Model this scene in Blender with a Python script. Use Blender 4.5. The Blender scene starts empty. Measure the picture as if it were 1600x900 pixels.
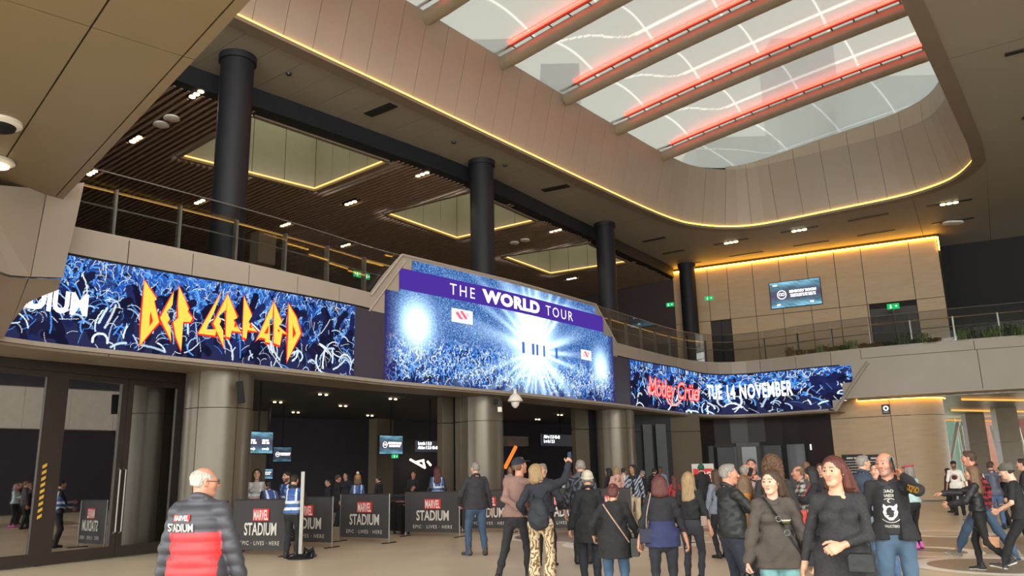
import bpy, math, random
import numpy as np
from mathutils import Vector, Matrix

rnd = random.Random(7)
nrg = np.random.default_rng(11)
SC = bpy.context.scene
COL = SC.collection
# ------------------------------------------------------------------ camera
F_PX, CAM_H = 1240.0, 1.7
_p, _r = math.atan(287.5/1240.0), math.radians(1.3)
_f = np.array([0, math.cos(_p), math.sin(_p)]); _x = np.array([1.0, 0, 0]); _u = np.cross(_x, _f)
CR = math.cos(_r)*_x - math.sin(_r)*_u; CU = np.cross(CR, _f); CP = np.array([0, 0, CAM_H])
cam = bpy.data.objects.new('camera', bpy.data.cameras.new('camera')); COL.objects.link(cam)
cam.data.sensor_width = 36.0; cam.data.lens = 36.0*F_PX/1600.0; cam.data.clip_end = 2000
cam.matrix_world = Matrix(((CR[0], CU[0], -_f[0], 0), (CR[1], CU[1], -_f[1], 0), (CR[2], CU[2], -_f[2], CAM_H), (0, 0, 0, 1)))
SC.camera = cam
# ------------------------------------------------------------------ world (overcast daylight), exposure
W = bpy.data.worlds.new('sky'); SC.world = W; W.use_nodes = True
_n = W.node_tree.nodes; _l = W.node_tree.links; _n.clear()
_bg = _n.new('ShaderNodeBackground'); _wo = _n.new('ShaderNodeOutputWorld')
_bg.inputs[0].default_value = (0.94, 0.97, 0.93, 1); _bg.inputs[1].default_value = 4.2
_l.new(_bg.outputs[0], _wo.inputs[0])
SC.view_settings.view_transform = 'Standard'; SC.view_settings.look = 'None'
SC.view_settings.exposure = 0.45; SC.view_settings.gamma = 1.0; SC.view_settings.use_curve_mapping = False
SC.cycles.max_bounces = 8; SC.cycles.transparent_max_bounces = 12

def area_light(name, loc, target, sx, sy, power, color):
    d = bpy.data.lights.new(name, 'AREA'); d.shape = 'RECTANGLE'; d.size = sx; d.size_y = sy; d.energy = power; d.color = color
    o = bpy.data.objects.new(name, d); COL.objects.link(o); o.location = loc
    o.rotation_euler = (Vector(target)-Vector(loc)).to_track_quat('-Z', 'Y').to_euler()
    return o
# added fill light, unseen behind and above the viewer, to brighten the hall
area_light('hall_fill_light', (3, -6, 11.5), (1, 26, 5), 14, 3, 2200, (1.0, 0.95, 0.86))

# ------------------------------------------------------------------ pixel -> place helpers (frame taken as 1600 x 900)
def ray(px, py): return _f + CR*(px-800)/F_PX - CU*(py-450)/F_PX
def at_z(px, py, z):
    d = ray(px, py); return CP + d*((z-CAM_H)/d[2])
def at_y(px, py, y):
    d = ray(px, py); return CP + d*(y/d[1])
def on_line(px, py, p, q):
    d = ray(px, py); n = np.array([-(q[1]-p[1]), q[0]-p[0]]); return CP + d*((n@np.array(p[:2]))/(n@d[:2]))
# ------------------------------------------------------------------ materials
def lin(c):
    c = [v/255.0 for v in c]
    return [v/12.92 if v <= 0.04045 else ((v+0.055)/1.055)**2.4 for v in c]
_mats = {}
def mat(name, rgb, rough=0.6, metal=0.0, var=0.06, scale=3.0, bump=0.0, bscale=60.0, stretch=None, spec=0.5, coat=0.0):
    if name in _mats: return _mats[name]
    m = bpy.data.materials.new(name); m.use_nodes = True; nt = m.node_tree; b = nt.nodes['Principled BSDF']
    c = lin(rgb)
    tc = nt.nodes.new('ShaderNodeTexCoord'); src = tc.outputs['Object']
    if stretch:
        mp = nt.nodes.new('ShaderNodeMapping'); mp.inputs['Scale'].default_value = stretch; nt.links.new(src, mp.inputs[0]); src = mp.outputs[0]
    nz = nt.nodes.new('ShaderNodeTexNoise'); nz.inputs['Scale'].default_value = scale; nz.inputs['Detail'].default_value = 4
    nt.links.new(src, nz.inputs['Vector'])
    rp = nt.nodes.new('ShaderNodeValToRGB')
    rp.color_ramp.elements[0].position = 0.3; rp.color_ramp.elements[1].position = 0.7
    rp.color_ramp.elements[0].color = [v*(1-var) for v in c]+[1]; rp.color_ramp.elements[1].color = [min(1, v*(1+var)) for v in c]+[1]
    nt.links.new(nz.outputs['Fac'], rp.inputs[0]); nt.links.new(rp.outputs[0], b.inputs['Base Color'])
    b.inputs['Roughness'].default_value = rough; b.inputs['Metallic'].default_value = metal
    b.inputs['Specular IOR Level'].default_value = spec; b.inputs['Coat Weight'].default_value = coat
    if bump:
        n2 = nt.nodes.new('ShaderNodeTexNoise'); n2.inputs['Scale'].default_value = bscale; nt.links.new(src, n2.inputs['Vector'])
        bp = nt.nodes.new('ShaderNodeBump'); bp.inputs['Strength'].default_value = bump; bp.inputs['Distance'].default_value = 0.02
        nt.links.new(n2.outputs['Fac'], bp.inputs['Height']); nt.links.new(bp.outputs[0], b.inputs['Normal'])
    _mats[name] = m; return m
def emit(name, rgb, s):
    if name in _mats: return _mats[name]
    m = bpy.data.materials.new(name); m.use_nodes = True; nt = m.node_tree; nt.nodes.clear()
    e = nt.nodes.new('ShaderNodeEmission'); o = nt.nodes.new('ShaderNodeOutputMaterial')
    e.inputs[0].default_value = lin(rgb)+[1]; e.inputs[1].default_value = s; nt.links.new(e.outputs[0], o.inputs[0])
    _mats[name] = m; return m
def attr_mat(name, emission=None, rough=0.6):
    """colour from the mesh's own 'Col' attribute (prints, skin, lit screen pixels)"""
    if name in _mats: return _mats[name]
    m = bpy.data.materials.new(name); m.use_nodes = True; nt = m.node_tree
    a = nt.nodes.new('ShaderNodeAttribute'); a.attribute_name = 'Col'
    if emission:
        b = nt.nodes['Principled BSDF']; nt.nodes.remove(b)
        e = nt.nodes.new('ShaderNodeEmission'); e.inputs[1].default_value = emission
        nt.links.new(a.outputs['Color'], e.inputs[0]); nt.links.new(e.outputs[0], nt.nodes['Material Output'].inputs[0])
    else:
        b = nt.nodes['Principled BSDF']; b.inputs['Roughness'].default_value = rough; nt.links.new(a.outputs['Color'], b.inputs['Base Color'])
    _mats[name] = m; return m
def glass_mat(name, tint, gloss, rough=0.02):
    if name in _mats: return _mats[name]
    m = bpy.data.materials.new(name); m.use_nodes = True; nt = m.node_tree; nt.nodes.clear()
    t = nt.nodes.new('ShaderNodeBsdfTransparent'); g = nt.nodes.new('ShaderNodeBsdfGlossy'); fr = nt.nodes.new('ShaderNodeFresnel')
    mu = nt.nodes.new('ShaderNodeMath'); mu.operation = 'MULTIPLY'; mu.inputs[1].default_value = gloss; mu.use_clamp = True
    mx = nt.nodes.new('ShaderNodeMixShader'); o = nt.nodes.new('ShaderNodeOutputMaterial')
    t.inputs[0].default_value = lin(tint)+[1]; g.inputs['Roughness'].default_value = rough; fr.inputs[0].default_value = 1.5
    nt.links.new(fr.outputs[0], mu.inputs[0]); nt.links.new(mu.outputs[0], mx.inputs[0]); nt.links.new(t.outputs[0], mx.inputs[1])
    nt.links.new(g.outputs[0], mx.inputs[2]); nt.links.new(mx.outputs[0], o.inputs[0])
    _mats[name] = m; return m

M = dict(
    beige=mat('beige_panel', (166, 152, 136), 0.55, var=0.03, scale=0.6),
    shaft=mat('perforated_panel', (152, 140, 128), 0.5, var=0.03, scale=0.8, bump=0.12, bscale=220),
    soffit=mat('soffit_panel', (140, 131, 118), 0.6, var=0.04, scale=0.5),
    canopy=mat('canopy_panel', (124, 107, 83), 0.5, var=0.05, scale=0.5),
    backing=mat('joint_black', (26, 23, 21), 0.8),
    brown=mat('lip_brown', (118, 104, 88), 0.5),
    wallp=mat('wall_panel', (176, 152, 122), 0.55, var=0.06, scale=1.2, stretch=(1, 1, 6)),
    white=mat('white_paint', (215, 210, 200), 0.5),
    fascia=mat('fascia_panel', (152, 143, 132), 0.5, var=0.03, scale=0.7),
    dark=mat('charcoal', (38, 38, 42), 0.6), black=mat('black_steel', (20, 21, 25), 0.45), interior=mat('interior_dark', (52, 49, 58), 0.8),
    column=mat('column_black', (22, 24, 31), 0.6, spec=0.35), clad=mat('column_cladding', (102, 93, 80), 0.32, metal=0.25, var=0.03, scale=1.0),
    slat=mat('timber_slat', (138, 114, 98), 0.6, var=0.15, scale=4, stretch=(1, 1, 1)), slatback=mat('slat_back', (56, 42, 36), 0.9),
    steel=mat('brushed_steel', (136, 132, 126), 0.4, metal=0.7), floor=mat('terrazzo', (206, 194, 166), 0.32, var=0.07, scale=0.8, bump=0.02, bscale=90),
    ring=mat('terrazzo_white', (246, 240, 228), 0.3, var=0.05, scale=2), ring2=mat('terrazzo_grey', (146, 133, 114), 0.3, var=0.05, scale=2),
    tube=mat('roof_tube', (142, 130, 114), 0.4), doorframe=mat('door_frame', (48, 38, 34), 0.5), well=mat('well_panel', (164, 158, 142), 0.6, var=0.03),
    darkdoor=mat('door_leaf', (34, 24, 24), 0.5), glassgrey=mat('door_pane_grey', (88, 92, 96), 0.15), plastic=mat('black_plastic', (24, 24, 26), 0.75, spec=0.25),
    led=emit('led_yellow', (255, 190, 72), 5.0), ledw=emit('led_warm', (255, 190, 96), 2.2), lamp=emit('downlight', (255, 222, 160), 9.0),
    red=emit('led_red', (255, 48, 34), 9.0), clamp=mat('clamp_rail', (120, 60, 48), 0.5),
    exitg=emit('exit_green', (30, 170, 90), 1.0), exitw=emit('exit_white', (225, 255, 235), 1.2),
    glass=glass_mat('balustrade_glass', (232, 234, 234), 0.15), doorglass=glass_mat('door_glass', (150, 140, 128), 14.0),
)
def etfe():
    """translucent roof film; the welded seams (attribute Col) let more daylight through"""
    m = bpy.data.materials.new('roof_film'); m.use_nodes = True; nt = m.node_tree; nt.nodes.clear()
    o = nt.nodes.new('ShaderNodeOutputMaterial'); t = nt.nodes.new('ShaderNodeBsdfTransparent'); d = nt.nodes.new('ShaderNodeBsdfTranslucent')
    f = nt.nodes.new('ShaderNodeBsdfDiffuse'); m1 = nt.nodes.new('ShaderNodeMixShader'); m2 = nt.nodes.new('ShaderNodeMixShader')
    at = nt.nodes.new('ShaderNodeAttribute'); at.attribute_name = 'Col'; mx = nt.nodes.new('ShaderNodeMix'); mx.data_type = 'RGBA'
    mx.inputs[6].default_value = (0.094, 0.099, 0.091, 1); mx.inputs[7].default_value = (0.24, 0.24, 0.22, 1); nt.links.new(at.outputs['Fac'], mx.inputs[0]); nt.links.new(mx.outputs[2], t.inputs[0])
    d.inputs[0].default_value = (0.2, 0.2, 0.18, 1); f.inputs[0].default_value = (0.78, 0.75, 0.72, 1)
    m1.inputs[0].default_value = 0.55; m2.inputs[0].default_value = 0.4
    nt.links.new(d.outputs[0], m1.inputs[1]); nt.links.new(f.outputs[0], m1.inputs[2])
    nt.links.new(t.outputs[0], m2.inputs[1]); nt.links.new(m1.outputs[0], m2.inputs[2]); nt.links.new(m2.outputs[0], o.inputs[0])
    return m
M['etfe'] = etfe()
# ------------------------------------------------------------------ mesh helpers
def mesh_obj(name, V, Fc, m, parent=None, smooth=False, cols=None):
    me = bpy.data.meshes.new(name)
    if isinstance(Fc, np.ndarray):
        V = np.asarray(V, np.float32); k = Fc.shape[1]
        me.vertices.add(len(V)); me.vertices.foreach_set('co', V.ravel())
        me.loops.add(Fc.size); me.loops.foreach_set('vertex_index', Fc.ravel().astype(np.int32))
        me.polygons.add(len(Fc)); me.polygons.foreach_set('loop_start', np.arange(0, Fc.size, k, dtype=np.int32))
        me.update(calc_edges=True)
    else:
        me.from_pydata([tuple(map(float, v)) for v in V], [], [tuple(f) for f in Fc]); me.update()
    if smooth: me.polygons.foreach_set('use_smooth', np.ones(len(me.polygons), bool))
    if cols is not None:
        a = me.color_attributes.new('Col', 'FLOAT_COLOR', 'POINT')
        c4 = np.ones((len(V), 4), np.float32); c4[:, :3] = cols; a.data.foreach_set('color', c4.ravel())
    for mm in (m if isinstance(m, (list, tuple)) else [m]): me.materials.append(mm)
    o = bpy.data.objects.new(name, me); COL.objects.link(o)
    if parent is not None: o.parent = parent
    return o
def tag(o, label=None, cat=None, group=None, kind=None):
    if label: o['label'] = label
    if cat: o['category'] = cat
    if group: o['group'] = group
    if kind: o['kind'] = kind
    return o
def empty(name, loc=(0, 0, 0), rz=0.0, label=None, cat=None, group=None, kind=None):
    o = bpy.data.objects.new(name, None); COL.objects.link(o); o.location = tuple(map(float, loc)); o.rotation_euler = (0, 0, rz); o.empty_display_size = 0.1
    return tag(o, label, cat, group, kind)
class MB:
    """collects simple closed shapes into one mesh"""
    def __init__(s): s.V = []; s.F = []
    def add(s, V, F):
        n = len(s.V); s.V += [tuple(v) for v in V]; s.F += [tuple(i+n for i in f) for f in F]; return s
    def box(s, c, d, rz=0.0, X=None, Y=None, Z=None):
        c = np.array(c, float)
        if X is None: X = np.array([math.cos(rz), math.sin(rz), 0]); Y = np.array([-math.sin(rz), math.cos(rz), 0])
        if Z is None: Z = np.array([0, 0, 1.0])
        X = np.array(X, float); Y = np.array(Y, float); Z = np.array(Z, float)
        V = [c + X*d[0]/2*a + Y*d[1]/2*b + Z*d[2]/2*e for e in (-1, 1) for a, b in ((-1, -1), (1, -1), (1, 1), (-1, 1))]
        return s.add(V, [(3, 2, 1, 0), (4, 5, 6, 7), (0, 1, 5, 4), (1, 2, 6, 5), (2, 3, 7, 6), (3, 0, 4, 7)])
    def prism(s, poly, off):
        """polygon (list of 3D points) extruded by a vector"""
        n = len(poly); off = np.array(off, float); P = [np.array(p, float) for p in poly]
        V = P + [p+off for p in P]
        return s.add(V, [tuple(range(n))[::-1], tuple(range(n, 2*n))] + [(i, (i+1) % n, n+(i+1) % n, n+i) for i in range(n)])
    def tube(s, pts, r, n=8, cap=True):
        pts = [np.array(p, float) for p in pts]; m = len(pts); rr = r if hasattr(r, '__len__') else [r]*m
        V = []; up = np.array([0, 0, 1.0])
        for i, p in enumerate(pts):
            d = pts[min(i+1, m-1)]-pts[max(i-1, 0)]; d /= np.linalg.norm(d)+1e-9
            a = np.cross(d, up if abs(d[2]) < 0.95 else np.array([1.0, 0, 0])); a /= np.linalg.norm(a); b = np.cross(d, a)
            V += [p + rr[i]*(a*math.cos(2*math.pi*k/n)+b*math.sin(2*math.pi*k/n)) for k in range(n)]
        F = [(i*n+k, i*n+(k+1) % n, (i+1)*n+(k+1) % n, (i+1)*n+k) for i in range(m-1) for k in range(n)]
        if cap: F += [tuple(range(n))[::-1], tuple(range((m-1)*n, m*n))]
        return s.add(V, F)
    def lathe(s, prof, c=(0, 0, 0), n=24):
        c = np.array(c, float); m = len(prof)
        V = [c+np.array([r*math.cos(2*math.pi*k/n), r*math.sin(2*math.pi*k/n), z]) for r, z in prof for k in range(n)]
        F = [(i*n+k, i*n+(k+1) % n, (i+1)*n+(k+1) % n, (i+1)*n+k) for i in range(m-1) for k in range(n)]
        F += [tuple(range(n))[::-1], tuple(range((m-1)*n, m*n))]
        return s.add(V, F)
    def build(s, name, m, parent=None, smooth=False):
        return mesh_obj(name, s.V, s.F, m, parent, smooth)
def smooth_by_angle(o, deg=40):
    me = o.data; me.polygons.foreach_set('use_smooth', np.ones(len(me.polygons), bool))
    try: me.set_sharp_from_angle(angle=math.radians(deg))
    except Exception: pass
    return o
_txt = {}
def text_mesh(s, size=1.0, bold=0.0, xs=1.0, shear=0.0, space=1.0, align='CENTER'):
    """flat lettering as (verts, faces), centred on x, baseline at y = 0"""
    key = (s, size, bold, xs, shear, space, align)
    if key in _txt: return _txt[key]
    c = bpy.data.curves.new('lettering', 'FONT'); c.body = s; c.size = size; c.offset = bold; c.align_x = align; c.shear = shear
    c.space_character = space; c.resolution_u = 3; c.fill_mode = 'FRONT' if False else c.fill_mode
    o = bpy.data.objects.new('lettering', c); me = bpy.data.meshes.new_from_object(o)
    V = np.array([v.co[:] for v in me.vertices]).reshape(-1, 3); F = [tuple(p.vertices) for p in me.polygons]
    V[:, 0] *= xs
    bpy.data.objects.remove(o); bpy.data.meshes.remove(me); bpy.data.curves.remove(c)
    _txt[key] = (V, F); return V, F
def fit_text(name, s, m, parent, o, X, Y, w, h, bold=0.0, space=1.0, shear=0.0, size=1.0):
    """lettering centred on o, stretched to width w and capital height h"""
    V, F = text_mesh(s, size=1.0, bold=bold, space=space, shear=shear); x0, x1 = V[:, 0].min(), V[:, 0].max()
    o = np.array(o, float); X = np.array(X, float); Y = np.array(Y, float); kx = w/(x1-x0); ky = h/0.72
    return mesh_obj(name, [o + X*((v[0]-(x0+x1)/2)*kx) + Y*(v[1]*ky) for v in V], F, m, parent)
def put_text(name, s, m, parent, o, X, Y, **kw):
    V, F = text_mesh(s, **kw); o = np.array(o, float); X = np.array(X, float); Y = np.array(Y, float)
    N = np.cross(X, Y)
    return mesh_obj(name, [o + X*v[0] + Y*v[1] for v in V], F, m, parent)
def word_bars(m, parent, o, w, h, y=-0.018, seed=0):
    """a line of print too small to read in the photograph: short word-length dashes"""
    g = random.Random(seed); x = -w/2; mb = MB()
    while x < w/2-h:
        l = min(g.uniform(1.5, 4.5)*h, w/2-x); q = [(o[0]+x, y, o[1]), (o[0]+x+l, y, o[1]), (o[0]+x+l, y, o[1]+h), (o[0]+x, y, o[1]+h)]; mb.add(q, [(0, 1, 2, 3)]); x += l+h*.6
    return tag(mb.build('small_print', m, parent), kind='stuff')
U2 = np.array([0.62, 0.785]); V2 = np.array([0.785, -0.62])     # along the ribbon screen / out into the hall
def v3(p, z=0.0): return np.array([p[0], p[1], z], float)
def chaikin(P, n=2, closed=False):
    P = [np.array(p, float) for p in P]
    for _ in range(n):
        Q = [] if closed else [P[0]]
        for i in range(len(P) if closed else len(P)-1):
            a, b = P[i], P[(i+1) % len(P)]; Q += [a*0.75+b*0.25, a*0.25+b*0.75]
        if not closed: Q.append(P[-1])
        P = Q
    return P
class Path:
    def __init__(s, P, closed=False):
        s.P = np.array(P, float); s.closed = closed
        if closed: s.P = np.vstack([s.P, s.P[:1]])
        s.S = np.concatenate([[0], np.cumsum(np.linalg.norm(np.diff(s.P, axis=0), axis=1))]); s.L = s.S[-1]
    def at(s, t):
        t = t % s.L if s.closed else t
        return np.array([np.interp(t, s.S, s.P[:, 0]), np.interp(t, s.S, s.P[:, 1])])
    def tan(s, t, e=0.15):
        d = s.at(t+e)-s.at(t-e) if s.closed else s.at(min(t+e, s.L))-s.at(max(t-e, 0)); return d/np.linalg.norm(d)
    def nor(s, t):          # to the right of travel
        d = s.tan(t); return np.array([d[1], -d[0]])
    def hit(s, px, py):
        """where the view ray through a pixel meets the wall standing on this path: (arc length, height)"""
        d = ray(px, py); n = np.array([-d[1], d[0]]); k = s.P @ n; best = None
        for i in range(len(k)-1):
            if k[i]*k[i+1] <= 0 and k[i] != k[i+1]:
                f = k[i]/(k[i]-k[i+1]); p = s.P[i]*(1-f)+s.P[i+1]*f
                if p @ d[:2] <= 0: continue
                t = (p @ d[:2])/(d[:2] @ d[:2]); st = s.S[i]*(1-f)+s.S[i+1]*f
                if best is None or t < best[0]: best = (t, st, CAM_H+d[2]*t)
        return best[1], best[2]
# ------------------------------------------------------------------ floor
ST = 'structure'
fl = tag(MB().box((4, 30, -0.1), (90, 110, 0.2)).build('floor', M['floor']), kind=ST)
fl['label'] = 'polished beige terrazzo concourse floor'
def annulus(r0, r1, c, z, n=40, a0=0, a1=2*math.pi):
    V = []; Fc = []
    for i in range(n+1):
        a = a0+(a1-a0)*i/n
        for r in (r0, r1): V.append((c[0]+r*math.cos(a), c[1]+r*math.sin(a), z))
    for i in range(n): Fc.append((2*i, 2*i+1, 2*i+3, 2*i+2))
    return V, Fc
for (px, py, r, w, inner) in [(1560, 884, 1.35, .28, 1), (1475, 834, 1.1, .3, 0), (1545, 850, 2.2, .0, 2), (1115, 828, 1.0, .26, 1), (1075, 842, 1.2, .28, 0),
                              (985, 850, 1.6, .25, 0), (1255, 838, 1.6, .3, 1), (900, 838, 1.9, .25, 1), (1140, 815, 1.2, .3, 0), (1440, 862, 1.1, .3, 0), (1010, 822, 1.3, .25, 0)]:
    c = at_z(px, py, 0)
    if inner != 2: mesh_obj('ring_inlay', *annulus(r-w, r, c, 0.004), M['ring'], fl)
    if inner: mesh_obj('disc_inlay', *annulus(0.01, r-w if inner == 1 else r, c, 0.003), M['ring2'], fl)
# ------------------------------------------------------------------ the ribbon path (plan curve of screen and parapet)
BPTS = [(-9.6, 10.6), (-9.95, 12.2), (-9.95, 13.6), (-9.75, 14.75), (-9.21, 15.73), (-8.4, 16.67), (-7.46, 17.84), (-6.66, 18.83), (-5.5, 20.44), (-4.52, 21.97), (-3.82, 23.1), (-2.05, 25.0), (0, 27.3), (2.0, 29.95),
        (4.17, 32.78), (5.65, 35.0), (7.66, 37.89), (8.9, 39.3), (9.8, 39.95), (10.7, 40.3), (11.6, 40.13), (12.6, 39.4), (13.61, 38.4), (14.67, 37.25), (17.26, 35.5), (21.7, 33.4), (26, 31.4), (34, 27.6)]
BP = Path(chaikin(BPTS, 2))
def offset_path(P, o): return Path([P.at(t)+P.nor(t)*o for t in np.linspace(0, P.L, 220)])
LP = offset_path(BP, -1.25)
S = lambda px, py: BP.hit(px, py)[0]
Zh = lambda px, py: BP.hit(px, py)[1]
def P3(s, z, off=0.0):
    p = BP.at(s)+BP.nor(s)*off; return np.array([p[0], p[1], z])
_kb = [(S(x, y), z) for x, y, z in [(62, 535, 4.4), (320, 562, 4.38), (624, 594, 4.38), (880, 620, 4.36), (992, 633, 4.33), (1093, 647, 4.27), (1200, 645, 4.25), (1300, 638, 4.24)]]
def zb(s): return float(np.interp(s, [k[0] for k in _kb], [k[1] for k in _kb]))
_kt = [(S(x, y), Zh(x, y)) for x, y in [(130, 403), (320, 437), (553, 478), (995, 564), (1056, 574.5), (1105, 585), (1200, 582), (1330, 570)]]
def zt(s): return float(np.interp(s, [k[0] for k in _kt], [k[1] for k in _kt]))
ZP = 6.9                                                           # top of the parapet
def strip(mb, s0, s1, z0, z1, o0, o1, n=None, top_skew=0.0):
    """solid slab following the path between two offsets; z0, z1 numbers or functions of s"""
    n = n or max(1, int((s1-s0)/0.6)); V = []
    f0 = z0 if callable(z0) else (lambda s: z0); f1 = z1 if callable(z1) else (lambda s: z1)
    for i in range(n+1):
        s = s0+(s1-s0)*i/n
        V += [P3(s, f0(s), o0), P3(s, f0(s), o1), P3(s, f1(s), o1+top_skew), P3(s, f1(s), o0)]
    Fc = [(4*i+k, 4*i+(k+1) % 4, 4*i+4+(k+1) % 4, 4*i+4+k) for i in range(n) for k in range(4)] + [(3, 2, 1, 0), (4*n, 4*n+1, 4*n+2, 4*n+3)]
    return mb.add(V, Fc)
sL0, sC0, sC1, sR1 = S(62, 480), S(600, 500), S(957, 560), S(1330, 590)
sE = BP.L
# upper slab and the parapet behind the fascia panels
slab = empty('trim_1', kind=ST, label='beige panelled parapet wrapping the upper balcony edge')
mb = MB(); _sx = S(1298, 612); strip(mb, 0.0, _sx, lambda s: zb(s)-0.05, ZP-0.05, -0.45, -0.06); strip(mb, _sx, sE, 4.73, ZP-0.05, -0.45, -0.06); mb.build('parapet_core', M['backing'], slab)
mb = MB(); strip(mb, 0.0, sE, ZP-0.06, ZP, -0.5, 0.0); mb.build('coping', M['fascia'], slab)
# fascia panels
pk0, pk1 = S(580, 456), S(963, 545)                                # feet of the raised centre surround
sj = S(302, 400)
cuts = []
s = sj
while s > 0.5: cuts.append(s); s -= 1.5
s = sj+1.5
while s < pk0-0.5: cuts.append(s); s += 1.5
cuts = [0.0]+sorted(cuts)+[pk0]
def fpanel(s0, s1, z0, z1, m='fascia', name='panel', o0=-0.05, o1=0.0):
    mb = MB(); strip(mb, s0+0.012, s1-0.012, z0, z1, o0, o1); mb.build(name, M[m], slab)
for a, b in zip(cuts[:-1], cuts[1:]): fpanel(a, b, lambda s: zt(s)+0.05, ZP)
cr = [pk1]+[S(x, y) for x, y in [(1001, 556), (1030, 562), (1057, 570), (1083, 577), (1105, 575), (1188, 575), (1243, 565), (1298, 560), (1345, 555)]]
for a, b in zip(cr[:-1], cr[1:]): fpanel(a, b, lambda s: zt(s)+0.05, ZP)
zj = Zh(1480, 549.5); sT = S(1350, 570)                            # joint line in the taller right-hand fascia
crr = [sT, S(1523, 545), S(1598, 540), sE]
fpanel(cr[-1], crr[1], zj+0.01, ZP); fpanel(crr[1], crr[2]+4, zj+0.01, ZP); fpanel(crr[2]+4, sE, zj+0.01, ZP)
fpanel(S(1316, 612), S(1531, 575), 4.72, zj-0.01); fpanel(S(1531, 575), S(1598, 575)+4, 4.72, zj-0.01); fpanel(S(1598, 575)+4, sE, 4.72, zj-0.01)
# ledge and underside below the screen
mb = MB(); strip(mb, 0.0, S(1296, 640), lambda s: zb(s)-0.10, lambda s: zb(s)-0.01, -0.3, 0.16); mb.build('ledge', M['fascia'], slab)
sq = np.linspace(0.3, S(1306, 630), 15)
for a, b in zip(sq[:-1], sq[1:]):
    mb = MB(); strip(mb, a+0.01, b-0.01, lambda s: zb(s)-0.16, lambda s: zb(s)-0.11, -1.3, 0.12); mb.build('soffit_panel', M['brown'], slab)
mb = MB(); strip(mb, S(1310, 610), sE, 4.66, 4.72, -1.4, -0.02); mb.build('soffit_panel', M['beige'], slab)
# ------------------------------------------------------------------ LED screens (each lit cell is a vertex colour of the panel)
def stroke_layer(img, n, y0, y1, lmin, lmax, th, cols, seed, up=0.9):
    g = np.random.default_rng(seed); h, w, _ = img.shape
    x = g.uniform(0, w, n); y = g.uniform(y0*h, y1*h, n); L = g.uniform(lmin, lmax, n)*h
    a = np.where(g.random(n) < up, g.normal(math.pi/2, 0.5, n), g.uniform(0, 6.28, n)); cv = g.normal(0, 1.4, n)
    c = np.array(cols)[g.integers(0, len(cols), n)]*g.uniform(0.6, 1.05, (n, 1))
    K = 26
    for k in range(K):
        f = k/(K-1); aa = a+cv*f
        x += np.cos(aa)*L/K; y += np.sin(aa)*L/K
        for dx in range(-th, th+1):
            for dy in range(-th, th+1):
                if dx*dx+dy*dy > th*th+0.5: continue
                xi = (x+dx).astype(int); yi = (y+dy).astype(int); ok = (xi >= 0) & (xi < w) & (yi >= 0) & (yi < h)
                img[yi[ok], xi[ok]] = c[ok]
def crowd(w, h, seed, haze=0.6):
    """line-drawn crowd with raised arms, white and azure on navy; row 0 is the bottom"""
    g = np.random.default_rng(seed); img = np.zeros((h, w, 3)); img[:] = (0.02, 0.022, 0.07)
    yy = np.linspace(0, 1, h)[:, None]; xx = np.linspace(0, 1, w)[None]
    gl = np.clip((yy-0.45)/0.55, 0, 1)*haze*(0.6+0.4*np.sin(xx*9+seed))
    img += gl[..., None]*np.array([0.03, 0.16, 0.62])
    A, B, D, N = (0.85, 0.95, 1.0), (0.10, 0.36, 0.95), (0.02, 0.10, 0.5), (0.012, 0.012, 0.04)
    stroke_layer(img, int(w*1.5), 0.45, 1.0, .05, .16, 0, [B, D, A, B, D], seed+1)
    stroke_layer(img, int(w*0.35), 0.35, 0.9, .10, .22, 2, [D, N, N, B], seed+2)
    stroke_layer(img, int(w*0.5), 0.35, 1.0, .05, .14, 1, [B, D, B], seed+3)
    stroke_layer(img, int(w*0.6), 0.3, 1.0, .05, .14, 0, [A, A, B], seed+8)
    stroke_layer(img, int(w*0.13), 0.0, 0.6, .2, .4, 8, [N, N, (0.015, 0.02, 0.09)], seed+4)
    stroke_layer(img, int(w*0.10), 0.0, 0.55, .10, .32, 1, [A, B, (0.5, 0.7, 1)], seed+5, 0.7)
    stroke_layer(img, int(w*0.20), 0.0, 0.6, .08, .22, 0, [A, B, A], seed+7, 0.5)
    stroke_layer(img, int(w*0.03), 0.0, 0.3, .15, .4, 2, [A, (0.6, 0.8, 1)], seed+6, 0.6)
    return img
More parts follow.
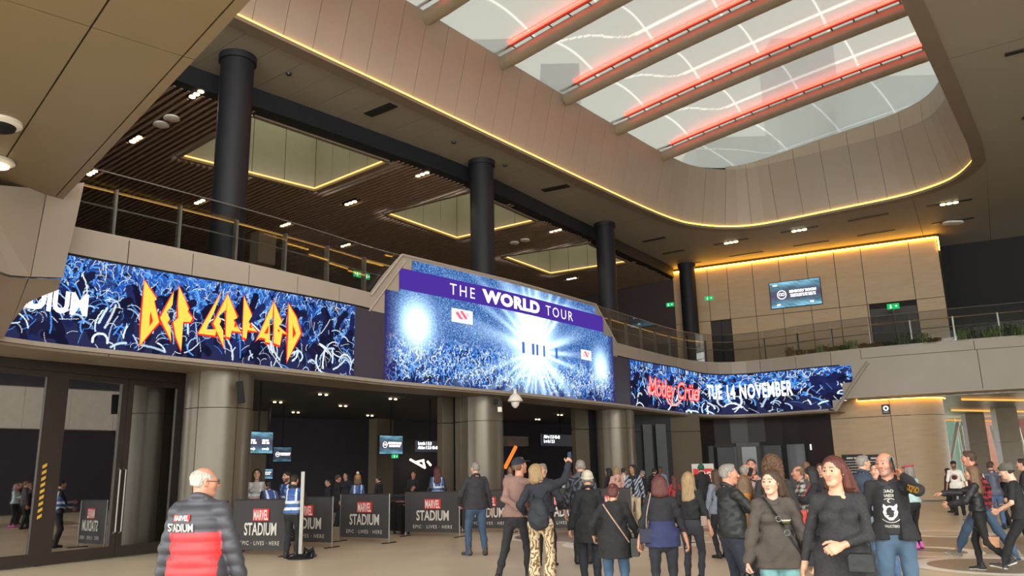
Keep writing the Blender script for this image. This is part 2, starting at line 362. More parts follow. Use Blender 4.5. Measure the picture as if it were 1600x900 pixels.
def stage(w, h):
    g = np.random.default_rng(5); img = np.zeros((h, w, 3)); img[:] = (0.02, 0.03, 0.12)
    A, B, D, N = (0.8, 0.92, 1.0), (0.10, 0.36, 0.95), (0.02, 0.10, 0.5), (0.012, 0.012, 0.05)
    img += np.clip((np.linspace(0, 1, h)[:, None, None]-0.1)*2.2, 0, 1)*np.array([0.02, 0.12, 0.5])
    stroke_layer(img, w*2, 0.0, .5, .03, .08, 1, [N, D, N], 11); stroke_layer(img, w*4, 0.08, .5, .02, .05, 0, [B, D, A, B], 12)
    stroke_layer(img, int(w*1.3), 0.0, .36, .04, .10, 0, [B, A, B, (.4, .6, 1)], 13); stroke_layer(img, int(w*.3), 0.0, .25, .05, .12, 0, [A, (.4, .6, 1)], 14)
    yy = np.linspace(0, 1, h)[:, None]*np.ones((1, w)); xx = np.linspace(0, 1, w)[None]*np.ones((h, 1)); asp = w/h
    up = np.clip((yy-0.30)/0.12, 0, 1)
    up *= np.where(True, 1, 0)
    sp = g.random((h, w))**3
    far = np.stack([0.01+0.22*sp, 0.05+0.42*sp, 0.24+0.55*sp], -1)
    img = img*(1-up[..., None])+far*up[..., None]
    def glow(cx, cy, r, p=2.0):
        d = np.hypot((xx-cx)*asp, yy-cy)/r; return np.exp(-d**p)
    ang = np.arctan2(yy-0.40, (xx-0.56)*asp); rays = 0.5+0.5*np.sin(ang*23+2*np.sin(ang*7)); rays = rays**2
    G = 2.2*glow(0.55, 0.50, 0.33)+1.1*glow(0.62, 0.48, 0.42)*rays+2.0*glow(0.10, 0.47, 0.17)+1.6*glow(0.915, 0.36, 0.15)+0.5*glow(0.5, 0.5, 0.8)*rays
    G += 1.5*np.exp(-((yy-(0.86-0.0*xx))/0.05)**2)*np.clip((xx-0.33)*4, 0, 1)*np.clip((0.9-xx)*6, 0, 1)
    img += G[..., None]*np.array([0.55, 0.78, 1.0])
    for cx in (0.50, 0.545, 0.565, 0.60, 0.665):                    # performers on the lit stage
        b = (np.abs(xx-cx)*asp < 0.022) & (yy > 0.36) & (yy < 0.47); img[b] = (0.05, 0.15, 0.5)
    for cx, cy, hw, hh in ((0.255, 0.60, 0.038, 0.06), (0.83, 0.455, 0.03, 0.05)):
        b = (np.abs(xx-cx) < hw) & (np.abs(yy-cy) < hh); img[b] = (0.95, 0.95, 1.0)
        b2 = (np.hypot((xx-cx)/hw, (yy-cy-0.01)/hh) < 0.62) & (np.sin(xx*300+yy*90) > -0.4); img[b2] = (0.85, 0.12, 0.2)
    edge = np.clip(xx/0.05, 0, 1)*np.clip((1-xx)/0.04, 0, 1)
    img = img*edge[..., None]+(1-edge[..., None])*np.array([0.03, 0.02, 0.12])
    return np.clip(img, 0, 1.4)
def led_grid(name, img, s0, s1, z0, z1, parent, m, box=None, off=0.03):
    """lit face following the path; img spans box=(sa,sb,za,zb) or, by default, the face itself"""
    h, w, _ = img.shape
    if box is None: nx, ny = w, h
    else: nx = max(2, int(w*(s1-s0)/(box[1]-box[0]))); ny = max(2, int(h*(z1(s0)-z0(s0))/(box[3]-box[2])))
    ss = np.linspace(s0, s1, nx); P = np.array([BP.at(s)+BP.nor(s)*off for s in ss])
    za = np.array([z0(s) for s in ss]); zc = np.array([z1(s) for s in ss]); t = np.linspace(0, 1, ny)
    Z = za[None]+(zc-za)[None]*t[:, None]
    V = np.stack([np.broadcast_to(P[:, 0], Z.shape), np.broadcast_to(P[:, 1], Z.shape), Z], -1).reshape(-1, 3)
    if box is None: C = img.reshape(-1, 3)
    else:
        xi = np.clip(((ss-box[0])/(box[1]-box[0])*(w-1)).astype(int), 0, w-1); yi = np.clip(((Z-box[2])/(box[3]-box[2])*(h-1)).astype(int), 0, h-1)
        C = img[yi, xi[None]].reshape(-1, 3)
    i = (np.arange(ny-1)[:, None]*nx+np.arange(nx-1)[None]).ravel()
    return mesh_obj(name, V, np.stack([i, i+1, i+nx+1, i+nx], -1), m, parent, cols=C)
M['ledscr'] = attr_mat('led_screen', 0.95)
M['ledoff'] = mat('led_unlit', (62, 58, 72), 0.4)
def band_shapes(name, polys, off, m, parent, thick=0.0):
    """flat print on the screen: polygons of (s, z)"""
    mb = MB()
    for q in polys:
        mb.add([P3(a, b, off) for a, b in q], [tuple(range(len(q)))])
    return mb.build(name, m, parent)
def band_text(name, txt, m, parent, s, z, off=0.05, **kw):
    V, Fc = text_mesh(txt, **kw); return mesh_obj(name, [P3(s+v[0], z+v[1], off) for v in V], Fc, m, parent)
M['lwhite'] = emit('lit_white', (255, 255, 255), 1.6); M['lyellow'] = emit('lit_yellow', (255, 176, 70), 1.35); M['lred'] = emit('lit_red', (230, 50, 40), 1.0)
M['lpurple'] = emit('lit_purple', (74, 48, 150), 0.85); M['lpink'] = emit('lit_pink', (255, 150, 150), 1.2); M['lpale'] = emit('lit_pale', (236, 232, 250), 1.1)

def band_fit(name, txt, m, parent, x0, x1, y, z, h, off=0.05, bold=0.0, space=1.0, shear=0.0):
    V, Fc = text_mesh(txt, bold=bold, space=space, shear=shear); a, b_ = V[:, 0].min(), V[:, 0].max(); s0, s1 = S(x0, y), S(x1, y)
    return mesh_obj(name, [P3(s0+(v[0]-a)/(b_-a)*(s1-s0), z+v[1]/0.72*h, off) for v in V], Fc, m, parent)
# left ribbon
sA, sB = S(20, 500), S(553, 520)
rl = empty('ribbon_screen', P3(sA, 4.4), label='long lit ribbon screen with yellow jagged band lettering over a blue crowd', cat='screen')
def local(o, parent):                                               # keep world coordinates under a moved parent
    o.matrix_parent_inverse = Matrix.Translation(-Vector(parent.location)); return o
rl.location = (0, 0, 0)
mb = MB(); strip(mb, sA-1.5, sC0, lambda s: zb(s), lambda s: zt(s), -0.06, 0.0, n=60); mb.build('cabinet', M['ledoff'], rl)
led_grid('display_panel', crowd(900, 176, 3), sA-1.2, sB, lambda s: zb(s)+0.01, lambda s: zt(s)-0.01, rl, M['ledscr'])
CX, CY, CS = 40.0, 390.0, 520/1600.0
def crop_poly(pts, dx=0, dy=0): return [BP.hit(CX+(x+dx)*CS, CY+(y+dy)*CS) for x, y in pts]
letters = [[(566, 150), (625, 240), (612, 250), (636, 350), (600, 392), (543, 462), (552, 330)], [(706, 205), (700, 268), (672, 300), (688, 335), (676, 352), (690, 378), (694, 442), (640, 330)], [(732, 178), (762, 245), (778, 290), (772, 298), (796, 330), (786, 350), (752, 348), (742, 486), (716, 420), (704, 350), (728, 330), (726, 260)],
           [(934, 205), (905, 290), (862, 385), (912, 385), (905, 415), (823, 404)], [(966, 215), (958, 290), (922, 320), (934, 345), (926, 360), (944, 392), (946, 470), (896, 355)], [(966, 215), (1012, 330), (992, 340), (1030, 398), (984, 392), (978, 424), (956, 420), (958, 320)], [(1044, 226), (1082, 320), (1064, 350), (1106, 395), (1060, 388), (1056, 428), (1036, 424)],
           [(1186, 252), (1180, 330), (1166, 340), (1168, 450), (1146, 446), (1144, 428), (1120, 424), (1102, 440)], [(1188, 252), (1226, 350), (1210, 370), (1252, 408), (1226, 402), (1216, 462), (1186, 450)], [(1258, 262), (1296, 330), (1316, 405), (1282, 470), (1250, 540), (1256, 400)]]
holes = [[(594, 300), (606, 345), (588, 372), (590, 320)], [(1000, 345), (1008, 372), (994, 375)], [(1072, 356), (1082, 378), (1068, 378)], [(1160, 365), (1158, 405), (1138, 405)], [(1206, 380), (1216, 395), (1204, 398)], [(1276, 360), (1292, 405), (1276, 430)]]
def grow(q, f):
    c = np.mean(q, axis=0); out = []
    for p in q:
        d = np.array(p)-c; out.append(tuple(c+d*(1+f/np.linalg.norm(d))))
    return out
for q in letters:
    band_shapes('logo_outline', [crop_poly(grow(q, 10))], 0.045, M['lred'], rl); band_shapes('logo_letter', [crop_poly(q)], 0.055, M['lyellow'], rl)
for q in holes: band_shapes('letter_counter', [crop_poly(q)], 0.065, M['lred'], rl)
s_t, z_t = BP.hit(92, 486); z_t2 = Zh(92, 452)
band_text('lettering', 'STADIUM', M['lwhite'], rl, S(137, 480), z_t-0.02, size=(z_t2-z_t)*1.36, bold=0.025, xs=0.80, align='RIGHT')

# centre screen with its raised surround
sb0, sb1, st0, st1 = S(623, 440), S(941, 510), S(643, 420), S(929, 490)
zB0 = (Zh(623, 452)+Zh(941, 519))/2; zB1 = (Zh(623, 421)+Zh(940, 493))/2; zT = (Zh(643, 406.5)+Zh(929, 480))/2
zM0 = (Zh(600, 452)+Zh(957, 527))/2
cs = empty('concert_screen', label='tall lit centre screen with purple tour banner above a blue stage crowd', cat='screen')
mb = MB(); ztop = zT+0.10
us = [pk0-0.05, S(600, 430), S(627, 403), S(930, 478), pk1+0.05]; uz = [ZP-0.1, Zh(600, 430), ztop, ztop, ZP-0.1]
strip(mb, us[0], us[-1], ZP-0.12, lambda s: max(ZP-0.1, float(np.interp(s, us, uz))), -0.10, 0.012, n=60); strip(mb, us[0], sC0, lambda s: zt(s)-.02, ZP-0.12, 0.003, 0.012); strip(mb, sC1, us[-1], lambda s: zt(s)-.02, ZP-0.12, 0.003, 0.012); strip(mb, sC0-.05, sC1+.05, zM0-.3, ZP-.12, -.02, .012, n=30); mb.build('surround', M['fascia'], cs)
mb = MB()
for a, b, c, d in [(us[0], us[2], uz[0], ztop), (us[2], us[3], ztop, ztop), (us[3], us[4], ztop, uz[4])]:
    pa, pb = P3(a, c, 0.03), P3(b, d, 0.03); mb.tube([pa, (pa+pb)/2 if b-a < 4 else P3((a+b)/2, (c+d)/2, 0.03), pb], 0.045, 6)
mb.tube([P3(*BP.hit(576, 486), 0.025), P3(*BP.hit(633, 408), 0.025)], 0.03, 5)
mb.build('edge_trim', M['fascia'], cs)
IM = stage(720, 190); bx = (sC0, sC1, zb(sC0), zT)
mb = MB(); strip(mb, sC0, sC1, lambda s: zb(s), zM0, -0.08, 0.03); strip(mb, sb0, sb1, zM0-0.05, zB1, -0.08, 0.03); strip(mb, st0, st1, zB1-0.02, zT, -0.08, 0.03); mb.build('cabinet', M['ledoff'], cs)
led_grid('display_panel', IM, sC0, sC1, lambda s: zb(s)+0.01, lambda s: zM0, cs, M['ledscr'], bx, 0.04)
led_grid('display_panel', IM, sb0, sb1, lambda s: zM0, lambda s: zB0, cs, M['ledscr'], bx, 0.04) if zB0 > zM0+0.05 else None
led_grid('display_panel', IM, st0, st1, lambda s: zB1, lambda s: zT, cs, M['ledscr'], bx, 0.04)
mb = MB(); strip(mb, sb0, sb1, zB0, zB1, 0.03, 0.045, n=24); mb.build('banner_strip', M['lpurple'], cs)
hb = zB1-zB0; zt0 = zB0+hb*0.22
sw = S(795, 478)
band_fit('lettering', 'THE', M['lpale'], cs, 701, 740, 462, zt0, hb*.58, .06, space=1.35)
band_fit('lettering', 'WORLD', M['lwhite'], cs, 752, 841, 478, zt0-.01, hb*.62, .06, bold=0.05, space=1.1)
band_fit('lettering', 'TOUR', M['lpale'], cs, 851, 893, 495, zt0, hb*.58, .06, space=1.3)

# right ribbon
rr = empty('ribbon_screen', label='short curved ribbon screen with pink script and a November date over a crowd', cat='screen')
s0r, s1r, s2r, s3r = S(985, 600), S(1299, 610), S(1316, 600), S(1332, 590)
z1r, z2r = Zh(1306, 625), Zh(1324, 598)
mb = MB(); strip(mb, sC1, s1r, lambda s: zb(s), lambda s: zt(s), -0.06, -0.005, n=90); mb.build('cabinet', M['ledoff'], rr)
IR = crowd(560, 120, 77, 0.25); bxr = (s0r, s3r, 4.24, zt(s3r))
led_grid('display_panel', IR, s0r, s1r, lambda s: zb(s)+0.01, lambda s: zt(s)-0.01, rr, M['ledscr'], bxr)
led_grid('display_panel', IR, s1r, s2r, lambda s: z1r, lambda s: zt(s)-0.01, rr, M['ledscr'], bxr)
led_grid('display_panel', IR, s2r, s3r, lambda s: z2r, lambda s: zt(s)-0.01, rr, M['ledscr'], bxr)
mb = MB(); q = [(1298, 640), (1310, 640), (1356, 566), (1333, 568), (1300, 575)]
mb.prism([P3(*BP.hit(x, y), 0.0) for x, y in q], np.array([*(BP.nor(s1r)*0.02), 0])); mb.build('surround', M['fascia'], rr)
mb = MB(); mb.tube([P3(*BP.hit(1306, 642), 0.05), P3(*BP.hit(1330, 604), 0.05), P3(*BP.hit(1356, 566), 0.05)], 0.09, 6); mb.build('edge_trim', M['fascia'], rr)
zl = Zh(1170, 622); hl = Zh(1170, 600)-zl
band_fit('lettering', 'TUE 14 NOVEMBER', M['lwhite'], rr, 1104, 1240, 615, zl, hl, bold=0.03, space=1.12)
zm = Zh(1050, 622); hm = Zh(1050, 590)-zm
band_fit('script_outline', 'Mötley Crüe', M['lred'], rr, 1011, 1091, 605, zm, hm*.86, .045, bold=0.045, shear=0.2, space=0.92)
band_fit('script_lettering', 'Mötley Crüe', M['lpink'], rr, 1012, 1090, 605, zm, hm*.86, .055, bold=0.0, shear=0.2, space=0.92)
for q in ([(1012, 604), (1011, 612), (1016, 616), (1022, 610)], [(1040, 622), (1044, 632), (1053, 634), (1062, 626)], [(1080, 616), (1087, 628), (1091, 618), (1090, 606)]):
    MB().tube([P3(*BP.hit(x, y), 0.05) for x, y in chaikin(q, 2)], 0.045, 5).build('script_swash', M['lpink'], rr)
# ------------------------------------------------------------------ left canopy: flat panelled soffit and its end wall
ZC = 7.3
e0, e1 = at_z(305, 94, ZC)[:2], at_z(99, 312, ZC)[:2]; ed = (e1-e0)/np.linalg.norm(e1-e0); eg = np.array([-ed[1], ed[0]])
eg = eg if eg[0] < 0 else -eg
dB = (at_z(286, 88, ZC)[:2]-e0)@eg; dA = (at_z(144, 40, ZC)[:2]-e0)@eg
tD, tE = np.linalg.norm(e1-e0), (at_z(83, 333, ZC)[:2]-e0)@ed
can = empty('ceiling_1', kind=ST, label='low olive-beige panelled canopy soffit over the doors')
ts = [-14.0, -9.6, -5.0, 0.0, tD, tE]; ds = [0.0, dB, dA, dA+(dA-dB), dA+2*(dA-dB), dA+3*(dA-dB)]
for i in range(5):
    for j in range(5):
        g = 0.012; a, b, c, d = ts[i]+g, ts[i+1]-g, ds[j]+g, ds[j+1]-g
        q = [e0+ed*a+eg*c, e0+ed*b+eg*c, e0+ed*b+eg*d, e0+ed*a+eg*d]
        MB().prism([v3(p, ZC) for p in q], (0, 0, 0.05)).build('panel', M['canopy'], can)
q = [e0+ed*ts[0], e0+ed*ts[-1], e0+ed*ts[-1]+eg*ds[-1], e0+ed*ts[0]+eg*ds[-1]]
MB().prism([v3(p, ZC+0.04) for p in q], (0, 0, 0.5)).build('deck', M['backing'], can)
wl = empty('wall_left', kind=ST, label='beige panelled wall end below the left canopy')
def wall_piece(px, off, th, m, name='panel'):
    q = [P3(*BP.hit(x, y), off) for x, y in px]; n = BP.nor(S(60, 400)); MB().prism(q, v3(n*th)).build(name, M[m], wl)
wall_piece([(33, 435.5), (84, 437), (93, 397), (105, 350), (118.5, 290), (60, 300)], 0.12, 0.2, 'fascia')
wall_piece([(-40, 420), (-60, 290), (58, 300), (31.5, 435.5), (0, 433)], 0.12, 0.2, 'fascia')
wall_piece([(33, 437.5), (84, 439), (79, 456), (52, 466), (30, 476), (5, 506)], 0.10, 0.16, 'brown')  # darker colour on both lower pieces paints in the shade of a sloping face
wall_piece([(-40, 424), (0, 435), (31, 437.5), (4, 507), (-8, 530), (-60, 540)], 0.10, 0.16, 'brown')
# ------------------------------------------------------------------ lower left glazed doors
D0, D1 = at_z(68, 884, 0)[:2], at_z(264, 862, 0)[:2]; dd = (D1-D0)/np.linalg.norm(D1-D0); dn = np.array([dd[1], -dd[0]])
def dpt(px, py):
    p = on_line(px, py, D0, D1); return (p[:2]-D0)@dd, p[2]
def dP(t, z, o=0.0): return v3(D0+dd*t+dn*o, z)
def rect(mb, t0, t1, z0, z1, o0=-0.04, o1=0.04):
    return mb.prism([dP(t0, z0, o0), dP(t1, z0, o0), dP(t1, z1, o0), dP(t0, z1, o0)], v3(dn*(o1-o0)))
zHead = dpt(150, 596)[1]; zTop = 4.36
def leaf(name, ta, tb, ia, ib, label, handle=None, hz=None):
    d = empty(name, kind=ST, label=label)
    for nm, a, b, c, e in (('stile', ta, ia, 0.02, zHead+0.12), ('stile', ib, tb, 0.02, zHead+0.12), ('bottom_rail', ia, ib, 0.02, 0.26), ('top_rail', ia, ib, zHead, zHead+0.12)):
        rect(MB(), a, b, c, e).build(nm, M['doorframe'], d)
    rect(MB(), ia, ib, 0.26, zHead, -0.012, 0.0).build('pane', M['doorglass'], d)
    if handle is not None:
        MB().tube([dP(handle, 0.55, 0.04), dP(handle, 0.57, 0.10), dP(handle, 1.95, 0.10), dP(handle, 1.97, 0.04)], 0.022, 8).build('handle', M['steel'], d)
    if hz is not None:
        h = MB()
        for k in range(9): h.prism([dP(hz, 0.95+k*0.13, 0.045), dP(hz+0.09, 1.0+k*0.13, 0.045), dP(hz+0.09, 1.065+k*0.13, 0.045), dP(hz, 1.015+k*0.13, 0.045)], v3(dn*0.004))
        h.build('hazard_strip', mat('hazard_yellow', (214, 170, 60), 0.5), d)
    return d
t = {k: dpt(*v)[0] for k, v in dict(l0=(-70, 740), l1=(56, 740), m0=(72, 740), m1=(93, 740), p1=(178, 740), q0=(197, 740), q1=(266, 740), r=(284, 740), s0=(186, 740), x=(62, 740)).items()}
leaf('door_1', t['l0']-2.2, t['l1']+.22, t['l0']-2.0, t['l1'], 'dark framed glass leaf at the far end of the door row', hz=t['x']+0.02)
leaf('door_2', t['m0'], t['s0']+.02, t['m1']-.02, t['p1'], 'dark framed glass door leaf beside the yellow hazard strip', handle=t['p1']+0.09)
leaf('door_3', t['s0']+.03, t['r'], t['q0'], t['q1'], 'dark framed glass door leaf next to the clad column', handle=t['q0']-0.08)
hd = empty('trim_2', kind=ST, label='dark header over the glazed doors')
rect(MB(), t['l0']-2.2, t['r']+0.1, zHead+0.13, zTop, -0.1, 0.03).build('header_panel', M['doorframe'], hd)
rect(MB(), t['r']+0.02, t['r']+0.16, 0.0, zTop, -0.1, 0.05).build('jamb', M['doorframe'], hd)
rect(MB(), t['l1']+.24, t['m0']-0.02, 0.0, zHead+.12, -0.1, 0.0).build('jamb', M['black'], hd)
# ------------------------------------------------------------------ lower clad columns
def arc_panel(c, r, a0, a1, z0, z1, th=0.03, n=8):
    V = []
    for i in range(n+1):
        a = a0+(a1-a0)*i/n
        for rr, z in ((r, z0), (r, z1), (r-th, z1), (r-th, z0)): V.append((c[0]+rr*math.cos(a), c[1]+rr*math.sin(a), z))
    Fc = [(4*i+k, 4*i+(k+1) % 4, 4*i+4+(k+1) % 4, 4*i+4+k) for i in range(n) for k in range(4)] + [(3, 2, 1, 0), (4*n, 4*n+1, 4*n+2, 4*n+3)]
    return V, Fc
def clad_column(px, depth, r, label, joints, zj=3.35, ztop=4.32, extra=None):
    c = at_y(px, 700, depth)[:2]; cam_a = math.atan2(-c[1], -c[0])
    o = empty('column', (c[0], c[1], 0), label=label, cat='column', kind=ST)
    MB().lathe([(r-0.05, 0), (r-0.05, ztop)], n=24).build('core', M['backing'], o)
    aa = [cam_a+j for j in joints]; aa.append(aa[0]+2*math.pi)
    for a0, a1 in zip(aa[:-1], aa[1:]):
        for z0, z1 in ((0.02, zj-0.008), (zj+0.008, ztop)):
            ob = mesh_obj('cladding_panel', *arc_panel((0, 0), r, a0+0.012, a1-0.012, z0, z1, n=max(4, int((a1-a0)*6))), M['clad'], o); smooth_by_angle(ob)
    return o, c
cA, pA = clad_column(338, 19.7, 0.80, 'thick beige clad column with a dark speaker, beside the glazed doors', [-2.2, -0.62, 0.55, 2.0])
cB, pB = clad_column(754, 27.6, 0.72, 'beige clad column between the two open entrances', [-2.4, -0.75, 0.95, 2.2], zj=Zh(754, 659) if False else 3.4)
cC, pC = clad_column(963, 34.6, 0.84, 'beige clad column at the end of the barrier line', [-2.2, -0.7, 0.6, 2.0], zj=3.4)
def pier(x0, x1, depth, m, name, label, z1=4.3, th=0.3):
    a, b = at_y(x0, 700, depth), at_y(x1, 700, depth+0.3); d = b-a; n = np.array([d[1], -d[0], 0]); n = -n/np.linalg.norm(n)*th
    q = [np.array([a[0], a[1], 0]), np.array([b[0], b[1], 0])]
    o = empty(name, kind=ST, label=label, cat='pier')
    for z0, zz in ((0.0, 3.38), (3.41, z1)):
        MB().prism([q[0]+[0, 0, z0], q[1]+[0, 0, z0], q[1]+[0, 0, zz], q[0]+[0, 0, zz]], n).build('cladding_panel', M[m], o)
pier(691, 709, 27.6, 'clad', 'trim_3', 'narrow beige pier left of the middle column'); pier(709, 719, 27.9, 'black', 'trim_4', 'dark sliding door pocket beside the middle column')
pier(719, 738, 27.3, 'clad', 'trim_5', 'flat cladding attached to the middle column')
pier(900, 921, 33.9, 'clad', 'trim_6', 'narrow beige pier before the end column'); pier(921, 933, 34.2, 'black', 'trim_7', 'dark sliding door pocket beside the end column')
pier(1049, 1096, 38.2, 'clad', 'trim_8', 'beige wall bay between the glass screen and dark doors', z1=4.25); 
pier(993, 1050, 37.2, 'black', 'trim_9', 'dark framed glazed screen beside the end column')
for x0, x1 in ((1006, 1020), (1026, 1042)):
    a, b = at_y(x0, 700, 37.0), at_y(x1, 700, 37.1)
    MB().prism([(a[0], a[1], .2), (b[0], b[1], .2), (b[0], b[1], 3.7), (a[0], a[1], 3.7)], (0, -0.02, 0)).build('window_1' if x0 == 1006 else 'window_2', M['glassgrey']).__setitem__('kind', ST)
# ------------------------------------------------------------------ interior of the lower concourse
IN = offset_path(BP, -17.0)
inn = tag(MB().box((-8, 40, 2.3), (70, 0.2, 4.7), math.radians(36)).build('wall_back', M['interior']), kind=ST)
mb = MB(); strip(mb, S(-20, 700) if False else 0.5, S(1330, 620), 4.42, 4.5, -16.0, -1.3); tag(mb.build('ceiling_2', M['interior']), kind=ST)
def at_off(px, py, off):
    """point on the wall that runs OFF metres behind the ribbon"""
    P = offset_path(BP, -off); s, z = P.hit(px, py); p = P.at(s); return np.array([p[0], p[1], z]), P.tan(s), P.nor(s)
def slab_at(px0, py0, px1, py1, off, th, m, name, parent=None, label=None, cat=None, **kw):
    a, tn, n = at_off((px0+px1)/2, (py0+py1)/2, off); dist = np.linalg.norm(a[:2])
    l = on_line(px0, (py0+py1)/2, a[:2], a[:2]+tn); r = on_line(px1, (py0+py1)/2, a[:2], a[:2]+tn); w = np.linalg.norm(r[:2]-l[:2])
    zt_, zb_ = on_line((px0+px1)/2, py0, a[:2], a[:2]+tn)[2], on_line((px0+px1)/2, py1, a[:2], a[:2]+tn)[2]
    c = (l+r)/2
    o = MB().box((0, 0, 0), (w, th, zt_-zb_)).build(name, m if not isinstance(m, str) else M[m], parent)
    o.location = (c[0], c[1], (zt_+zb_)/2); o.rotation_euler = (0, 0, math.atan2(tn[1], tn[0]))
    if label: tag(o, label, cat, **kw)
    return o, w, zt_-zb_
slab_at(582, 655, 608, 790, 9, 0.5, 'clad', 'column', label='square grey pillar inside the dark concourse', cat='column', kind=ST)
slab_at(386, 643, 409, 790, 7, 0.5, 'clad', 'column', label='brown pillar inside behind the first clad column', cat='column', kind=ST)
slab_at(480, 690, 640, 720, 15, 0.6, mat('bulkhead', (84, 76, 72), .7), 'trim_10', label='grey shopfront bulkhead deep inside the concourse', cat='bulkhead', kind=ST)
slab_at(788, 682, 821, 697, 10, 0.4, 'brown', 'trim_11', label='small tan bulkhead behind the middle column', cat='bulkhead', kind=ST)
slab_at(790, 697, 822, 790, 11, 0.3, mat('shop_blue', (40, 44, 74), .7), 'trim_12', label='dark blue wall bay behind the middle column', cat='wall bay', kind=ST)
a, tn, n = at_off(798, 715, 9.6)
MB().tube([at_off(789, 731, 9.6)[0], at_off(806, 698, 9.6)[0]], 0.10, 6).build('light_tube', emit('lit_orange', (255, 130, 50), 0.9)).__setitem__('label', 'slanted orange light bar behind the middle column')
bpy.data.objects['light_tube']['category'] = 'light'
ns = empty('sculpture_light', label='white zigzag neon light deep inside the entrance', cat='light')
for q in ([(641, 718), (664, 731)], [(664, 731), (661, 720)], [(650, 722), (662, 719)], [(668, 721), (673, 727)]):
    MB().tube([at_off(x, y, 12)[0] for x, y in q], 0.05, 6).build('tube', emit('neon', (255, 225, 190), 4), ns)
def lamp_light(x, y, z, w):
    d = bpy.data.lights.new('lamp_light', 'SPOT'); d.energy = w; d.color = (1, .84, .62); d.spot_size = 2.3; d.spot_blend = .6; d.shadow_soft_size = .15
    o = bpy.data.objects.new('lamp_light', d); COL.objects.link(o); o.location = (x, y, z)
# inside downlights: pairs of small lamps in the black ceiling
for k, (px, py) in enumerate([(505, 616), (434, 628), (536, 634), (462, 644), (578, 649), (614, 623), (518, 669), (452, 675), (700, 640), (840, 655), (875, 648), (625, 666), (524, 690), (550, 691)]):
    d = at_z(px, py, 4.39) if k < 12 else at_off(px, py, 14.6)[0]
    o = empty('downlight', d, label='twin recessed downlights in the black concourse ceiling', cat='light', group='downlights in the black concourse ceiling')
    if k < 12: lamp_light(d[0], d[1], d[2]-.06, 35)
    for j in (-1, 1):
        MB().lathe([(0.05, 0.0), (0.05, -0.03)], (j*0.13*U2[0], j*0.13*U2[1], 0), 10).build('lamp', M['lamp'] if k < 12 else M['lamp'], o)
# ------------------------------------------------------------------ lower right wall, dark doors, rounded corner
wr = empty('wall_right', kind=ST, label='beige panelled wall with a rounded corner under the right balcony')
def lp(s, z): p = LP.at(s); return v3(p, z)
def lstrip(s0, s1, z0, z1, m, name, parent, o0=-0.1, o1=0.0, n=None):
    n = n or max(1, int((s1-s0)/0.8)); V = []
    for i in range(n+1):
        s = s0+(s1-s0)*i/n; p = LP.at(s); q = LP.nor(s)
        V += [v3(p+q*o0, z0), v3(p+q*o1, z0), v3(p+q*o1, z1), v3(p+q*o0, z1)]
    Fc = [(4*i+k, 4*i+(k+1) % 4, 4*i+4+(k+1) % 4, 4*i+4+k) for i in range(n) for k in range(4)] + [(3, 2, 1, 0), (4*n, 4*n+1, 4*n+2, 4*n+3)]
    return mesh_obj(name, V, Fc, m, parent)
H = lambda x, y: LP.hit(x, y)
sd0, sd1 = H(1096, 700)[0], H(1303, 700)[0]; sw1 = H(1397, 690)[0]; sc = H(1424, 700)[0]; zjw = H(1350, 652)[1]
lstrip(sd1, sw1-0.012, 0.0, zjw-0.012, M['wallp'], 'panel', wr); lstrip(sd1, sw1-0.012, zjw+0.012, 4.66, M['wallp'], 'panel', wr)
lstrip(sw1+0.012, sc, 0.08, zjw-0.012, M['wallp'], 'panel', wr); lstrip(sw1+0.012, sc, zjw+0.012, 4.66, M['wallp'], 'panel', wr)
lstrip(sd1, sc, 0.0, 4.64, M['backing'], 'backing', wr, -0.3, -0.06)
pc, tc, nc = LP.at(sc), LP.tan(sc), LP.nor(sc); RC = 1.5; oc = pc-nc*RC; a_s = math.atan2(nc[1], nc[0])
for z0, z1 in ((0.08, zjw-0.012), (zjw+0.012, 4.66)):
    smooth_by_angle(mesh_obj('corner_panel', *arc_panel(oc, RC, a_s, a_s+math.pi/2 if False else a_s+1.75, z0, z1, 0.1, 16), M['wallp'], wr))
ea = a_s+1.75; ep = oc+RC*np.array([math.cos(ea), math.sin(ea)]); et = np.array([-math.sin(ea), math.cos(ea)])
for z0, z1 in ((0.08, zjw-0.012), (zjw+0.012, 4.66)):
    MB().prism([v3(ep, z0), v3(ep+et*12, z0), v3(ep+et*12, z1), v3(ep, z1)], v3(-np.array([math.cos(ea), math.sin(ea)])*0.1)).build('panel', M['wallp'], wr)
# yellow cove light along the head of that wall
cv = empty('cove_light', label='yellow cove light along the head of the rounded wall', cat='light')
pts = [v3(LP.at(s)+LP.nor(s)*0.10, 4.6) for s in np.linspace(H(1336, 600)[0], sc, 10)]+[v3(oc+(RC+0.1)*np.array([math.cos(a), math.sin(a)]), 4.6) for a in np.linspace(a_s, a_s+1.6, 12)]
MB().tube(pts, 0.03, 6).build('strip', emit('cove_yellow', (255, 178, 52), 20), cv)
dw = empty('wall_back_doors', kind=ST); dw.name = 'wall_1'; dw['label'] = 'row of dark doors with grey glass under the right ribbon screen'
lstrip(sd0, sd1, 0.0, 4.3, M['darkdoor'], 'backing', dw, -0.2, -0.03)
for x0, x1, y0, y1 in [(1105, 1116, 697, 760), (1122, 1148, 699, 775), (1157, 1183, 698, 775), (1195, 1222, 696, 775), (1231, 1259, 694, 775)]:
    s0, s1 = H(x0, 720)[0], H(x1, 720)[0]; zz = H((x0+x1)/2, y0)[1]
    lstrip(s0, s1, 0.5, zz, M['glassgrey'], 'pane', dw, -0.03, -0.01); lstrip(s0-.16, s0-0.02, 0.0, zz+0.2, M['black'], 'stile', dw, -0.03, 0.0)
    lstrip(s1+.02, s1+0.16, 0.0, zz+0.2, M['black'], 'stile', dw, -0.03, 0.0); lstrip(s0-.16, s1+.16, zz+0.02, zz+0.2, M['black'], 'rail', dw, -0.03, 0.0)
